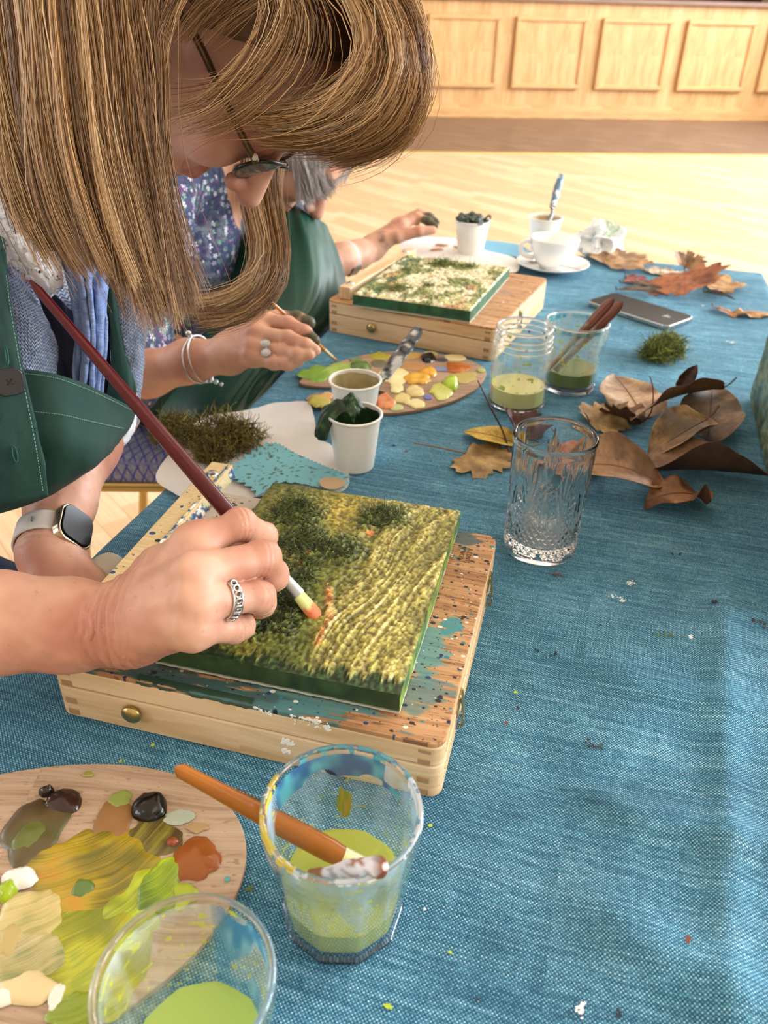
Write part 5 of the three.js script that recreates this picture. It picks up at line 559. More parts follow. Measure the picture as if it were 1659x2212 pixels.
{ // cut crystal tumbler: fans above, a band of diamonds below
  const H = 0.126, cut = (t, a) => {
    const n = 7, s = Math.PI * 2 / n, w = ((a % s) + s) % s / s - 0.5; let g = 0;
    const y = t * H; if (y > 0.006 && y < 0.060) { const half = 0.5 * step(0.062, 0.03, y) * step(-0.01, 0.02, y) + 0.02, p = 36; const e1 = Math.abs(((w * 4.6 + y * 110) % 1 + 1) % 1 - 0.5) * 2, e2 = Math.abs(((w * 4.6 - y * 110) % 1 + 1) % 1 - 0.5) * 2; if (Math.abs(w) < half) g = Math.max(Math.pow(e1, 1.6), Math.pow(e2, 1.6)) * 0.0021; }
    if (y > 0.034 && y < 0.118) { const yy = (y - 0.052) / 0.064; for (const k of [-0.42, -0.2, 0, 0.2, 0.42]) { const wl = ((w + 0.5) % 1) - (w + 0.5 > 1 ? 1 : 0); const d = Math.abs(w - k * Math.max(yy, 0)) - 0.005; if (yy > 0 && yy < 1 - Math.abs(k) * 0.9) g = Math.max(g, 0.0019 * step(0.04, 0.0, d) * Math.sin(Math.PI * clamp(yy / (1 - Math.abs(k) * 0.9)))); const w2 = Math.abs(w) - 0.5 + 0.16 * (1 - clamp((y - 0.034) / 0.05)); if (y < 0.084) g = Math.max(g, 0.0018 * step(0.03, 0, Math.abs(w2)) * step(0.034, 0.045, y)); } }
    return g;
  };
  const ro = (t, a) => { const y = t * H, base = lerp(0.0352, 0.0388, t) + 0.0008 * step(0.045, 0.02, y) + 0.0005 * step(0.93, 0.98, t); return base - cut(t, a); };
  const m = vessel(H, ro, (t) => lerp(0.0352, 0.0388, t) - 0.0034, 0.018, 240, 160, 0.003); single('crystal_glass', m, phy({ color: '#ffffff', transmission: 1, thickness: 0.01, ior: 1.52, roughness: 0.01 }), 'empty cut-crystal tumbler standing among the autumn leaves', 'glass', [0.157, T + 0.0005, -0.662]);
}

// ---------------------------------------------------------------- paper cups
const paperWhite = std({ color: '#f1f0ea', roughness: 0.75 });
function paperCup(label, pos, { H = 0.064, r0 = 0.0225, r1 = 0.030, inner, fill, fillY }) {
  const t = thing('paper_cup', label, 'cup', pos), th = 0.0006, w = y => lerp(r0, r1, y / H);
  part('cup_wall', lathe([[0, 0.003], [r0 - 0.001, 0.003], [r0 - 0.001, 0.0002], [r0, 0.0002], [w(H * 0.3), H * 0.3], [w(H * 0.6), H * 0.6], [w(H - 0.002), H - 0.002], ...[0, 1, 2, 3, 4, 5, 6, 7, 8].map(i => { const a = -Math.PI / 2 + i / 8 * Math.PI * 1.6; return [r1 + 0.0006 + 0.0016 * Math.cos(a), H - 0.0004 + 0.0016 * Math.sin(a)]; }), [r1 - th, H - 0.002], [w(H * 0.5) - th, H * 0.5], [r0 - th, 0.004], [0, 0.004]], 56), paperWhite, t);
  if (inner) part('paint_coat', paintVerts(sheet(64, 20, (u, v) => { const a = u * Math.PI * 2, y = lerp(fillY, H - 0.003 + 0.0022 * noise2(Math.cos(a) * 3, Math.sin(a) * 3, 4), v), r = w(y) - th - 0.0006 - 0.0005 * noise2(u * 30, v * 6, 7); return V(Math.cos(a) * r, y, Math.sin(a) * r); }, 0), (x, y, z) => { const n = fbm3(x * 160, y * 60, z * 160); return mix(hex(inner[0]), hex(inner[1]), clamp(0.5 + n * 1.6)); }), std({ vertexColors: true, roughness: 0.5, side: THREE.DoubleSide }), t);
  if (fill) part('paint', paintVerts(sheet(48, 16, (u, v) => { const a = u * Math.PI * 2, r = (w(fillY) - th) * v; return V(Math.cos(a) * r, fillY + 0.003 * fbm2(Math.cos(a) * r * 90 + 5, Math.sin(a) * r * 90, 3, 8), Math.sin(a) * r); }, 0), (x, y, z) => mix(hex(fill[0]), hex(fill[1]), clamp(0.5 + fbm2(x * 150, z * 150, 3, 9) * 1.5))), phy({ vertexColors: true, roughness: 0.3, clearcoat: 0.3, side: THREE.DoubleSide }), t);
  return t;
}
// a knife or spatula handle caked in paint
function cakedHandle(g0, cols, seed) { return paintVerts(g0, (x, y, z) => { const n = fbm3(x * 130 + seed, y * 60, z * 130); return n > 0.1 ? hex(cols[0]) : n > -0.16 ? hex(cols[1]) : hex(cols[2]); }); }
function paletteKnife(label, tip, end, cols, seed, blade = 0.4) {
  const a = V(...tip), b = V(...end), t = thing('palette_knife', label, 'palette knife', tip), L = a.distanceTo(b), d = b.clone().sub(a), at = k => d.clone().multiplyScalar(k);
  const P = (k0, k1, n) => { const o = []; for (let i = 0; i <= n; i++) o.push(at(lerp(k0, k1, i / n))); return o; };
  part('handle', cakedHandle(tube(P(blade, 1, 24), k => (0.0045 + 0.0042 * Math.sin(Math.PI * clamp(k * 0.75 + 0.12))) * (k > 0.95 ? Math.sqrt(1 - ((k - 0.95) / 0.05) ** 2 * 0.9) : 1) * (1 + 0.08 * Math.sin(k * 23)), 14), cols, seed), std({ vertexColors: true, roughness: 0.45 }), t);
  part('ferrule', tube(P(blade - 0.03, blade + 0.03, 3), 0.0042, 12), steelM, t); part('blade', tube([at(0), at(blade * 0.3).add(V(0.002, 0.001, 0)), at(blade * 0.6).add(V(0.003, 0.0, 0)), at(blade)], k => 0.0055 * (1 - 0.55 * k), 8, true, 0.16), std({ color: '#8b8f92', metalness: 0.9, roughness: 0.35 }), t);
  return t;
}
const CUP = [[-0.036, -0.818], [-0.040, -0.928], [0.171, -1.755], [0.336, -1.818]];
paperCup('white paper cup with dark green paint and a painted leaf over its rim', [CUP[0][0], T + 0.0005, CUP[0][1]], { H: 0.066, inner: ['#14301c', '#26491f'], fill: ['#122a18', '#1d3f22'], fillY: 0.036 });
paperCup('white paper cup coated inside with beige paint, holding a caked palette knife', [CUP[1][0], T + 0.0005, CUP[1][1]], { H: 0.060, r1: 0.0315, inner: ['#a39a6a', '#b9aa80'], fill: ['#9a9060', '#8a8050'], fillY: 0.02 });
paperCup('white paper cup heaped with dark green paint behind the far canvas', [CUP[2][0], T + 0.0005, CUP[2][1]], { H: 0.072, r0: 0.026, r1: 0.036, inner: ['#14301c', '#1e4022'], fill: ['#12301a', '#1b4524'], fillY: 0.066 });
paperCup('white paper cup with beige paint and a knife behind the teacup', [CUP[3][0], T + 0.0005, CUP[3][1]], { H: 0.068, r0: 0.026, r1: 0.036, inner: ['#c9b38a', '#b79f74'], fill: ['#c2ab80', '#b09868'], fillY: 0.05 });
{ // knives in cups
  paletteKnife('white-caked palette knife leaning in the beige paint cup by the palette', KNIFE1[0], KNIFE1[1], ['#e2e4e6', '#6a6f74', '#2c2220'], 3, 0.36);
  paletteKnife('blue and white smeared palette knife standing in the cup behind the teacup', KNIFE2[0], KNIFE2[1], ['#dfe3e4', '#5f6f74', '#2f6f9c'], 9, 0.3);
  // leaf soaked in dark paint hanging over the front cup's rim
  const cols = [hex('#102b14'), hex('#3c6338'), hex('#1c4020')], y = T + 0.067;
  const lf = (rows, seed) => paintVerts(patch(rows, 18, 26, 0.0012, [1, 1], (p, u, v) => p.add(V(0.0016 * noise2(u * 7, v * 9, seed), 0.0022 * fbm2(u * 8, v * 8, 3, seed + 1), 0.0016 * noise2(u * 9, v * 7, seed + 2)))), (x, yy, z) => mix(cols[0], fbm3(x * 260, yy * 260, z * 260) > 0.05 ? cols[1] : cols[2], clamp(0.5 + fbm3(x * 120, yy * 120, z * 120) * 2)));
  const [cx, cz] = CUP[0], t = thing('painted_leaf', 'crumpled leaf soaked in dark green paint hanging over the cup rim', 'leaf', [cx, y, cz]);
  const wet = phy({ vertexColors: true, roughness: 0.45 });
  part('blade', lf([[[-0.016, 0.004, -0.012], [-0.006, 0.012, -0.004], [0.004, 0.003, 0.006]], [[-0.026, 0.008, -0.008], [-0.018, 0.016, 0.002], [-0.012, 0.006, 0.012]], [[-0.036, 0.004, 0.000], [-0.031, 0.006, 0.010], [-0.026, -0.006, 0.018]], [[-0.043, -0.012, 0.006], [-0.040, -0.016, 0.014], [-0.030, -0.022, 0.021]], [[-0.045, -0.020, 0.010], [-0.041, -0.026, 0.015], [-0.034, -0.027, 0.019]]], 4), wet, t);
  part('blade', lf([[[-0.010, 0.006, -0.012], [0.0, 0.016, -0.010], [0.012, 0.004, -0.006]], [[-0.014, 0.014, -0.004], [-0.004, 0.022, -0.002], [0.006, 0.004, 0.004]], [[-0.020, 0.004, 0.008], [-0.010, 0.008, 0.010], [0.0, -0.006, 0.012]]], 14), wet, t);
  // heaped green leaf scraps on the far cup
  const q = rng(55), l = []; for (let i = 0; i < 26; i++) { const a = q() * 6.283, r = 0.03 * Math.sqrt(q()), g = new THREE.IcosahedronGeometry(0.006 + 0.005 * q(), 2); const p = g.attributes.position; for (let k = 0; k < p.count; k++) { const s = 1 + 0.4 * noise3(p.getX(k) * 300 + i, p.getY(k) * 300, p.getZ(k) * 300); p.setXYZ(k, p.getX(k) * s, p.getY(k) * s * 0.7, p.getZ(k) * s); } g.computeVertexNormals(); g.translate(Math.cos(a) * r, 0.002 + 0.006 * q(), Math.sin(a) * r); l.push(g); }
  l.push(tube(spline([[0.024, 0.002, 0], [0.032, 0.012, 0.002], [0.037, 0.012, 0.004], [0.036, 0.006, 0.006]], 10), 0.0022, 6)); l.push(tube(spline([[-0.002, 0.0, 0], [-0.004, 0.014, 0.002], [-0.003, 0.02, 0.0]], 8), 0.003, 6));
  single('painted_scraps', merge(l), phy({ color: '#0f2e1a', roughness: 0.35, clearcoat: 0.4 }), 'heap of leaf scraps dipped in dark green paint, on the far cup', 'leaf', [CUP[2][0], T + 0.0705, CUP[2][1]]);
}

// ---------------------------------------------------------------- brushes
function brush(label, pts, { r, handle, ferruleLen, ferrule, bristle, bristleLen, tipCol, flat = 0.45, bandCol, bend = [0, 0, 0], w = 1.35 }) {   // pts: handle end -> where the ferrule begins -> direction
  const end = V(...pts[0]), root = V(...pts[1]), d = root.clone().sub(end).normalize(), t = thing('paint_brush', label, 'brush', pts[1]);
  const H = []; for (let i = 0; i <= 30; i++) H.push(end.clone().lerp(root, i / 30).sub(root));
  part('handle', tube(H, k => r(k) * (k < 0.03 ? Math.sqrt(1 - (1 - k / 0.03) ** 2 * 0.9) : 1), 18), handle, t);
  if (bandCol) part('band', tube([0.76, 0.79].map(k => end.clone().lerp(root, k).sub(root)), r(0.78) * 1.02, 18), bandCol, t);
  const f = [0, 0.5, 1].map(k => d.clone().multiplyScalar(ferruleLen * k)), rf = r(1); part('ferrule', tube(f, k => rf * lerp(1.04, w, k), 16, true, 1), ferrule, t);
  const tip = f[2], bl = []; for (let i = 0; i <= 10; i++) bl.push(tip.clone().addScaledVector(d, bristleLen * i / 10).add(V(...bend).multiplyScalar((i / 10) ** 2)));
  part('bristles', paintVerts(tube(bl, k => rf * w * (1 + 0.18 * Math.sin(k * 2.4)) * (k > 0.7 ? 1 - (k - 0.7) * 1.6 : 1), 20, true, flat), (x, y, z) => { const k = clamp(V(x, y, z).sub(tip).length() / bristleLen), n = noise3(x * 900, y * 200, z * 900) * 0.25; return mix(bristle, tipCol, step(0.5, 0.75, k + n)); }), std({ vertexColors: true, roughness: 0.6 }), t);
  return t;
}
const lacquer = (c, rough = 0.22) => phy({ color: c, roughness: rough, clearcoat: 0.12, clearcoatRoughness: 0.05, specularIntensity: 0.7 });
brush('long dark red lacquered brush held over the green canvas', [RED[0], RED[1]], { r: k => lerp(0.0034, 0.0060, step(0, 0.75, k)) - 0.0022 * step(0.85, 1, k), handle: lacquer('#4a0710'), ferruleLen: 0.026, ferrule: std({ color: '#a8b2b6', metalness: 0.9, roughness: 0.3 }), bristle: hex('#c9cf86'), tipCol: hex('#d6764a'), bristleLen: 0.020, bend: [0.006, -0.003, 0.007], flat: 0.4, w: 1.5 });
{
  const t = brush('orange lacquered brush resting across the tumbler of green water', [ORANGE[0], ORANGE[1]], { r: k => lerp(0.0042, 0.0066, step(0, 0.8, k)) - 0.001 * step(0.93, 1, k), handle: lacquer('#9a5a14'), ferruleLen: 0.016, ferrule: std({ color: '#d8d6a0', metalness: 0.4, roughness: 0.4 }), bristle: hex('#c9c48a'), tipCol: hex('#8f9a45'), bristleLen: 0.014, w: 1.1 });
  // faint printed marks on the handle
  const a = V(...ORANGE[0]), b = V(...ORANGE[1]), d = b.clone().sub(a), right = d.clone().cross(V(0, 1, 0)).normalize(), up = right.clone().cross(d).normalize(), q = rng(3), l = []; for (let i = 0; i < 26; i++) { const k = lerp(0.35, 0.86, i / 26), p = a.clone().addScaledVector(d, k).sub(b).addScaledVector(up, 0.0051).addScaledVector(right, -0.0036); l.push(new THREE.SphereGeometry(0.0008, 5, 4).scale(1, 0.3, 0.6 + q()).translate(p.x, p.y, p.z)); } part('printed_marks', merge(l), std({ color: '#5a2f10' }), t).userData.kind = 'stuff';
  // stubby end of another brush, caked white, leaning on the front of the rim
  const e = V(...STUB[0]), s = V(...STUB[1]), g = thing('paint_brush', 'short brush end caked in white and brown paint inside the tumbler', 'brush', STUB[1]), P = []; for (let i = 0; i <= 16; i++) P.push(s.clone().lerp(e, i / 16).sub(s));
  part('handle', paintVerts(tube(P, k => (0.0028 + 0.0027 * step(0.2, 0.6, k)) * (k > 0.93 ? Math.sqrt(1 - ((k - 0.93) / 0.07) ** 2 * 0.85) : 1), 16), (x, y, z) => { const k = V(x, y, z).length() / s.distanceTo(e), n = fbm3(x * 200, y * 200, z * 200); return k < 0.25 ? hex('#8a5a34') : n > 0.05 && k > 0.6 ? hex('#9a5a34') : n > -0.25 ? hex('#d9d6da') : hex('#a8a0a4'); }), std({ vertexColors: true, roughness: 0.5 }), g);
}
brush('thin wooden brush held by the far painter over the palette', [THIN[0], THIN[1]], { r: k => lerp(0.0020, 0.0030, k), handle: lacquer('#c07a3a'), ferruleLen: 0.02, ferrule: std({ color: '#d6cdb4', metalness: 0.6, roughness: 0.35 }), bristle: hex('#c9a060'), tipCol: hex('#a8703a'), bristleLen: 0.012, w: 0.9, flat: 0.8, bandCol: std({ color: '#b5482a' }) });
{
  const flatHandle = (a, b, sd, label) => { const A = V(...a), B = V(...b), t = thing('paint_brush', label, 'brush', a), P = []; for (let i = 0; i <= 24; i++) P.push(A.clone().lerp(B, i / 24).sub(A)); part('handle', paintVerts(tube(P, k => (0.0058 + 0.0046 * step(0.35, 0.75, k)) * (k > 0.86 ? Math.sqrt(Math.max(1 - ((k - 0.86) / 0.14) ** 2 * 0.9, 0.02)) : 1), 14, true, 0.5), (x, y, z) => { const k = V(x, y, z).length() / A.distanceTo(B), n = fbm3(x * 150 + sd, y * 60, z * 150) * 0.3; return k + n < 0.48 ? mix(hex('#7d7468'), hex('#9a9080'), clamp(0.5 + n * 3)) : mix(hex('#5a2a16'), hex('#6d3620'), clamp(0.5 + n * 3)); }), phy({ vertexColors: true, roughness: 0.4, clearcoat: 0.3 }), t); };
  flatHandle(PADDLE[0], PADDLE[1], 2, 'brown flat-handled brush in the olive water, the wider of two'); flatHandle(PADDLE[2], PADDLE[3], 7, 'brown flat-handled brush in the olive water, the thinner of two');
}

// ---------------------------------------------------------------- teacup, saucer, spoon, towel, phone, papers
const china = phy({ color: '#f6f4ef', roughness: 0.12, clearcoat: 0.6, clearcoatRoughness: 0.05 });
{
  const p = [0.331, T + 0.0005, -1.655], s = thing('saucer', 'white china saucer under the teacup', 'saucer', p);
  part('dish', smoothLathe([[0, 0.002], [0.022, 0.002], [0.024, 0.0005], [0.027, 0.0008], [0.045, 0.005], [0.066, 0.012], [0.074, 0.0165], [0.0748, 0.0172], [0.073, 0.0176], [0.062, 0.0135], [0.045, 0.0075], [0.03, 0.004], [0, 0.004]], 64, 90), china, s);
  const t = thing('teacup', 'white china teacup with its handle to the left, on a saucer', 'cup', [p[0], p[1] + 0.0042, p[2]]), H = 0.06;
  part('bowl', smoothLathe([[0, 0.003], [0.020, 0.003], [0.021, 0.0004], [0.024, 0.0006], [0.026, 0.004], [0.036, 0.014], [0.0435, 0.032], [0.0475, 0.052], [0.049, 0.060], [0.0484, 0.0610], [0.0472, 0.0600], [0.0458, 0.052], [0.0418, 0.032], [0.034, 0.0155], [0.022, 0.0065], [0, 0.006]], 64, 110), china, t);
  part('handle', tube(spline([[-0.045, 0.050, 0], [-0.058, 0.0535, 0.002], [-0.068, 0.048, 0.004], [-0.068, 0.036, 0.004], [-0.060, 0.026, 0.002], [-0.040, 0.020, 0]], 30), k => 0.0034 + 0.0012 * Math.abs(k - 0.5), 12, true, 1.3), china, t);
  const sp = thing('teaspoon', 'steel teaspoon lying on the saucer in front of the teacup', 'spoon', [0.272, T + 0.017, -1.648]); sp.rotation.y = -0.38;
  part('spoon_bowl', sheet(14, 14, (u, v) => { const a = u * Math.PI * 2, r = v; return V(0.012 + Math.cos(a) * 0.019 * r, -0.004 * (1 - r * r) + 0.0012, Math.sin(a) * 0.0125 * r); }, 0.0009), steelM, sp);
  part('handle', tube(spline([[0.03, 0.001, 0], [0.05, 0.003, 0], [0.09, 0.0015, 0], [0.122, -0.001, 0]], 20), k => 0.0018 + 0.0022 * k * k, 10, true, 0.5), steelM, sp);
}
{ // crumpled towel
  const g = new THREE.IcosahedronGeometry(1, 40), p = g.attributes.position; for (let i = 0; i < p.count; i++) { const x = p.getX(i), y = p.getY(i), z = p.getZ(i), f = 1 - Math.abs(noise3(x * 1.7 + 3, y * 1.7, z * 1.7)) * 0.55 - Math.abs(noise3(x * 4, y * 4 + 8, z * 4)) * 0.22 - 0.06 * Math.abs(noise3(x * 11, y * 11, z * 11)); p.setXYZ(i, x * f * 0.066, Math.max(y * f * 0.05, -0.028), z * f * 0.052); } const gg = mergeVertices(plain(g)); for (const k of ['normal', 'uv']) gg.deleteAttribute(k); const g2 = mergeVertices(gg, 1e-6); g2.computeVertexNormals();
  paintVerts(g2, (x, y, z) => { const n = fbm3(x * 40, y * 40, z * 40); return x > 0.005 && x < 0.05 && y > 0.012 && n > -0.12 ? mix(hex('#8fae7a'), hex('#d9e2d6'), clamp(0.3 + n * 2)) : mix(hex('#dfe4e4'), hex('#f1f2f0'), clamp(0.5 + n)); });
  single('paper_towel', g2, std({ vertexColors: true, roughness: 0.95 }), 'crumpled white paper towel with a green stain behind the teacup', 'towel', [0.456, T + 0.0285, -1.80]);
}
{ // phone
  const c = [0.444, T + 0.0006, -1.395], t = thing('smartphone', 'dark smartphone lying screen up with a cracked corner', 'phone', c, PHONE.turn), w = PHONE.w, d = PHONE.d;
  part('body', slab(w, d, 0.0085, 0.010, 0, 0.0016), std({ color: '#aeb2b4', metalness: 0.9, roughness: 0.25 }), t);
  part('screen', slab(w - 0.004, d - 0.004, 0.0016, 0.0085, 0.0076, 0.0005), phy({ color: '#0a0b0d', roughness: 0.06, specularIntensity: 0.7 }), t);
  part('side_button', rbox(0.014, 0.0022, 0.0012, 0.0004, 0.01, 0.0045, d / 2), std({ color: '#6f7274', metalness: 0.9, roughness: 0.3 }), t);
  const q = rng(12), l = []; for (let i = 0; i < 22; i++) { const a = q() * 6.28, r = 0.004 + 0.010 * q(), x = w / 2 - 0.03, z = 0; l.push(tube([V(x, 0.0094, z), V(x + Math.cos(a) * r * 0.5 + (q() - 0.5) * 0.003, 0.0094, z + Math.sin(a) * r * 0.5), V(x + Math.cos(a) * r, 0.0094, z + Math.sin(a) * r)], 0.00022, 4)); } part('screen_cracks', merge(l), std({ color: '#cfd4d8' }), t);
}
// flat papers: outline in world coordinates, a little lift and crumple
function flatPaper(name, label, cat, outline, y, mat, lift, jag, seed, th = 0.0003, tint, na = 160) {
  const c = outline.reduce((a, p) => [a[0] + p[0] / outline.length, a[1] + p[1] / outline.length], [0, 0]), curve = new THREE.CatmullRomCurve3(outline.map(p => V(p[0] - c[0], 0, p[1] - c[1])), true, 'centripetal', 0.5), nr = 26, R_ = curve.getSpacedPoints(na), q = rng(seed);
  const rim = R_.slice(0, na).map((p, k) => { const j = jag ? jag(k / na, q) : 0; return p.clone().multiplyScalar(1 + j + 0.006 * (q() - 0.5)); });
  const pos = [0, 0, 0], idx = []; pos[1] = lift(0, 0, 0); for (let i = 1; i <= nr; i++) for (let k = 0; k < na; k++) { const p = rim[k], f = i / nr; pos.push(p.x * f, lift(p.x * f, p.z * f, f), p.z * f); }
  for (let k = 0; k < na; k++) idx.push(0, 1 + (k + 1) % na, 1 + k); for (let i = 0; i < nr - 1; i++) for (let k = 0; k < na; k++) { const a = 1 + i * na + k, b = 1 + i * na + (k + 1) % na; idx.push(a, b, b + na, a, b + na, a + na); }
  const g = new THREE.BufferGeometry(); g.setAttribute('position', new THREE.Float32BufferAttribute(pos, 3)); g.setIndex(idx); g.computeVertexNormals(); if (tint) paintVerts(g, tint);
  return single(name, g, mat, label, cat, [c[0], y, c[1]]);
}
{
  const parchment = phy({ color: '#efece4', roughness: 0.7, transmission: 0.25, thickness: 0, side: THREE.DoubleSide });
  flatPaper('baking_paper', 'crumpled translucent baking paper under the moss and blue paper', 'paper', PAPER, T + 0.0012, parchment, (x, z, f) => 0.0006 + 0.0016 * Math.abs(fbm2(x * 30, z * 30, 3, 4)) + 0.006 * f ** 6 * clamp(noise2(x * 18, z * 18, 6) + 0.3), null, 61);
  flatPaper('blue_paper', 'pale blue paper with zigzag pinked edges, sprinkled with moss crumbs', 'paper', BLUE, T + 0.006, std({ vertexColors: true, roughness: 0.7, side: THREE.DoubleSide }), (x, z, f) => 0.001 + 0.0012 * fbm2(x * 20, z * 20, 2, 8), (k) => (k > 0.22 && k < 0.52 ? 0.06 : 0.15) * (Math.abs(((k * (k > 0.22 && k < 0.52 ? 64 : 34)) % 1) - 0.5) * 2 - 0.5), 62, 0, (x, y, z) => fbm2(x * 260, z * 260, 2, 9) > 0.33 ? hex('#4d5f4a') : hex('#74b7c4'), 520);
  flatPaper('paper_scrap', 'torn tan paper scrap on the blue paper edge', 'paper', SCRAP, T + 0.009, std({ color: '#b99d78', roughness: 0.8, side: THREE.DoubleSide }), (x, z, f) => 0.001 + 0.0025 * noise2(x * 70, z * 70, 3) ** 2, (k, q) => 0.18 * (q() - 0.5), 63);
  flatPaper('blue_card', 'sky blue sheet of card behind the far paper cups', 'card', CARD, T + 0.002, std({ color: '#74b4d4', roughness: 0.6, side: THREE.DoubleSide }), () => 0.0008, null, 64);
  flatPaper('white_paper', 'white paper sheet with tan paint dabs behind the far canvas', 'paper', SHEET, T + 0.004, std({ color: '#eceae6', roughness: 0.7, side: THREE.DoubleSide }), (x, z) => 0.001 + 0.002 * Math.abs(noise2(x * 14, z * 14, 5)), null, 65);
  for (const [i, p] of DABS.entries()) { const g = blobGeo([0, 0, 0.016, 0.006, 0.003, ['#c9895a', '#d9a478'], 'flat'], 1200 + i, 0); single('paint_dab', g, dryPaint, 'tan streak of paint on the white paper by the far hand', 'paint', [p[0], T + 0.0075, p[2]], 0.3 - i * 0.5, 'tan paint dabs on the white paper'); }
  flatPaper('cleaning_rag', 'folded off-white rag under the watch hand beside the paint box', 'cloth', RAG, T + 0.002, std({ color: '#cfc6b4', roughness: 0.95, side: THREE.DoubleSide }), (x, z, f) => 0.018 * (1 - f ** 4) + 0.002 * fbm2(x * 60, z * 60, 2, 7), null, 66);
}
// moss clumps
function mossClump(label, pos, blobs, n, seed, cols) { const q = rng(seed), l = []; for (let i = 0; i < n; i++) { const b = blobs[Math.floor(q() * blobs.length)], a = q() * 6.283, e = Math.acos(2 * q() - 1), r = Math.cbrt(q()); l.push([V(b[0] + Math.cos(a) * Math.sin(e) * r * b[3], b[1] + Math.abs(Math.cos(e)) * r * b[4], b[2] + Math.sin(a) * Math.sin(e) * r * b[5]), 0.010 + 0.014 * q(), 0.00042 + 0.0003 * q(), 1.5, 0.9, 0.0006]); } single('moss_clump', mossGeo(l, q, cols.map(hex)), std({ vertexColors: true, roughness: 0.9 }), label, 'moss', pos); }
mossClump('tangled olive-brown moss on the baking paper', [-0.205, T + 0.003, -0.862], [[-0.05, 0, -0.005, 0.03, 0.032, 0.035], [0, 0, 0.0, 0.035, 0.036, 0.04], [0.03, 0, 0.005, 0.028, 0.03, 0.03], [0.005, 0, 0.04, 0.022, 0.018, 0.02]], 2600, 71, ['#5a4c22', '#6b5c28', '#7d7632', '#463c1c', '#8f8a3c', '#7a6830']);
mossClump('round ball of green moss on the bare cloth by the phone', [0.428, T + 0.001, -1.185], [[0, 0, 0, 0.033, 0.036, 0.033], [0.012, 0, -0.012, 0.025, 0.034, 0.025], [-0.014, 0, 0.006, 0.024, 0.028, 0.024]], 1900, 72, ['#525a1e', '#6b7428', '#7f8834', '#444c1a', '#939a4a']);

// ---------------------------------------------------------------- leaves
const leafMat = std({ vertexColors: true, roughness: 0.62, side: THREE.DoubleSide });
function leafColours(top, under, vein, seed, veinAt) { const a = hex(top[0]), b = hex(top[1]), u = hex(under), v = hex(vein); return (x, y, z, nx, ny) => { const n = fbm2(x * 40 + seed, z * 40, 3, seed), s = fbm2(x * 200, z * 200, 2, seed + 2); let c = mix(a, b, clamp(0.5 + n * 1.7 + s * 0.6)); if (s > 0.3) c = mix(c, v, 0.55); const g = (c[0] + c[1] + c[2]) / 3; c = mix(c, [g, g, g], 0.14).map(t => t * clamp(0.84 + 0.55 * n + 0.35 * s, 0.45, 1.25)); return mix(c, v, 0.55 * veinAt(x, z)); }; }
// oval leaf: base at the origin, tip along +x; fold lifts both halves, arch bends it lengthwise, wave ripples the rim
function ovalLeaf(label, pos, [yaw, roll, pitch], { L, W, fold = 0.2, arch = 0.1, wave = 0.1, top, under, vein, stem = 0.02, seed = 1, tipPow = 1, curl = 0, near, far, group }) {
  const half = t => W / 2 * Math.pow(Math.sin(Math.PI * Math.pow(clamp(t, 0.001, 0.999), 0.8 * tipPow)), 0.75) * (1 + 0.06 * noise2(t * 9, 0, seed));
  const f = (u, v) => { const s = u * 2 - 1, w = half(v), a = s * w, e = Math.abs(s), side = s > 0 ? near : far, bendA = fold * 2.2 * e, ang = side !== undefined ? side * Math.sqrt(e) * Math.sin(Math.PI * (0.12 + 0.76 * v)) : 0, cz = side !== undefined ? a * Math.cos(ang) : curl ? Math.sin(curl * s) / curl * w : a * Math.cos(bendA * 0.5), cy = side !== undefined ? e * w * Math.sin(ang) : curl ? (1 - Math.cos(curl * s)) / Math.abs(curl) * w * Math.sign(curl) : e * w * Math.sin(fold) * e; return V(L * v, cy + arch * L * Math.sin(Math.PI * v) + wave * W * e * e * 0.35 * noise2(v * 6 + seed, s * 1.5, seed), cz); };
  const g0 = sheet(24, 44, f, 0.0005), t = thing('dry_leaf', label, 'leaf', pos, 0, group);
  const flat = sheet(24, 44, (u, v) => V(L * v, 0, (u * 2 - 1) * half(v)), 0.0005), fp = flat.attributes.position, col = leafColours(top, under, vein, seed, (x, z) => { const k = Math.abs(z); const mid = k < 0.0009 ? 1 : 0, r = Math.abs((((x - k * 0.75) / (L / 11)) % 1 + 1) % 1 - 0.5); return Math.max(mid, r < 0.05 ? 0.55 : 0); }), C = new Float32Array(fp.count * 3), uc = hex(under);
  for (let i = 0; i < fp.count; i++) { let c = col(fp.getX(i), 0, fp.getZ(i)); if (i >= fp.count / 2) c = mix(c, uc, 0.75); C.set(c, i * 3); } g0.setAttribute('color', new THREE.BufferAttribute(C, 3));
  part('blade', g0, leafMat, t);
  const rib = []; for (let i = 0; i <= 14; i++) { const p = f(0.5, i / 14 * 0.96); rib.push(V(p.x, p.y + 0.0004, p.z)); } rib.unshift(V(-stem * 0.5, 0.003, 0.001), V(-stem, 0.008, 0.004)); const r0 = rib.splice(0, 2); rib.unshift(r0[1], r0[0]);
  part('stalk', tube(rib, k => 0.0011 * (1 - 0.75 * k), 6), std({ color: vein, roughness: 0.7 }), t);
  t.rotation.set(roll, yaw, pitch, 'YXZ'); return t;
}
const MAPLE = [[0, 1], [0.09, 0.82], [0.20, 0.82], [0.21, 0.62], [0.36, 0.74], [0.42, 0.66], [0.60, 0.68], [0.58, 0.54], [0.72, 0.46], [0.58, 0.34], [0.70, 0.26], [0.88, 0.14], [0.72, 0.04], [0.68, -0.08], [0.44, -0.12], [0.44, -0.24], [0.24, -0.22], [0.05, -0.16]];
const mapleRim = [...MAPLE, ...MAPLE.slice(1).reverse().map(([x, y]) => [-x, y])];
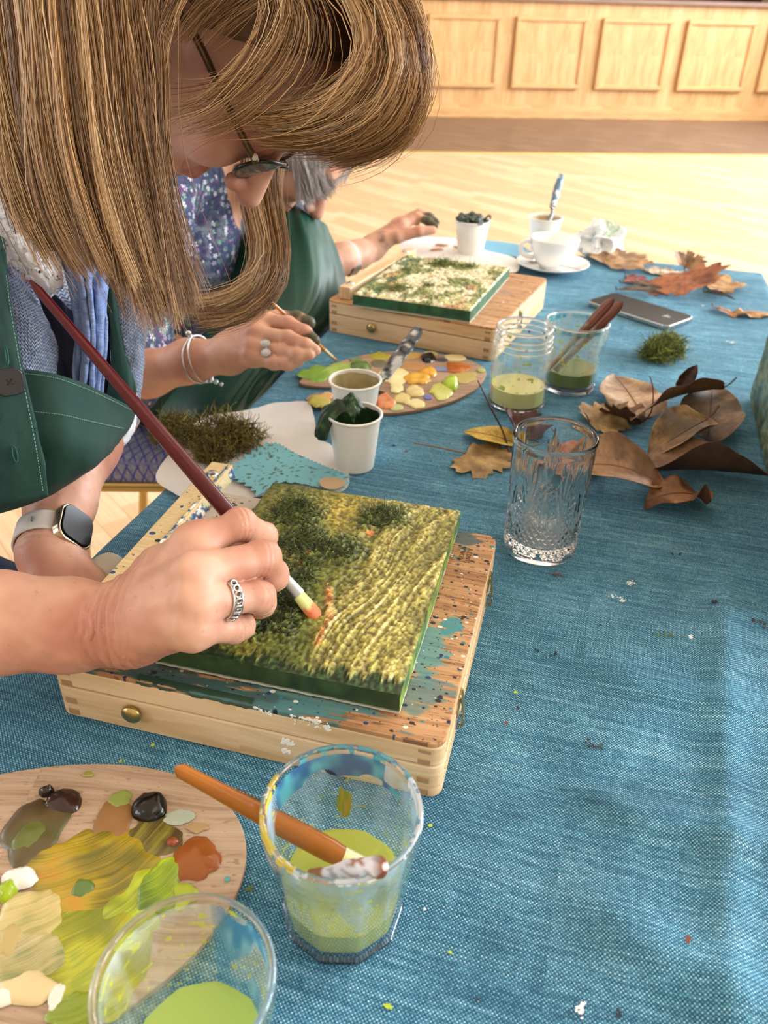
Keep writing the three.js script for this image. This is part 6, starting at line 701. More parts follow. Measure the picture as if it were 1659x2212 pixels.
function mapleLeaf(label, pos, [yaw, roll, pitch], { R: S, top, under, vein, seed = 1, curl = 0.12, fold = 0, stem = [[-0.4, 0.02, 0.05]], group, trim = 1 }) {
  const na = 144, nr = 14, n = mapleRim.length, q = rng(seed), jit = mapleRim.map(() => 1 + 0.16 * (q() - 0.5)), pos3 = [], flat = [], idx = [], C0 = [0, 0.1];
  const edge = k => { const f = k / na * n, i = Math.floor(f) % n, t = f - Math.floor(f), j = (i + 1) % n, a = mapleRim[i], b = mapleRim[j]; return [lerp(a[0] * jit[i], b[0] * jit[j], t), lerp(a[1] * jit[i], b[1] * jit[j], t) * trim]; };
  const lift = (x, y) => { const r = Math.hypot(x, y - 0.1), a = Math.atan2(x, y); return S * (curl * r * r * (0.5 + 0.8 * noise2(Math.cos(a) * 1.4 + seed, Math.sin(a) * 1.4, seed)) + fold * Math.abs(x) * 0.9 + 0.03 * noise2(x * 7, y * 7, seed + 1)); };
  const put = (x, y) => { flat.push([x, y]); const fx = fold ? x * Math.sqrt(Math.max(1 - (fold * 0.8) ** 2, 0.1)) : x; pos3.push(S * y, lift(x, y), S * fx); };
  put(...C0); for (let i = 1; i <= nr; i++) for (let k = 0; k < na; k++) { const [x, y] = edge(k), t = i / nr; put(lerp(C0[0], x, t), lerp(C0[1], y, t)); }
  const M0 = pos3.length / 3; for (let i = 0; i < M0; i++) pos3.push(pos3[3 * i], pos3[3 * i + 1] - 0.0004, pos3[3 * i + 2]);
  const F = (a, b, c) => { idx.push(a, b, c, M0 + a, M0 + c, M0 + b); };
  for (let k = 0; k < na; k++) F(0, 1 + k, 1 + (k + 1) % na); for (let i = 0; i < nr - 1; i++) for (let k = 0; k < na; k++) { const a = 1 + i * na + k, b = 1 + i * na + (k + 1) % na; F(a, a + na, b + na); F(a, b + na, b); } const o = 1 + (nr - 1) * na; for (let k = 0; k < na; k++) { const a = o + k, b = o + (k + 1) % na; idx.push(a, M0 + a, M0 + b, a, M0 + b, b); }
  const g = new THREE.BufferGeometry(); g.setAttribute('position', new THREE.Float32BufferAttribute(pos3, 3)); g.setIndex(idx); g.computeVertexNormals();
  const axes = [[0, 1], [0.62, 0.62], [-0.62, 0.62], [0.88, 0.12], [-0.88, 0.12]].map(a => { const l = Math.hypot(a[0], a[1] + 0.14); return [a[0] / l, (a[1] + 0.14) / l]; }), col = leafColours(top, under, vein, seed, () => 0), C = new Float32Array(2 * M0 * 3), uc = hex(under), vc = hex(vein);
  for (let i = 0; i < M0; i++) { const [x, y] = flat[i]; let c = col(x * S * 1.2, 0, y * S * 1.2), m = 9; for (const a of axes) { const d = x * a[0] + (y + 0.14) * a[1]; if (d > 0) m = Math.min(m, Math.abs(x * a[1] - (y + 0.14) * a[0]) / (1.1 - 0.6 * clamp(d))); } c = mix(c, vc, 0.5 * step(0.03, 0.008, m)); C.set(c, 3 * i); C.set(mix(c, uc, 0.7), 3 * (M0 + i)); }
  g.setAttribute('color', new THREE.BufferAttribute(C, 3));
  const t = thing('maple_leaf', label, 'leaf', pos, 0, group); part('blade', g, leafMat, t);
  const base = [S * -0.15, lift(0, -0.15), 0]; part('stalk', tube(spline([base, ...stem.map(s => [s[0] * S, s[1], s[2] * S])].length > 2 ? [base, ...stem.map(s => [s[0] * S, s[1], s[2] * S])] : [base, [(base[0] + stem[0][0] * S) / 2, (base[1] + stem[0][1]) / 2 + 0.002, stem[0][2] * S / 3], stem[0].map((s, k) => k === 1 ? s : s * S)], 14), k => 0.0010 - 0.0003 * k, 6), std({ color: vein, roughness: 0.7 }), t);
  t.rotation.set(roll, yaw, pitch, 'YXZ'); return t;
}
const face = (a, b) => Math.atan2(-(b[1] - a[1]), b[0] - a[0]);      // yaw from a to b in x, z
{
  const y = T + 0.002, bark = { top: ['#6b4a30', '#9a7450'], under: '#a98560', vein: '#6a4a2c' };
  ovalLeaf('broad pale tan oval leaf lying flat below the moss ball', [0.337, y + 0.004, -0.952], [face([0.337, -0.952], [0.326, -1.078]), 0.06, 0.05], { L: 0.128, W: 0.088, fold: 0.1, arch: 0.03, wave: 0.16, top: ['#a67c50', '#c6a074'], under: '#8a6640', vein: '#8a6238', seed: 3, tipPow: 0.9, stem: 0.012 });
  ovalLeaf('broad greyish brown oval leaf at the right end of the dry leaves', [0.398, y + 0.008, -0.885], [face([0.398, -0.885], [0.446, -1.02]), -0.08, 0.1], { L: 0.142, W: 0.082, fold: 0.12, arch: 0.05, wave: 0.2, top: ['#7a5f48', '#94785e'], under: '#8a6a4c', vein: '#5f4630', seed: 5, tipPow: 0.85 });
  ovalLeaf('narrow twisted brown leaf with an upturned dark stalk over the others', [0.448, y + 0.034, -0.99], [face([0.448, -0.99], [0.302, -0.925]), 0.75, -0.12], { L: 0.162, W: 0.062, fold: 0.3, arch: 0.06, wave: 0.3, top: ['#85603e', '#a98058'], under: '#6a482c', vein: '#4a3020', seed: 7, stem: 0.03 });
  ovalLeaf('folded olive-tan leaf with a hooked stalk in the middle of the dry leaves', [0.402, y + 0.024, -0.912], [face([0.402, -0.912], [0.305, -0.822]), -0.35, -0.1], { L: 0.122, W: 0.072, near: 0.3, far: 1.0, arch: 0.05, wave: 0.25, top: ['#80603a', '#a5824e'], under: '#6d4c2c', vein: '#5a3e22', seed: 9, stem: 0.026 });
  ovalLeaf('long dark brown leaf curled into a trough in front of the oval leaves', [0.296, y + 0.008, -0.806], [face([0.296, -0.806], [0.432, -0.796]), 0.0, 0.02], { L: 0.142, W: 0.096, near: 1.15, far: 0.35, arch: 0.03, wave: 0.1, top: ['#6a4630', '#8a6444'], under: '#2f1a10', vein: '#6a4630', seed: 11, stem: 0.004, tipPow: 0.9 });
  ovalLeaf('tan spoon-shaped curled leaf reaching behind the crystal glass', [0.312, y + 0.010, -0.768], [face([0.312, -0.768], [0.205, -0.79]), 0.0, 0.0], { L: 0.125, W: 0.080, near: 0.75, far: 0.15, arch: 0.14, wave: 0.1, top: ['#8a6340', '#a67c54'], under: '#4a2c1a', vein: '#7a5434', seed: 13, stem: 0.006, tipPow: 1.1 });
  ovalLeaf('small crinkled rust-brown leaf in front of the dry leaf pile', [0.352, y + 0.004, -0.752], [face([0.352, -0.752], [0.292, -0.738]), 0.15, 0.05], { L: 0.072, W: 0.062, fold: 0.3, arch: 0.12, wave: 0.7, top: ['#744624', '#8f5c30'], under: '#5a3218', vein: '#5a3a20', seed: 15, stem: 0.0, tipPow: 0.8 });
  ovalLeaf('small dark leaf tip standing up behind the twisted brown leaf', [0.392, y + 0.018, -1.0], [1.0, 0.3, 1.0], { L: 0.046, W: 0.026, fold: 0.6, arch: 0.1, wave: 0.1, top: ['#3a2418', '#5a3c28'], under: '#7a5a40', vein: '#5a3e28', seed: 17, stem: 0.0 });
  mapleLeaf('folded brown maple leaf lying against the pale oval leaf', [0.318, y + 0.004, -0.935], [2.6, 0.35, 0.1], { R: 0.052, top: ['#6a4226', '#8a5a34'], under: '#4d2d1a', vein: '#4a2c1a', seed: 19, fold: 0.55, curl: 0.2, stem: [[-0.3, 0.02, 0.05], [-0.1, 0.05, 0.2], [0.1, 0.062, 0.35]] });
  mapleLeaf('olive-tan curled maple leaf behind the folded brown one', [0.27, y + 0.004, -0.94], [0.4, 0.1, 0.1], { R: 0.05, top: ['#9a7a40', '#b5935a'], under: '#8a6a3a', vein: '#7a5a30', seed: 21, curl: 0.45 });
  mapleLeaf('orange-tan maple leaf with a long pale stalk beside the crystal glass', [0.104, y, -0.845], [face([0.104, -0.845], [0.125, -0.80]) + 0.5, 0.03, 0], { R: 0.058, top: ['#a07c3a', '#bd9a58'], under: '#a07a48', vein: '#8a6434', seed: 23, curl: 0.08, stem: [[-0.7, 0.004, 0.25], [-1.25, 0.002, 0.35]] });
  ovalLeaf('yellow leaf with a dark tip behind the orange-tan maple leaf', [0.165, y + 0.002, -0.87], [face([0.165, -0.87], [0.108, -0.897]), 0.1, 0.02], { L: 0.075, W: 0.056, fold: 0.12, arch: 0.05, wave: 0.1, top: ['#d2a820', '#e6c038'], under: '#b8922c', vein: '#8a6a20', seed: 25 });
  mapleLeaf('red and green maple leaf seen through the crystal glass', [0.218, y + 0.003, -0.858], [-1.1, 0.0, 0.06], { R: 0.07, top: ['#96502f', '#a8673c'], under: '#7a3a2a', vein: '#6a3324', seed: 27, curl: 0.14 });
  mapleLeaf('dark maroon curled maple leaf behind the crystal glass', [0.168, y + 0.004, -0.895], [1.9, 0.3, 0.25], { R: 0.05, top: ['#3c1a1a', '#5a2c28'], under: '#4a2020', vein: '#3a1416', seed: 29, fold: 0.6, curl: 0.4, stem: [[-0.5, 0.012, 0.1]] });
  // far group
  mapleLeaf('large tan maple leaf lying beside the saucer', [0.462, y + 0.006, -1.70], [0.5, 0.02, 0.05], { R: 0.098, top: ['#a87c4c', '#bf9562'], under: '#9a7448', vein: '#8a6438', seed: 31, curl: 0.16 });
  mapleLeaf('small red maple leaf tucked under the large tan one', [0.478, y, -1.60], [-0.3, 0, 0], { R: 0.042, top: ['#7d2f2c', '#9a4640'], under: '#7a3030', vein: '#5a2020', seed: 33, curl: 0.1 });
  mapleLeaf('rust-orange maple leaf above the phone', [0.56, y + 0.03, -1.53], [-1.9, 0.35, -0.28], { R: 0.090, top: ['#9c5530', '#b26c3e'], under: '#8a4c2c', vein: '#7a4026', seed: 35, curl: 0.12 });
  mapleLeaf('golden tan maple leaf at the far corner of the cloth', [0.628, y + 0.004, -1.56], [0.1, 0.0, 0.0], { R: 0.072, top: ['#b2803e', '#c79a58'], under: '#a8783c', vein: '#8a6030', seed: 37, curl: 0.2, stem: [[-0.6, 0.01, -0.5]] });
  mapleLeaf('small tan curled leaf standing behind the rust-orange maple leaf', [0.612, y + 0.006, -1.68], [1.2, 0.2, 0.4], { R: 0.045, top: ['#8a6238', '#a67c4c'], under: '#7a5430', vein: '#5a3c20', seed: 39, fold: 0.5, curl: 0.3 });
  mapleLeaf('pale bleached leaf under the rust-orange maple leaf', [0.552, y + 0.001, -1.64], [0.9, 0, 0], { R: 0.052, top: ['#c9a684', '#e0cdb4'], under: '#c9ab88', vein: '#a8845c', seed: 41, curl: 0.1 });
  ovalLeaf('small salmon leaf piece near the table edge', [0.588, y, -1.432], [face([0.588, -1.432], [0.612, -1.385]), 0, 0], { L: 0.055, W: 0.022, fold: 0.1, arch: 0.06, wave: 0.5, top: ['#b5764a', '#c98f60'], under: '#a86a44', vein: '#8a5430', seed: 43, stem: 0 });
  ovalLeaf('ochre leaf piece beside the standing grey-green canvas', [0.612, y, -1.396], [face([0.612, -1.396], [0.69, -1.398]), 0.03, 0], { L: 0.08, W: 0.036, fold: 0.1, arch: 0.05, wave: 0.7, top: ['#b07c30', '#c2924a'], under: '#9a6c2c', vein: '#8a5c24', seed: 45, stem: 0 });
  for (const [a, b, s] of [[[0.432, -1.52], [0.52, -1.482], 1], [[0.45, -1.565], [0.53, -1.50], 5], [[0.60, -1.52], [0.642, -1.47], 9]]) ovalLeaf('thin strip of grey-brown bark by the rust-orange leaf', [a[0], y + 0.002, a[1]], [face(a, b), 0.2, 0.03], { L: Math.hypot(b[0] - a[0], b[1] - a[1]), W: 0.015, fold: 0.4, arch: 0.05, wave: 0.4, top: ['#5f4a38', '#8a705a'], under: '#4f3c2c', vein: '#4a3828', seed: 50 + s, stem: 0, group: 'bark strips by the rust-orange leaf' });
  single('leaf_stalk', tube(spline(STALK.map((p, i) => [p[0] - STALK[0][0], p[1] - STALK[0][1] + (i === 0 ? 0 : 0), p[2] - STALK[0][2]]), 24), k => 0.0013 - 0.0005 * k, 8), std({ color: '#3c1418', roughness: 0.6 }), 'long dark red leaf stalk arching up beside the glass jar', 'stalk', STALK[0]);
}

// ---------------------------------------------------------------- the painters
const sub = (a, b) => [a[0] - b[0], a[1] - b[1], a[2] - b[2]], add3 = (a, b) => [a[0] + b[0], a[1] + b[1], a[2] + b[2]], lerp3 = (a, b, t) => [lerp(a[0], b[0], t), lerp(a[1], b[1], t), lerp(a[2], b[2], t)];
// list of [distance, softness] folded with a smooth minimum
const fold = list => (x, y, z) => { let d = 1; for (const [f, k] of list) d = smin(d, f(x, y, z), k); return d; };
function handField(h, s = 1, n3) {   // n3: the way the back of the hand faces, for tendons and knuckles
  const F = ['index', 'middle', 'ring', 'pinky'], rr = { index: [0.0112, 0.0102, 0.0092, 0.0078], middle: [0.0118, 0.0114, 0.0100, 0.0084], ring: [0.0110, 0.0102, 0.0093, 0.0080], pinky: [0.0100, 0.0092, 0.0084, 0.0074], thumb: [0.0160, 0.0130, 0.0115, 0.0095] };
  const palm = [], fingers = [];
  palm.push([bone(h.fore[0], h.fore[1], 0.040 * s, 0.0315 * s), 0.02], [bone(h.fore[1], h.fore[2], 0.0315 * s, 0.0285 * s), 0.02], [bone(h.fore[2], h.wrist, 0.0285 * s, 0.0245 * s), 0.02]);
  for (const n of F) palm.push([bone(lerp3(h.wrist, h[n][0], 0.12), h[n][0], 0.0205 * s, (rr[n][0] + 0.0018) * s), 0.016]);
  palm.push([bone(h.wrist, h.thumb[0], 0.021 * s, 0.0165 * s), 0.016], [bone(h.thumb[0], h.index[0], 0.012 * s, 0.010 * s), 0.014], [bone(h.index[0], h.pinky[0], 0.0125 * s, 0.0105 * s), 0.012]);
  if (n3) for (const n of F) { const m = h[n][0], a = add3(lerp3(h.wrist, m, 0.25), n3.map(v => v * 0.0165 * s)), b = add3(m, n3.map(v => v * 0.0092 * s)); palm.push([bone(a, b, 0.0030 * s, 0.0042 * s), 0.007], [(x, y, z) => Math.hypot(x - b[0], y - b[1], z - b[2]) - 0.0062 * s, 0.008]); }
  const P = fold(palm);
  for (const n of [...F, 'thumb']) { const j = h[n], r = rr[n], l = [[bone(j[0], j[1], r[0] * s, r[1] * s), 0.004], [bone(j[1], j[2], r[1] * s, r[2] * s), 0.004], [bone(j[2], j[3], r[2] * s, r[3] * s), 0.004]]; for (const k of [1, 2]) { const c = j[k], q = r[k] * s * 1.05; l.push([(x, y, z) => Math.hypot(x - c[0], y - c[1], z - c[2]) - q, 0.004]); } fingers.push(fold(l)); }
  return (x, y, z) => { const p = P(x, y, z); let d = p, far = p > 0.06; if (far) { let m = 1; for (const f of fingers) m = Math.min(m, f(x, y, z)); return Math.min(p, m); } let m = 1; for (const f of fingers) { const q = f(x, y, z); d = Math.min(d, smin(p, q, 0.008)); m = smin(m, q, 0.0008); } return smin(d, m, 0.0006); };
}
const bounds = (pts, pad) => { const lo = [9, 9, 9], hi = [-9, -9, -9]; for (const p of pts) for (let i = 0; i < 3; i++) { lo[i] = Math.min(lo[i], p[i] - pad); hi[i] = Math.max(hi[i], p[i] + pad); } return [lo, hi]; };
const handPts = h => [...h.fore, h.wrist, ...h.index, ...h.middle, ...h.ring, ...h.pinky, ...h.thumb];
const creases = (h, joints) => { const J = []; if (joints) for (const n of ['index', 'middle', 'ring', 'pinky']) for (const k of [1, 2]) { const d = sub(h[n][k + 1], h[n][k - 1]), l = Math.hypot(...d); J.push([h[n][k], d.map(v => v / l)]); } return creaseField(h, J); };
const creaseField = (h, J) => { const w = h.wrist, d = sub(h.fore[2], w), l = Math.hypot(...d); return (x, y, z) => { const t = ((x - w[0]) * d[0] + (y - w[1]) * d[1] + (z - w[2]) * d[2]) / l; const k = Math.exp(-((t - 0.002) ** 2) / 0.00022); return 0.0019 * k * Math.pow(0.5 + 0.5 * Math.cos(t * 950 + 3 * noise3(x * 90, y * 90, z * 90)), 3) + jointCrease(J, x, y, z) + 0.0005 * noise3(x * 130, y * 130, z * 130); }; };
const jointCrease = (J, x, y, z) => { let s = 0; for (const [c, d] of J) { const p = [x - c[0], y - c[1], z - c[2]], r = p[0] * p[0] + p[1] * p[1] + p[2] * p[2]; if (r < 0.0004) { const t = p[0] * d[0] + p[1] * d[1] + p[2] * d[2]; s += 0.0008 * Math.exp(-t * t / 0.00002) * (0.5 + 0.5 * Math.cos(t * 1700 + noise3(x * 200, y * 200, z * 200))); } } return s; };
const ell = (c, r) => (x, y, z) => { const a = (x - c[0]) / r[0], b = (y - c[1]) / r[1], d = (z - c[2]) / r[2], k = Math.sqrt(a * a + b * b + d * d); return (k - 1) * Math.min(r[0], r[1], r[2]) * (k > 1 ? 1.1 : 1); };
const headParts = [[ell([0, 0.035, -0.012], [0.077, 0.088, 0.099]), 0.02], [ell([0, -0.03, 0.028], [0.060, 0.085, 0.060]), 0.03], [ell([0, -0.098, 0.062], [0.022, 0.018, 0.02]), 0.03], [bone([-0.048, -0.05, 0.0], [-0.012, -0.098, 0.06], 0.02, 0.016), 0.02], [bone([0.048, -0.05, 0.0], [0.012, -0.098, 0.06], 0.02, 0.016), 0.02], [bone([-0.036, 0.022, 0.073], [0.036, 0.022, 0.073], 0.011, 0.011), 0.015], [ell([-0.042, -0.036, 0.060], [0.024, 0.026, 0.022]), 0.02], [ell([0.042, -0.036, 0.060], [0.024, 0.026, 0.022]), 0.02]];
const headBase = fold(headParts), nose = fold([[bone([0, 0.002, 0.088], [0, -0.043, 0.122], 0.0078, 0.0135), 0.01], [(x, y, z) => Math.hypot(x - 0.0125, y + 0.048, z - 0.104) - 0.0095, 0.008], [(x, y, z) => Math.hypot(x + 0.0125, y + 0.048, z - 0.104) - 0.009, 0.008]]), lips = fold([[bone([-0.021, -0.0705, 0.082], [0.021, -0.0705, 0.082], 0.0062, 0.0062), 0.005], [bone([-0.016, -0.081, 0.084], [0.016, -0.081, 0.084], 0.007, 0.007), 0.002]]);
function headLocal(x, y, z) {
  let d = headBase(x, y, z); if (d > 0.09) return d;
  for (const s of [-1, 1]) { const e = Math.hypot(x - s * 0.032, y - 0.001, (z - 0.098)) - 0.0175; d = Math.max(d, -e) - 0; d = smin(d, Math.hypot(x - s * 0.032, y, z - 0.0755) - 0.0128, 0.003); d = smin(d, ell([s * 0.075, -0.008, -0.034], [0.007, 0.027, 0.015])(x, y, z), 0.006); }
  d = smin(d, nose(x, y, z), 0.012); d = smin(d, lips(x, y, z), 0.009); return d;
}
const headAt = (L, U, Fw, o) => { const inv = (x, y, z) => { const p = [x - o[0], y - o[1], z - o[2]]; return [p[0] * L[0] + p[1] * L[1] + p[2] * L[2], p[0] * U[0] + p[1] * U[1] + p[2] * U[2], p[0] * Fw[0] + p[1] * Fw[1] + p[2] * Fw[2]]; }, out = (a, b, c) => [o[0] + L[0] * a + U[0] * b + Fw[0] * c, o[1] + L[1] * a + U[1] * b + Fw[1] * c, o[2] + L[2] * a + U[2] * b + Fw[2] * c]; return { inv, out, f: (x, y, z) => headLocal(...inv(x, y, z)) }; };
const skinBump = texture(512, 512, (u, v) => 0.5 + 0.25 * tnoise(u * 90, v * 90, 90, 3) + 0.25 * tnoise(u * 180, v * 180, 180, 4), { colour: false });
const skinMat = phy({ vertexColors: true, roughness: 0.5, sheen: 0.15, sheenRoughness: 0.5 });
const skinTone = (tone, red, extra) => (x, y, z, nx, ny, nz) => { const a = fbm3(x * 26, y * 26, z * 26), b = fbm3(x * 110, y * 110, z * 110), f = noise3(x * 460, y * 460, z * 460); let c = mix(tone, red, clamp(0.3 + a * 1.4)); const k = 1 + 0.12 * b; c = [c[0] * k, c[1] * k, c[2] * k]; if (f > 0.84) c = mix(c, hex('#8a5636'), 0.35); return extra ? extra(c, x, y, z) : c; };

// ---- hair made of strands that follow guide curves
function strands(guideSets, n, seed, cols, spread, width, nLocks = 60, seg = 12) {
  const q = rng(seed), pos = [], nor = [], col = [], idx = [];
  const sets = guideSets.map(g => g.map(c => spline(c, seg)));
  const locks = []; for (let i = 0; i < nLocks; i++) { const S = sets[i % sets.length], f = (Math.floor(i / sets.length) + 0.8 * q()) / Math.ceil(nLocks / sets.length) * (S.length - 1), w = q() * 6.283; locks.push({ S, f: clamp(f, 0, S.length - 1.001), off: V(q() - 0.5, 0.5 * (q() - 0.5), q() - 0.5).multiplyScalar(spread * 1.5), w, amp: spread * (0.15 + 0.45 * q()), cut: 1 - 0.22 * q() * q(), tone: q(), wide: spread * (0.25 + 0.5 * q()) }); }
  for (let i = 0; i < n; i++) {
    const K = locks[Math.floor(q() * locks.length)], S = K.S, f = clamp(K.f + (q() - 0.5) * 0.12, 0, S.length - 1.001), a = Math.floor(f), t = f - a, cut = K.cut - 0.10 * q() * q(), stray = q() < 0.06 ? 2.6 : 1, fr = 0.6 + q();
    const off = V(q() + q() - 1, q() + q() - 1, q() + q() - 1).multiplyScalar(K.wide), w1 = K.w, amp = K.amp, base = cols[Math.floor(clamp(K.tone * 0.62 + q() * 0.42) * (cols.length - 0.01))], k = 0.7 + 0.6 * q(), P = [];
    for (let j = 0; j <= seg; j++) {
      const s = j / seg * cut * seg, j0 = Math.min(Math.floor(s), seg - 1), u = s - j0, A = S[a][j0].clone().lerp(S[a][j0 + 1], u), B = S[a + 1][j0].clone().lerp(S[a + 1][j0 + 1], u), p = A.lerp(B, t), v = j / seg;
      p.addScaledVector(off, (0.8 + 0.5 * v * v) * stray).addScaledVector(K.off, 0.25 + 0.75 * v); p.x += amp * Math.sin(w1 + v * 5) * v + 0.0013 * stray * Math.sin(fr * v * 9 + w1); p.z += amp * Math.cos(w1 * 1.3 + v * 4) * v; P.push(p);
    }
    const o = pos.length / 3, up = V(0.3, 0.2, 0.9), T_ = V(), a1 = V(), b1 = V(), r0 = width * (0.6 + 0.8 * q());
    for (let j = 0; j <= seg; j++) { T_.subVectors(P[Math.min(j + 1, seg)], P[Math.max(j - 1, 0)]).normalize(); a1.crossVectors(T_, up).normalize(); b1.crossVectors(a1, T_); const r = r0 * (1 - 0.75 * (j / seg) ** 3), sh = k; for (let c = 0; c < 3; c++) { const w = c / 3 * 6.2832, cx = Math.cos(w), cy = Math.sin(w); pos.push(P[j].x + (a1.x * cx + b1.x * cy) * r, P[j].y + (a1.y * cx + b1.y * cy) * r, P[j].z + (a1.z * cx + b1.z * cy) * r); nor.push(a1.x * cx + b1.x * cy, a1.y * cx + b1.y * cy, a1.z * cx + b1.z * cy); col.push(base[0] * sh, base[1] * sh, base[2] * sh); } }
    for (let j = 0; j < seg; j++) for (let c = 0; c < 3; c++) { const p = o + j * 3 + c, n2 = o + j * 3 + (c + 1) % 3; idx.push(p, p + 3, n2 + 3, p, n2 + 3, n2); }
  }
  const g = new THREE.BufferGeometry(); g.setAttribute('position', new THREE.Float32BufferAttribute(pos, 3)); g.setAttribute('normal', new THREE.Float32BufferAttribute(nor, 3)); g.setAttribute('color', new THREE.Float32BufferAttribute(col, 3)); g.setIndex(idx); return g;
}
// inner sheet behind the strands so that a lock is never see-through
function lockSheet(g, cols, n = 40, m = 40, push = 0) { const S = g.map(c => spline(c, m)); const rows = []; for (let j = 0; j <= m; j++) rows.push(spline(S.map(s => s[j]), n)); return paintVerts(sheet(n, m, (u, v) => { const p = rows[Math.round(v * m * 0.93)][Math.round(u * n)].clone(); return p.add(V(0.004 * noise2(u * 30, v * 3, 4), 0, 0.004 * noise2(u * 26, v * 3, 5) - push)); }, 0), (x, y, z) => { const k = noise3(x * 160, y * 14, z * 160); return mix(cols[0], cols[1], clamp(0.5 + 0.5 * k)); }); }

// ---- clothing materials
const twillBump = texture(256, 256, (u, v) => 0.5 + 0.5 * Math.sin((u + v) * Math.PI * 2 * 32), { colour: false, repeat: [4, 4] });
const apronMat = std({ color: '#0f4038', roughness: 0.72, bumpMap: twillBump, bumpScale: 0.0002, side: THREE.DoubleSide }), apronInside = apronMat;
const knitBump = texture(512, 512, (u, v) => { const n = 32, x = u * n, y = v * n, fx = x - Math.floor(x) - 0.5, fy = ((y + Math.abs(fx) * 1.3) % 1 + 1) % 1; return clamp(Math.sin(fy * Math.PI) * (0.55 + 0.45 * Math.cos(fx * Math.PI * 2 + Math.PI) * 0.5 + 0.2)); }, { colour: false });
const knitMap = texture(512, 512, (u, v) => { const n = 32, x = u * n, y = v * n, fx = x - Math.floor(x) - 0.5, fy = ((y + Math.abs(fx) * 1.3) % 1 + 1) % 1, h = Math.sin(fy * Math.PI), k = hash(Math.floor(x), Math.floor(y), 3); return mix(srgb(0x55627e), mix(srgb(0x8d9cb8), srgb(0xc3cddd), k), clamp(h * 0.9 + 0.15 * tnoise(u * 200, v * 200, 200, 5))); });
const knitMat = std({ map: knitMap, bumpMap: knitBump, bumpScale: 0.0014, roughness: 0.95, side: THREE.DoubleSide });
const gauzeTex = texture(512, 512, (u, v) => mix(srgb(0x5a70a0), srgb(0x8ea3cc), clamp(0.5 + 0.35 * tnoise(u * 120, v * 10, 120, 6) + 0.3 * tnoise(u * 10, v * 160, 160, 7))));
const wrinkle = (amt, fx, fy, seed) => (p, u, v) => { const a = amt * fbm2(u * fx, v * fy, 3, seed); return p.add(V(a, a * 0.4, a)); };
{ // ================= the woman painting in front
  const head = headAt([0.135, 0.137, -0.981], [0.935, 0.311, 0.171], [0.329, -0.94, -0.086], [-0.142, 1.163, -0.819]);
  const w = thing('person', 'woman with long fair hair bent over the green canvas, in a dark green apron', 'person', [-0.5, 0, -0.8]), O = [0.5, 0, 0.8];
  const into = g => g.translate(...O);
  const NB = [-0.37, 1.07, -0.83], CH = [-0.485, 0.92, -0.83], PV = [-0.70, 0.615, -0.80], RS = [-0.47, 1.03, -0.655], LS = [-0.45, 1.03, -1.0], RE = HAND1.fore[0], LE = HAND1L.fore[0];
  const body = fold([[head.f, 0.03], [bone(head.out(0, -0.06, -0.035), NB, 0.052, 0.056), 0.03], [bone(NB, CH, 0.07, 0.115), 0.06], [bone(CH, PV, 0.115, 0.14), 0.05], [bone(RS, LS, 0.055, 0.055), 0.05], [bone(PV, [-0.38, 0.57, -0.50], 0.085, 0.065), 0.04], [bone(PV, [-0.42, 0.57, -0.68], 0.085, 0.065), 0.04], [bone([-0.38, 0.57, -0.50], [-0.44, 0.06, -0.48], 0.06, 0.04), 0.03], [bone([-0.42, 0.57, -0.68], [-0.50, 0.06, -0.68], 0.06, 0.04), 0.03]]);
  const armR = fold([[bone(RS, RE, 0.052, 0.042), 0.02]]), armL = fold([[bone(LS, LE, 0.052, 0.04), 0.02]]);
  const back = (h, up) => { const a = sub(h.index[0], h.wrist), b = sub(h.pinky[0], h.wrist), c = [a[1] * b[2] - a[2] * b[1], a[2] * b[0] - a[0] * b[2], a[0] * b[1] - a[1] * b[0]], l = Math.hypot(...c) * Math.sign(c[1] * up || 1); return c.map(v => v / l); }, hR = handField(HAND1, 1, back(HAND1, 1)), hL = handField(HAND1L, 1, back(HAND1L, 1)), cR = creases(HAND1, true), cL = creases(HAND1L);
  const bigF = (x, y, z) => smin(smin(body(x, y, z), armR(x, y, z), 0.03), armL(x, y, z), 0.03);
  const rightF = (x, y, z) => smin(hR(x, y, z), armR(x, y, z), 0.02) + cR(x, y, z), leftF = (x, y, z) => smin(hL(x, y, z), armL(x, y, z), 0.02) + cL(x, y, z);
  const geos = [];
  { const [lo, hi] = bounds([[-0.30, 1.0, -0.95], [0.0, 1.28, -0.70]], 0.03); geos.push(mesher((x, y, z) => smin(head.f(x, y, z), bone(head.out(0, -0.06, -0.035), NB, 0.052, 0.056)(x, y, z), 0.03), lo, hi, 0.0034)); }
  { const [lo, hi] = bounds(handPts(HAND1), 0.05); lo[0] = -0.42; geos.push(mesher(rightF, lo, hi, 0.0018)); }
  { const [lo, hi] = bounds(handPts(HAND1L), 0.05); geos.push(mesher(leftF, lo, hi, 0.003)); }
  geos.push(mesher(bigF, [-0.88, -0.0, -1.12], [-0.2, 1.16, -0.36], 0.016));
  const lipTone = hex('#a8605a'), tone = skinTone(hex('#c99a82'), hex('#b07560'), (c, x, y, z) => { const [a, b, d] = head.inv(x, y, z); if (d > 0.05 && Math.abs(a) < 0.03 && b < -0.062 && b > -0.09 && d > 0.078) return mix(c, lipTone, 0.7); if (d > 0.07 && Math.hypot(Math.abs(a) - 0.032, b) < 0.008) return mix(c, hex('#5a4030'), 0.5); return c; });
  const merged = merge(geos.map(g => { const n = new THREE.BufferGeometry(); n.setAttribute('position', g.attributes.position); n.setAttribute('normal', g.attributes.normal); n.setIndex(g.index); return n; })); paintVerts(merged, tone);
  part('body', into(merged), skinMat, w);
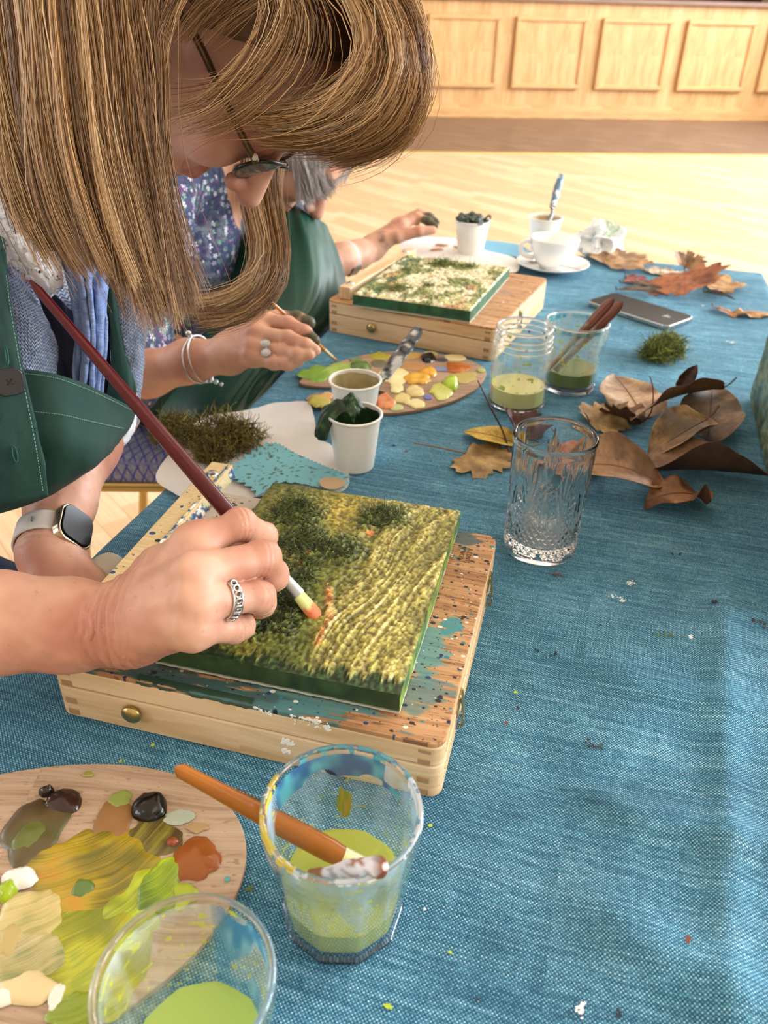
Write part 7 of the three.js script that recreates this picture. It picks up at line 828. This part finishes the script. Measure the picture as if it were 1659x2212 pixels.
  // fingernails of the painting hand that can be seen
  // hair
  const cols = ['#553c26', '#6f5034', '#8d6a46', '#a9855a', '#c29d70', '#d9bd92'].map(hex);
  const capF = (x, y, z) => { const [a, b, c] = head.inv(x, y, z), d = ell([0, 0.036, -0.016], [0.086, 0.098, 0.108])(a, b, c), faceCut = c + 0.03 - 0.65 * clamp(b, 0, 0.12), side = -(b + 0.02) - 0.0 + c * 0.4; return Math.max(d, faceCut * 0.8, Math.min(0.02, -(b + 0.075)) ); };
  const cap = mesher(capF, [-0.32, 1.0, -0.96], [0.02, 1.32, -0.68], 0.0045); paintVerts(cap, (x, y, z) => mix(cols[0], cols[1], clamp(0.5 + 0.6 * noise3(x * 60, y * 60, z * 200)))); 
  const under = [cols[0], cols[2]], mkSheets = [lockSheet(HAIR_R, under, 50, 40, 0.012), lockSheet(HAIR_F, under, 40, 40, 0), lockSheet(HAIR_L, under, 24, 40, 0), lockSheet(HAIR_T, under, 20, 40, 0.006)];
  const hair = merge([cap, ...mkSheets, strands([HAIR_R], 5600, 301, cols, 0.013, 0.00045, 90), strands([HAIR_F], 4200, 302, cols, 0.011, 0.00038, 80), strands([HAIR_T], 1000, 305, cols, 0.006, 0.00036, 24), strands([HAIR_C], 420, 307, cols.slice(0, 4), 0.006, 0.00034, 24), strands([HAIR_W], 150, 306, cols, 0.014, 0.00028, 50), strands([HAIR_L], 1900, 303, cols, 0.009, 0.0004, 30)].map(g => { const n = plain(g); n.deleteAttribute('uv'); return n; }));
  part('hair', into(hair), phy({ vertexColors: true, roughness: 0.42, sheen: 0.1, side: THREE.DoubleSide }), w);
  // clothes: blouse under everything, trousers, knitwear, scarf, apron
  const swell = (f, e, amp, fr) => (x, y, z) => f(x, y, z) - e - amp * fbm3(x * fr, y * fr * 0.6, z * fr);
  const torsoF = fold([[bone(NB, CH, 0.055, 0.112), 0.05], [bone(CH, PV, 0.112, 0.14), 0.05], [bone(add3(RS, [0, -0.01, 0]), add3(LS, [0, -0.01, 0]), 0.05, 0.05), 0.04], [bone(RS, lerp3(RS, RE, 0.75), 0.055, 0.05), 0.02], [bone(LS, lerp3(LS, LE, 0.85), 0.055, 0.048), 0.02]]);
  const knit = mesher(swell(torsoF, 0.010, 0.012, 22), [-0.86, 0.5, -1.12], [-0.26, 1.16, -0.36], 0.011); { const p = knit.attributes.position, uv = new Float32Array(p.count * 2); for (let i = 0; i < p.count; i++) { uv[2 * i] = (Math.atan2(p.getZ(i) + 0.83, p.getX(i) + 0.55) * 0.13) / 0.12; uv[2 * i + 1] = p.getY(i) / 0.12; } knit.setAttribute('uv', new THREE.BufferAttribute(uv, 2)); }
  part('cardigan', into(knit), knitMat, w);
  const legsF = fold([[bone(PV, add3(PV, [0, 0.02, 0.01]), 0.132, 0.132), 0.04], [bone(PV, [-0.38, 0.57, -0.50], 0.10, 0.078), 0.04], [bone(PV, [-0.42, 0.57, -0.68], 0.10, 0.078), 0.04], [bone([-0.38, 0.57, -0.50], [-0.44, 0.07, -0.48], 0.075, 0.06), 0.03], [bone([-0.42, 0.57, -0.68], [-0.50, 0.07, -0.68], 0.075, 0.06), 0.03]]);
  part('trousers', into(mesher(swell(legsF, 0.0, 0.008, 25), [-0.9, 0.0, -1.0], [-0.2, 0.8, -0.36], 0.016)), std({ color: '#2b3f5e', roughness: 0.9 }), w);
  part('knit_front', into(patch(KNIT, 30, 30, 0.004, [0.9, 1.1], wrinkle(0.004, 5, 5, 3))), knitMat, w);
  part('fleece_collar', into(patch(COLLAR, 60, 60, 0.012, [1, 1], (p, u, v) => { const a = 0.004 * fbm2(u * 16, v * 16, 3, 5); return p.add(V(a, a, a)); })), std({ color: '#e9edf4', roughness: 1 }), w);
  part('navy_top', into(patch(NAVY, 20, 20, 0.002, [1, 1], wrinkle(0.006, 5, 3, 8))), std({ color: '#141c33', roughness: 0.9, side: THREE.DoubleSide }), w);
  part('scarf', into(patch(SCARF, 60, 50, 0.003, [0.6, 1.2], (p, u, v) => { const a = 0.010 * Math.sin(u * 26 + 2 * noise2(u * 3, v * 4, 2)) * (0.5 + 0.5 * noise2(u * 4, v * 3, 4)) + 0.004 * noise2(u * 12, v * 20, 6); return p.add(V(a * 0.4, 0, a)); })), std({ map: gauzeTex, roughness: 0.95, side: THREE.DoubleSide }), w);
  part('knit_side', into(patch(BLUETOP, 24, 40, 0.004, [0.7, 1.6], wrinkle(0.005, 5, 9, 12))), knitMat, w);
  part('white_shirt', into(patch(WHITEHEM, 12, 40, 0.003, [1, 1], wrinkle(0.004, 3, 8, 18))), std({ color: '#e6ebf2', roughness: 0.95, side: THREE.DoubleSide }), w);
  part('apron_strap', into(patch(STRAP, 14, 40, 0.0015, [0.3, 1], wrinkle(0.002, 3, 4, 15))), apronInside, w);
  const bib = part('apron_bib', into(patch(BIB, 60, 50, 0.002, [1.2, 1.2], (p, u, v) => { const a = 0.004 * fbm2(u * 4, v * 3, 2, 21); return p.add(V(a, 0, a)); })), apronMat, w);
  const strip = part('apron_placket', into(patch(STRIP, 30, 60, 0.004, [0.5, 1.6], wrinkle(0.003, 3, 6, 23))), apronMat, w);
  // stitching lines and buttonholes
  const thread = std({ color: '#8fb5a6', roughness: 0.9 }), onPatch = (rows, u, v, out) => { const r = rows.map(a => new THREE.CatmullRomCurve3(a.map(p => V(...p)), false, 'centripetal').getPoint(u)); const p = new THREE.CatmullRomCurve3(r, false, 'centripetal').getPoint(v); const toCam = V(0, 1.2, 0).sub(p).normalize(); return p.addScaledVector(V(0.45, 0.35, 0.8).normalize(), out).add(V(...O)); };
  const stitch = (rows, u0, v0, u1, v1, n, out = 0.004) => { const l = []; for (let i = 0; i < n; i++) { const a = (i + 0.15) / n, b = (i + 0.75) / n; l.push(tube([onPatch(rows, lerp(u0, u1, a), lerp(v0, v1, a), out), onPatch(rows, lerp(u0, u1, b), lerp(v0, v1, b), out)], 0.00028, 4)); } return merge(l); };
  part('stitching', stitch(BIB, 0.03, 0.33, 0.93, 0.31, 44), thread, bib); part('hem_stitching', stitch(BIB, 0.03, 0.035, 0.97, 0.035, 60), thread, bib); part('stitching', stitch(STRIP, 0.93, 0.15, 0.93, 0.97, 60), thread, strip);
  for (const v of [0.46, 0.80]) part('buttonhole', tube([0, 1, 2, 3, 4, 5, 6, 7, 8].map(i => { const a = i / 8 * Math.PI * 2; return onPatch(STRIP, 0.66 + 0.03 * Math.cos(a), v + 0.035 * Math.sin(a), 0.0038); }), 0.0007, 5), std({ color: '#1f5a4c', roughness: 0.8 }), strip);
  { const b = new THREE.Group(); b.name = 'button'; w.add(b); const p = onPatch(STRIP, 0.66, 0.55, 0.006); b.position.copy(p); b.lookAt(p.clone().add(V(0.42, 0.45, 0.78))); const sh = rectShape(0.021, 0.021, 0.007); for (const [x, y] of [[-0.002, -0.002], [0.002, -0.002], [-0.002, 0.002], [0.002, 0.002]]) { const h = new THREE.Path(); h.absarc(x, y, 0.0009, 0, 6.283); sh.holes.push(h); } part('disc', new THREE.ExtrudeGeometry(sh, { depth: 0.0022, bevelSize: 0.0008, bevelThickness: 0.0008, bevelSegments: 3 }), std({ color: '#1a1c20', roughness: 0.45 }), b); part('thread', merge([rod([-0.002, -0.002, 0.003], [0.002, 0.002, 0.003], 0.0004), rod([-0.002, 0.002, 0.003], [0.002, -0.002, 0.003], 0.0004)]), std({ color: '#0a0b0c' }), b); }
  // glasses
  const gl = thing('eyeglasses', 'thin dark-framed glasses worn by the fair-haired woman', 'glasses', head.out(0, 0, 0.09)), GO = head.out(0, 0, 0.09), at = (a, b, c) => { const p = head.out(a, b, c); return V(p[0] - GO[0], p[1] - GO[1], p[2] - GO[2]); };
  const dark = std({ color: '#2a2a26', metalness: 0.5, roughness: 0.3 }), goldy = std({ color: '#5f4a30', metalness: 0.6, roughness: 0.35 });
  for (const s of [-1, 1]) { const rim = []; for (let i = 0; i <= 40; i++) { const a = i / 40 * Math.PI * 2, e = Math.sign(Math.cos(a)) * Math.pow(Math.abs(Math.cos(a)), 0.8), f = Math.sign(Math.sin(a)) * Math.pow(Math.abs(Math.sin(a)), 0.8); rim.push(at(s * (0.036 + 0.027 * e), -0.008 + 0.021 * f, 0.097 - 0.010 * e - 0.004 * e * e)); } part('rim', tube(rim, 0.0018, 8, false), dark, gl);
    part('lens', sheet(16, 8, (u, v) => { const a = u * Math.PI * 2, e = Math.sign(Math.cos(a)) * Math.pow(Math.abs(Math.cos(a)), 0.8), f = Math.sign(Math.sin(a)) * Math.pow(Math.abs(Math.sin(a)), 0.8); return at(s * (0.036 + 0.027 * e * v), -0.008 + 0.021 * f * v, 0.097 - 0.010 * e * v - 0.004 * e * e * v * v + 0.002 * (1 - v * v)); }, 0.0012), phy({ color: '#8f9492', transmission: 0.7, thickness: 0, roughness: 0.04 }), gl);
    part('temple', tube(spline([at(s * 0.064, 0.002, 0.083), at(s * 0.071, 0.003, 0.072), at(s * 0.080, 0.003, 0.03), at(s * 0.085, 0.0, -0.03), at(s * 0.083, -0.014, -0.058)], 24), 0.0026, 8, true, 1.5), goldy, gl);
    part('hinge', new THREE.SphereGeometry(0.0032, 12, 8).translate(...at(s * 0.069, 0.004, 0.078).toArray()), s < 0 ? std({ color: '#d9cdb8', roughness: 0.4 }) : dark, gl); }
  part('bridge', tube(spline([at(-0.010, 0.0, 0.104), at(0, 0.005, 0.109), at(0.010, 0.0, 0.104)], 8), 0.0013, 8), dark, gl);
  // watch on the left wrist
  { const c = V(...WATCH[0]), f = V(...WATCH[1]), axis = V(...HAND1L.fore[2]).sub(V(...HAND1L.wrist)).normalize(), n = f.clone().sub(c); n.addScaledVector(axis, -n.dot(axis)).normalize(); const s = axis.clone().cross(n).normalize(), t = thing('wristwatch', 'square black smartwatch with a pale strap on the fair-haired woman’s wrist', 'watch', c.toArray()), m = new THREE.Matrix4().makeBasis(s, axis, n), q = new THREE.Quaternion().setFromRotationMatrix(m); t.quaternion.copy(q);
    const R0 = 0.0285, band = sheet(64, 6, (u, v) => { const a = lerp(0.42, Math.PI * 2 - 0.42, u); return V(Math.sin(a) * R0 * 1.06, (v - 0.5) * 0.021, Math.cos(a) * R0); }, 0.0022); part('strap', band, std({ color: '#cfc8c0', roughness: 0.6 }), t);
    const cs = new THREE.ExtrudeGeometry(rectShape(0.034, 0.038, 0.010), { depth: 0.006, bevelSize: 0.0016, bevelThickness: 0.0016, bevelSegments: 4, curveSegments: 8 }); part('case', cs.translate(0, 0, R0 - 0.003), std({ color: '#b9a68e', metalness: 0.9, roughness: 0.22 }), t); const sc = new THREE.ExtrudeGeometry(rectShape(0.0315, 0.0355, 0.009), { depth: 0.0012, bevelSize: 0.0008, bevelThickness: 0.001, bevelSegments: 4, curveSegments: 8 }); part('screen', sc.translate(0, 0, R0 + 0.0042), phy({ color: '#040506', roughness: 0.12, specularIntensity: 0.25 }), t);
    part('strap_hole', merge([-1, 0, 1].map(k => box(0.0022, 0.0055, 0.001, -R0 * 1.03 - 0.0012 * 0, 0, k * 0.007 + 0.004).translate(0, 0, 0))), std({ color: '#4a4540' }), t); }
  // chain ring on the ring finger
  { const a = V(...HAND1.ring[0]), b = V(...HAND1.ring[1]), d = b.clone().sub(a).normalize(), c = a.clone().lerp(b, 0.52), t = thing('finger_ring', 'chunky silver chain ring on the hand holding the red brush', 'ring', c.toArray()), q = new THREE.Quaternion().setFromUnitVectors(V(0, 1, 0), d); t.quaternion.copy(q); part('band', new THREE.TorusGeometry(0.0118, 0.0009, 8, 40).rotateX(Math.PI / 2).translate(0, 0.003, 0), steelM, t); part('band', new THREE.TorusGeometry(0.0118, 0.0009, 8, 40).rotateX(Math.PI / 2).translate(0, -0.003, 0), steelM, t); for (let i = 0; i < 18; i++) { const w2 = i / 18 * 6.283; part('link', new THREE.TorusGeometry(0.0021, 0.0009, 6, 12).rotateY(Math.PI / 2 + 0.6).translate(0.0124, 0, 0).rotateY(w2), steelM, t); } }
}
{ // ================= the woman behind
  const o = [-0.17, 0.992, -1.53], Fw = [0.55, -0.83, -0.05], U0 = [0.83, 0.55, 0.06], nrm = v => { const l = Math.hypot(...v); return v.map(x => x / l); }, F = nrm(Fw), dt = U0[0] * F[0] + U0[1] * F[1] + U0[2] * F[2], U = nrm(U0.map((x, i) => x - dt * F[i])), L = [U[1] * F[2] - U[2] * F[1], U[2] * F[0] - U[0] * F[2], U[0] * F[1] - U[1] * F[0]];
  const head = headAt(L, U, F, o), w = thing('person', 'grey-haired woman in floral shirt and dark green apron at the far paint box', 'person', [-0.5, 0, -1.5]), O = [0.5, 0, 1.5], into = g => g.translate(...O);
  const NB = [-0.31, 0.955, -1.51], CH = [-0.40, 0.83, -1.48], PV = [-0.47, 0.615, -1.48], RS = [-0.37, 0.945, -1.33], LS = [-0.30, 0.93, -1.66], RE = HAND2.fore[0], LE = HAND2L.fore[0];
  const back = (h, up) => { const a = sub(h.index[0], h.wrist), b = sub(h.pinky[0], h.wrist), c = [a[1] * b[2] - a[2] * b[1], a[2] * b[0] - a[0] * b[2], a[0] * b[1] - a[1] * b[0]], l = Math.hypot(...c) * Math.sign(c[2] * up || 1); return c.map(v => v / l); }, hR = handField(HAND2, 0.98, back(HAND2, 1)), hL = handField(HAND2L, 0.92), armR = bone(RS, RE, 0.048, 0.040), armL = bone(LS, LE, 0.048, 0.036), geos = [];
  { const [lo, hi] = bounds([add3(o, [-0.12, -0.12, -0.1]), add3(o, [0.12, 0.12, 0.1])], 0.03); geos.push(mesher((x, y, z) => smin(head.f(x, y, z), bone(head.out(0, -0.06, -0.035), NB, 0.05, 0.055)(x, y, z), 0.03), lo, hi, 0.005)); }
  { const [lo, hi] = bounds(handPts(HAND2), 0.05); geos.push(mesher((x, y, z) => smin(hR(x, y, z), armR(x, y, z), 0.02), lo, hi, 0.0034)); } { const [lo, hi] = bounds(handPts(HAND2L), 0.045); geos.push(mesher((x, y, z) => smin(hL(x, y, z), armL(x, y, z), 0.02), lo, hi, 0.004)); }
  const legs = [[bone(PV, [-0.10, 0.575, -1.40], 0.085, 0.065), 0.04], [bone(PV, [-0.10, 0.575, -1.60], 0.085, 0.065), 0.04], [bone([-0.10, 0.575, -1.40], [-0.14, 0.06, -1.38], 0.06, 0.04), 0.03], [bone([-0.10, 0.575, -1.60], [-0.14, 0.06, -1.62], 0.06, 0.04), 0.03]];
  geos.push(mesher(fold([[bone(NB, CH, 0.07, 0.11), 0.05], [bone(CH, PV, 0.11, 0.14), 0.05], [bone(RS, LS, 0.05, 0.05), 0.04], ...legs]), [-0.76, 0, -1.76], [-0.1, 1.06, -1.18], 0.018));
  const tips = [HAND2.index[3], HAND2.thumb[3], HAND2.thumb[2], HAND2L.index[3], HAND2L.middle[3], HAND2L.middle[2], HAND2L.index[2], HAND2L.thumb[0]], paintD = hex('#2c3a20');
  const tone = skinTone(hex('#cf9f85'), hex('#ba8068'), (c, x, y, z) => { let m = 1; for (const t of tips) m = Math.min(m, Math.hypot(x - t[0], y - t[1], z - t[2])); const k = step(0.021, 0.012, m + 0.006 * noise3(x * 120, y * 120, z * 120)); return mix(c, paintD, k * 0.92); });
  const merged = merge(geos.map(g => { const n = new THREE.BufferGeometry(); n.setAttribute('position', g.attributes.position); n.setAttribute('normal', g.attributes.normal); n.setIndex(g.index); return n; })); paintVerts(merged, tone); part('body', into(merged), skinMat, w);
  const grey = ['#6a625c', '#8f8680', '#b0a8a2', '#cfc9c4', '#a39a94'].map(hex), capF = (x, y, z) => { const [a, b, c] = head.inv(x, y, z), d = ell([0, 0.036, -0.016], [0.092, 0.104, 0.114])(a, b, c); return Math.max(d, (c - 0.06) * 0.8, -(b + 0.08)); };
  const cap = mesher(capF, add3(o, [-0.16, -0.16, -0.14]), add3(o, [0.16, 0.16, 0.14]), 0.006); paintVerts(cap, (x, y, z) => mix(grey[0], grey[2], clamp(0.5 + 0.6 * noise3(x * 60, y * 60, z * 120))));
  part('hair', into(merge([cap, lockSheet(HAIR2.slice(0, 3), [grey[0], grey[2]], 24, 30), strands([HAIR2.slice(0, 3), [HAIR2[0], HAIR2[3]]], 1500, 401, grey, 0.014, 0.0007, 40)].map(g => { const n = plain(g); n.deleteAttribute('uv'); return n; }))), phy({ vertexColors: true, roughness: 0.5, side: THREE.DoubleSide }), w);
  // floral shirt: the print is a computed texture, uv in metres around the body
  const flowers = (() => { const q = rng(61), l = []; for (let i = 0; i < 300; i++) l.push([q(), q(), 0.012 + 0.022 * q(), Math.floor(q() * 5), q() * 6]); const bins = {}; for (const f of l) (bins[`${Math.floor(f[0] * 16)},${Math.floor(f[1] * 16)}`] ??= []).push(f); const C = [0xe6e2ea, 0x8fb8a4, 0x7a3f7a, 0xb9b0c8, 0x5f8a6a].map(srgb); return texture(512, 512, (u, v) => { let c = mix(srgb(0x2b3350), srgb(0x3d4566), clamp(0.5 + tnoise(u * 40, v * 40, 40, 5))); for (let i = -1; i < 2; i++) for (let j = -1; j < 2; j++) for (const f of bins[`${(Math.floor(u * 16) + i + 16) % 16},${(Math.floor(v * 16) + j + 16) % 16}`] ?? []) { let dx = u - f[0], dy = v - f[1]; dx -= Math.round(dx); dy -= Math.round(dy); const r = Math.hypot(dx, dy), a = Math.atan2(dy, dx) + f[4]; if (r < f[2] * (0.65 + 0.35 * Math.cos(a * 5))) c = r < f[2] * 0.25 ? srgb(0x2b3350) : C[f[3]]; } return c; }); })();
  const shirtF = fold([[bone(NB, CH, 0.05, 0.11), 0.05], [bone(CH, PV, 0.11, 0.135), 0.05], [bone(RS, LS, 0.052, 0.052), 0.04], [bone(RS, lerp3(RS, RE, 0.82), 0.058, 0.058), 0.02], [bone(lerp3(RS, RE, 0.8), lerp3(RE, HAND2.fore[1], 0.3), 0.056, 0.05), 0.02], [bone(LS, lerp3(LS, LE, 0.9), 0.056, 0.05), 0.02]]);
  const shirt = mesher((x, y, z) => shirtF(x, y, z) - 0.006 - 0.009 * fbm3(x * 24, y * 16, z * 24), [-0.76, 0.42, -1.80], [-0.12, 1.06, -0.98], 0.010); { const p = shirt.attributes.position, n = shirt.attributes.normal, uv = new Float32Array(p.count * 2); for (let i = 0; i < p.count; i++) { const k = Math.abs(n.getX(i)) > Math.abs(n.getZ(i)) ? p.getZ(i) : p.getX(i) + 0.7; uv[2 * i] = k / 0.16; uv[2 * i + 1] = (p.getY(i) + 0.3 * p.getX(i)) / 0.16; } shirt.setAttribute('uv', new THREE.BufferAttribute(uv, 2)); }
  part('floral_shirt', into(shirt), std({ map: flowers, roughness: 0.85, side: THREE.DoubleSide }), w);
  const legsF = fold([[bone(PV, add3(PV, [0, 0.02, 0.01]), 0.132, 0.132), 0.04], ...[[bone(PV, [-0.10, 0.575, -1.40], 0.10, 0.078), 0.04], [bone(PV, [-0.10, 0.575, -1.60], 0.10, 0.078), 0.04], [bone([-0.10, 0.575, -1.40], [-0.14, 0.07, -1.38], 0.075, 0.06), 0.03], [bone([-0.10, 0.575, -1.60], [-0.14, 0.07, -1.62], 0.075, 0.06), 0.03]]]);
  part('jeans', into(mesher((x, y, z) => legsF(x, y, z) - 0.006 * fbm3(x * 25, y * 18, z * 25), [-0.78, 0, -1.76], [0.02, 0.76, -1.14], 0.016)), std({ color: '#35507a', roughness: 0.9 }), w);
  // apron: shell over the front of chest and lap
  const apF = (x, y, z) => { const d = Math.min(shirtF(x, y, z) + 0.03 * Math.max(0, -1.28 - z < 0 ? 1 : 0), legsF(x, y, z) + 0.004) - 0.017 - 0.011 * fbm3(x * 14, y * 9, z * 14 + 3); const front = (-0.50 - x) + 0.35 * (y - 0.6), top = y - 0.905 - 0.22 * (x + 0.3), sideA = z + 1.30 - (y < 0.66 ? 0.12 : 0), sideB = -1.70 - z, sleeve = 0; return Math.max(d, front, top, sideA, sideB, y - 0.62); };
  part('apron_skirt', into(mesher(apF, [-0.76, 0.34, -1.80], [-0.05, 0.66, -1.12], 0.012)), std({ color: '#0d3a30', roughness: 0.6 }), w);
  part('apron_bib', into(patch(APRON2, 40, 60, 0.002, [1, 2], (p, u, v) => { const a = 0.020 * fbm2(u * 6 + v * 1.5, v * 2.2, 3, 31) + 0.006 * noise2(u * 14 - v * 4, v * 5, 33); return p.add(V(a * 0.5, 0, a)); })), std({ color: '#0f4438', roughness: 0.5, side: THREE.DoubleSide }), w);
  part('apron_strap', into(tube(spline([[-0.235, 0.90, -1.60], [-0.225, 0.96, -1.60], [-0.27, 1.01, -1.58], [-0.34, 1.02, -1.55]], 20), 0.011, 8, true, 0.25)), std({ color: '#2f5f52', roughness: 0.7 }), w);
  // jewellery and watch
  { const c = lerp3(HAND2.fore[2], HAND2.wrist, 0.25), d = V(...sub(HAND2.wrist, HAND2.fore[2])).normalize(), t = thing('bracelet', 'silver bangle with charm on the wrist above the far palette', 'bracelet', c); t.quaternion.setFromUnitVectors(V(0, 1, 0), d); part('bangle', new THREE.TorusGeometry(0.033, 0.0014, 8, 48).rotateX(Math.PI / 2 + 0.15), steelM, t); part('bangle', new THREE.TorusGeometry(0.0335, 0.0011, 8, 48).rotateX(Math.PI / 2 - 0.12).translate(0, 0.004, 0), steelM, t); const down = V(0, -1, 0).applyQuaternion(t.quaternion.clone().invert()); down.y = 0; down.normalize().multiplyScalar(0.036); for (let i = 0; i < 3; i++) part('charm', new THREE.IcosahedronGeometry(0.0045 - i * 0.0008, 1).translate(down.x + (i - 1) * 0.005, 0.008 + 0.006 * i, down.z), phy({ color: '#cfdfe6', roughness: 0.15, metalness: 0.4 }), t); const up = down.clone().multiplyScalar(-0.93); for (let i = 0; i < 3; i++) part('bead', new THREE.SphereGeometry(0.004, 12, 8).translate(up.x + (i - 1) * 0.006, 0, up.z), steelM, t); }
  { const c = lerp3(HAND2.ring[0], HAND2.ring[1], 0.55), d = V(...sub(HAND2.ring[1], HAND2.ring[0])).normalize(), t = thing('finger_ring', 'large silver ring with white oval stones on the hand holding the thin brush', 'ring', c), y2 = d.clone(), out = V(0.15, 0.5, 0.85).addScaledVector(d, -V(0.15, 0.5, 0.85).dot(d)).normalize(), x2 = y2.clone().cross(out).normalize(); t.quaternion.setFromRotationMatrix(new THREE.Matrix4().makeBasis(x2, y2, out)); part('band', new THREE.TorusGeometry(0.0118, 0.0011, 8, 36).rotateX(Math.PI / 2), steelM, t); for (const s of [-1, 1]) { part('setting', new THREE.TorusGeometry(0.0062, 0.001, 8, 28).scale(0.75, 1, 1).translate(s * 0.0058, s * 0.002, 0.0135), steelM, t); part('stone', new THREE.SphereGeometry(0.0056, 16, 10).scale(0.75, 1, 0.4).translate(s * 0.0058, s * 0.002, 0.0135), phy({ color: '#d9d6d2', roughness: 0.2 }), t); } }
  { const c = lerp3(HAND2L.fore[1], HAND2L.fore[2], 0.2), d = V(...sub(HAND2L.fore[2], HAND2L.fore[1])).normalize(), t = thing('wristwatch', 'pale grey watch strap on the far painter’s raised wrist', 'watch', c); t.quaternion.setFromUnitVectors(V(0, 1, 0), d); part('strap', sheet(48, 4, (u, v) => V(Math.cos(u * 6.2832) * 0.031, (v - 0.5) * 0.022, Math.sin(u * 6.2832) * 0.031), 0.003), std({ color: '#b9b4ae', roughness: 0.6 }), t); part('case', rbox(0.008, 0.028, 0.026, 0.003, 0.031, 0, 0), std({ color: '#2a2a2c', roughness: 0.3 }), t); }
}
{ // chairs
  const gold = std({ color: '#b59a5c', metalness: 0.85, roughness: 0.32 }), seatTex = texture(256, 256, (u, v) => { const a = Math.abs(((u * 8 + v * 4) % 1 + 1) % 1 - 0.5), b = Math.abs(((u * 8 - v * 4) % 1 + 1) % 1 - 0.5); return a < 0.08 || b < 0.08 ? srgb(0x3a3f8a) : mix(srgb(0x8a8a96), srgb(0x6f7082), clamp(0.5 + tnoise(u * 60, v * 60, 60, 3))); }), seatMat = std({ map: seatTex, roughness: 0.9 });
  const chair = (label, pos, turn) => { const t = thing('stacking_chair', label, 'chair', pos, turn); part('seat', boxUV(new RoundedBoxGeometry(0.44, 0.06, 0.44, 3, 0.025).translate(0, 0.445, 0), 1 / 0.16), seatMat, t); part('backrest', boxUV(new RoundedBoxGeometry(0.04, 0.34, 0.42, 3, 0.018).translate(-0.235, 0.72, 0), 1 / 0.16), seatMat, t);
    for (const s of [-1, 1]) { part('leg', tube(spline([[0.20, 0, s * 0.215], [0.20, 0.30, s * 0.215], [0.195, 0.40, s * 0.215], [0.15, 0.415, s * 0.215], [-0.20, 0.415, s * 0.215]], 30), 0.011, 10), gold, t); part('leg', tube(spline([[-0.27, 0, s * 0.215], [-0.22, 0.40, s * 0.22], [-0.235, 0.6, s * 0.215], [-0.25, 0.9, s * 0.215]], 24), 0.011, 10), gold, t); }
    part('seat_rail', tube(spline([[0.20, 0.40, -0.215], [0.215, 0.415, -0.18], [0.22, 0.415, 0], [0.215, 0.415, 0.18], [0.20, 0.40, 0.215]], 24), 0.011, 10), gold, t); part('stretcher', rod([0.2, 0.2, -0.215], [0.2, 0.2, 0.215], 0.008), gold, t); return t; };
  chair('gold-framed stacking chair with blue patterned seat under the grey-haired woman', [-0.36, 0, -1.505], rad(0)); chair('gold-framed stacking chair under the fair-haired woman', [-0.77, 0, -0.76], rad(20));
}

scene.traverse(o => { if (o.isMesh) o.castShadow = o.receiveShadow = true; });
renderer.render(scene, camera);
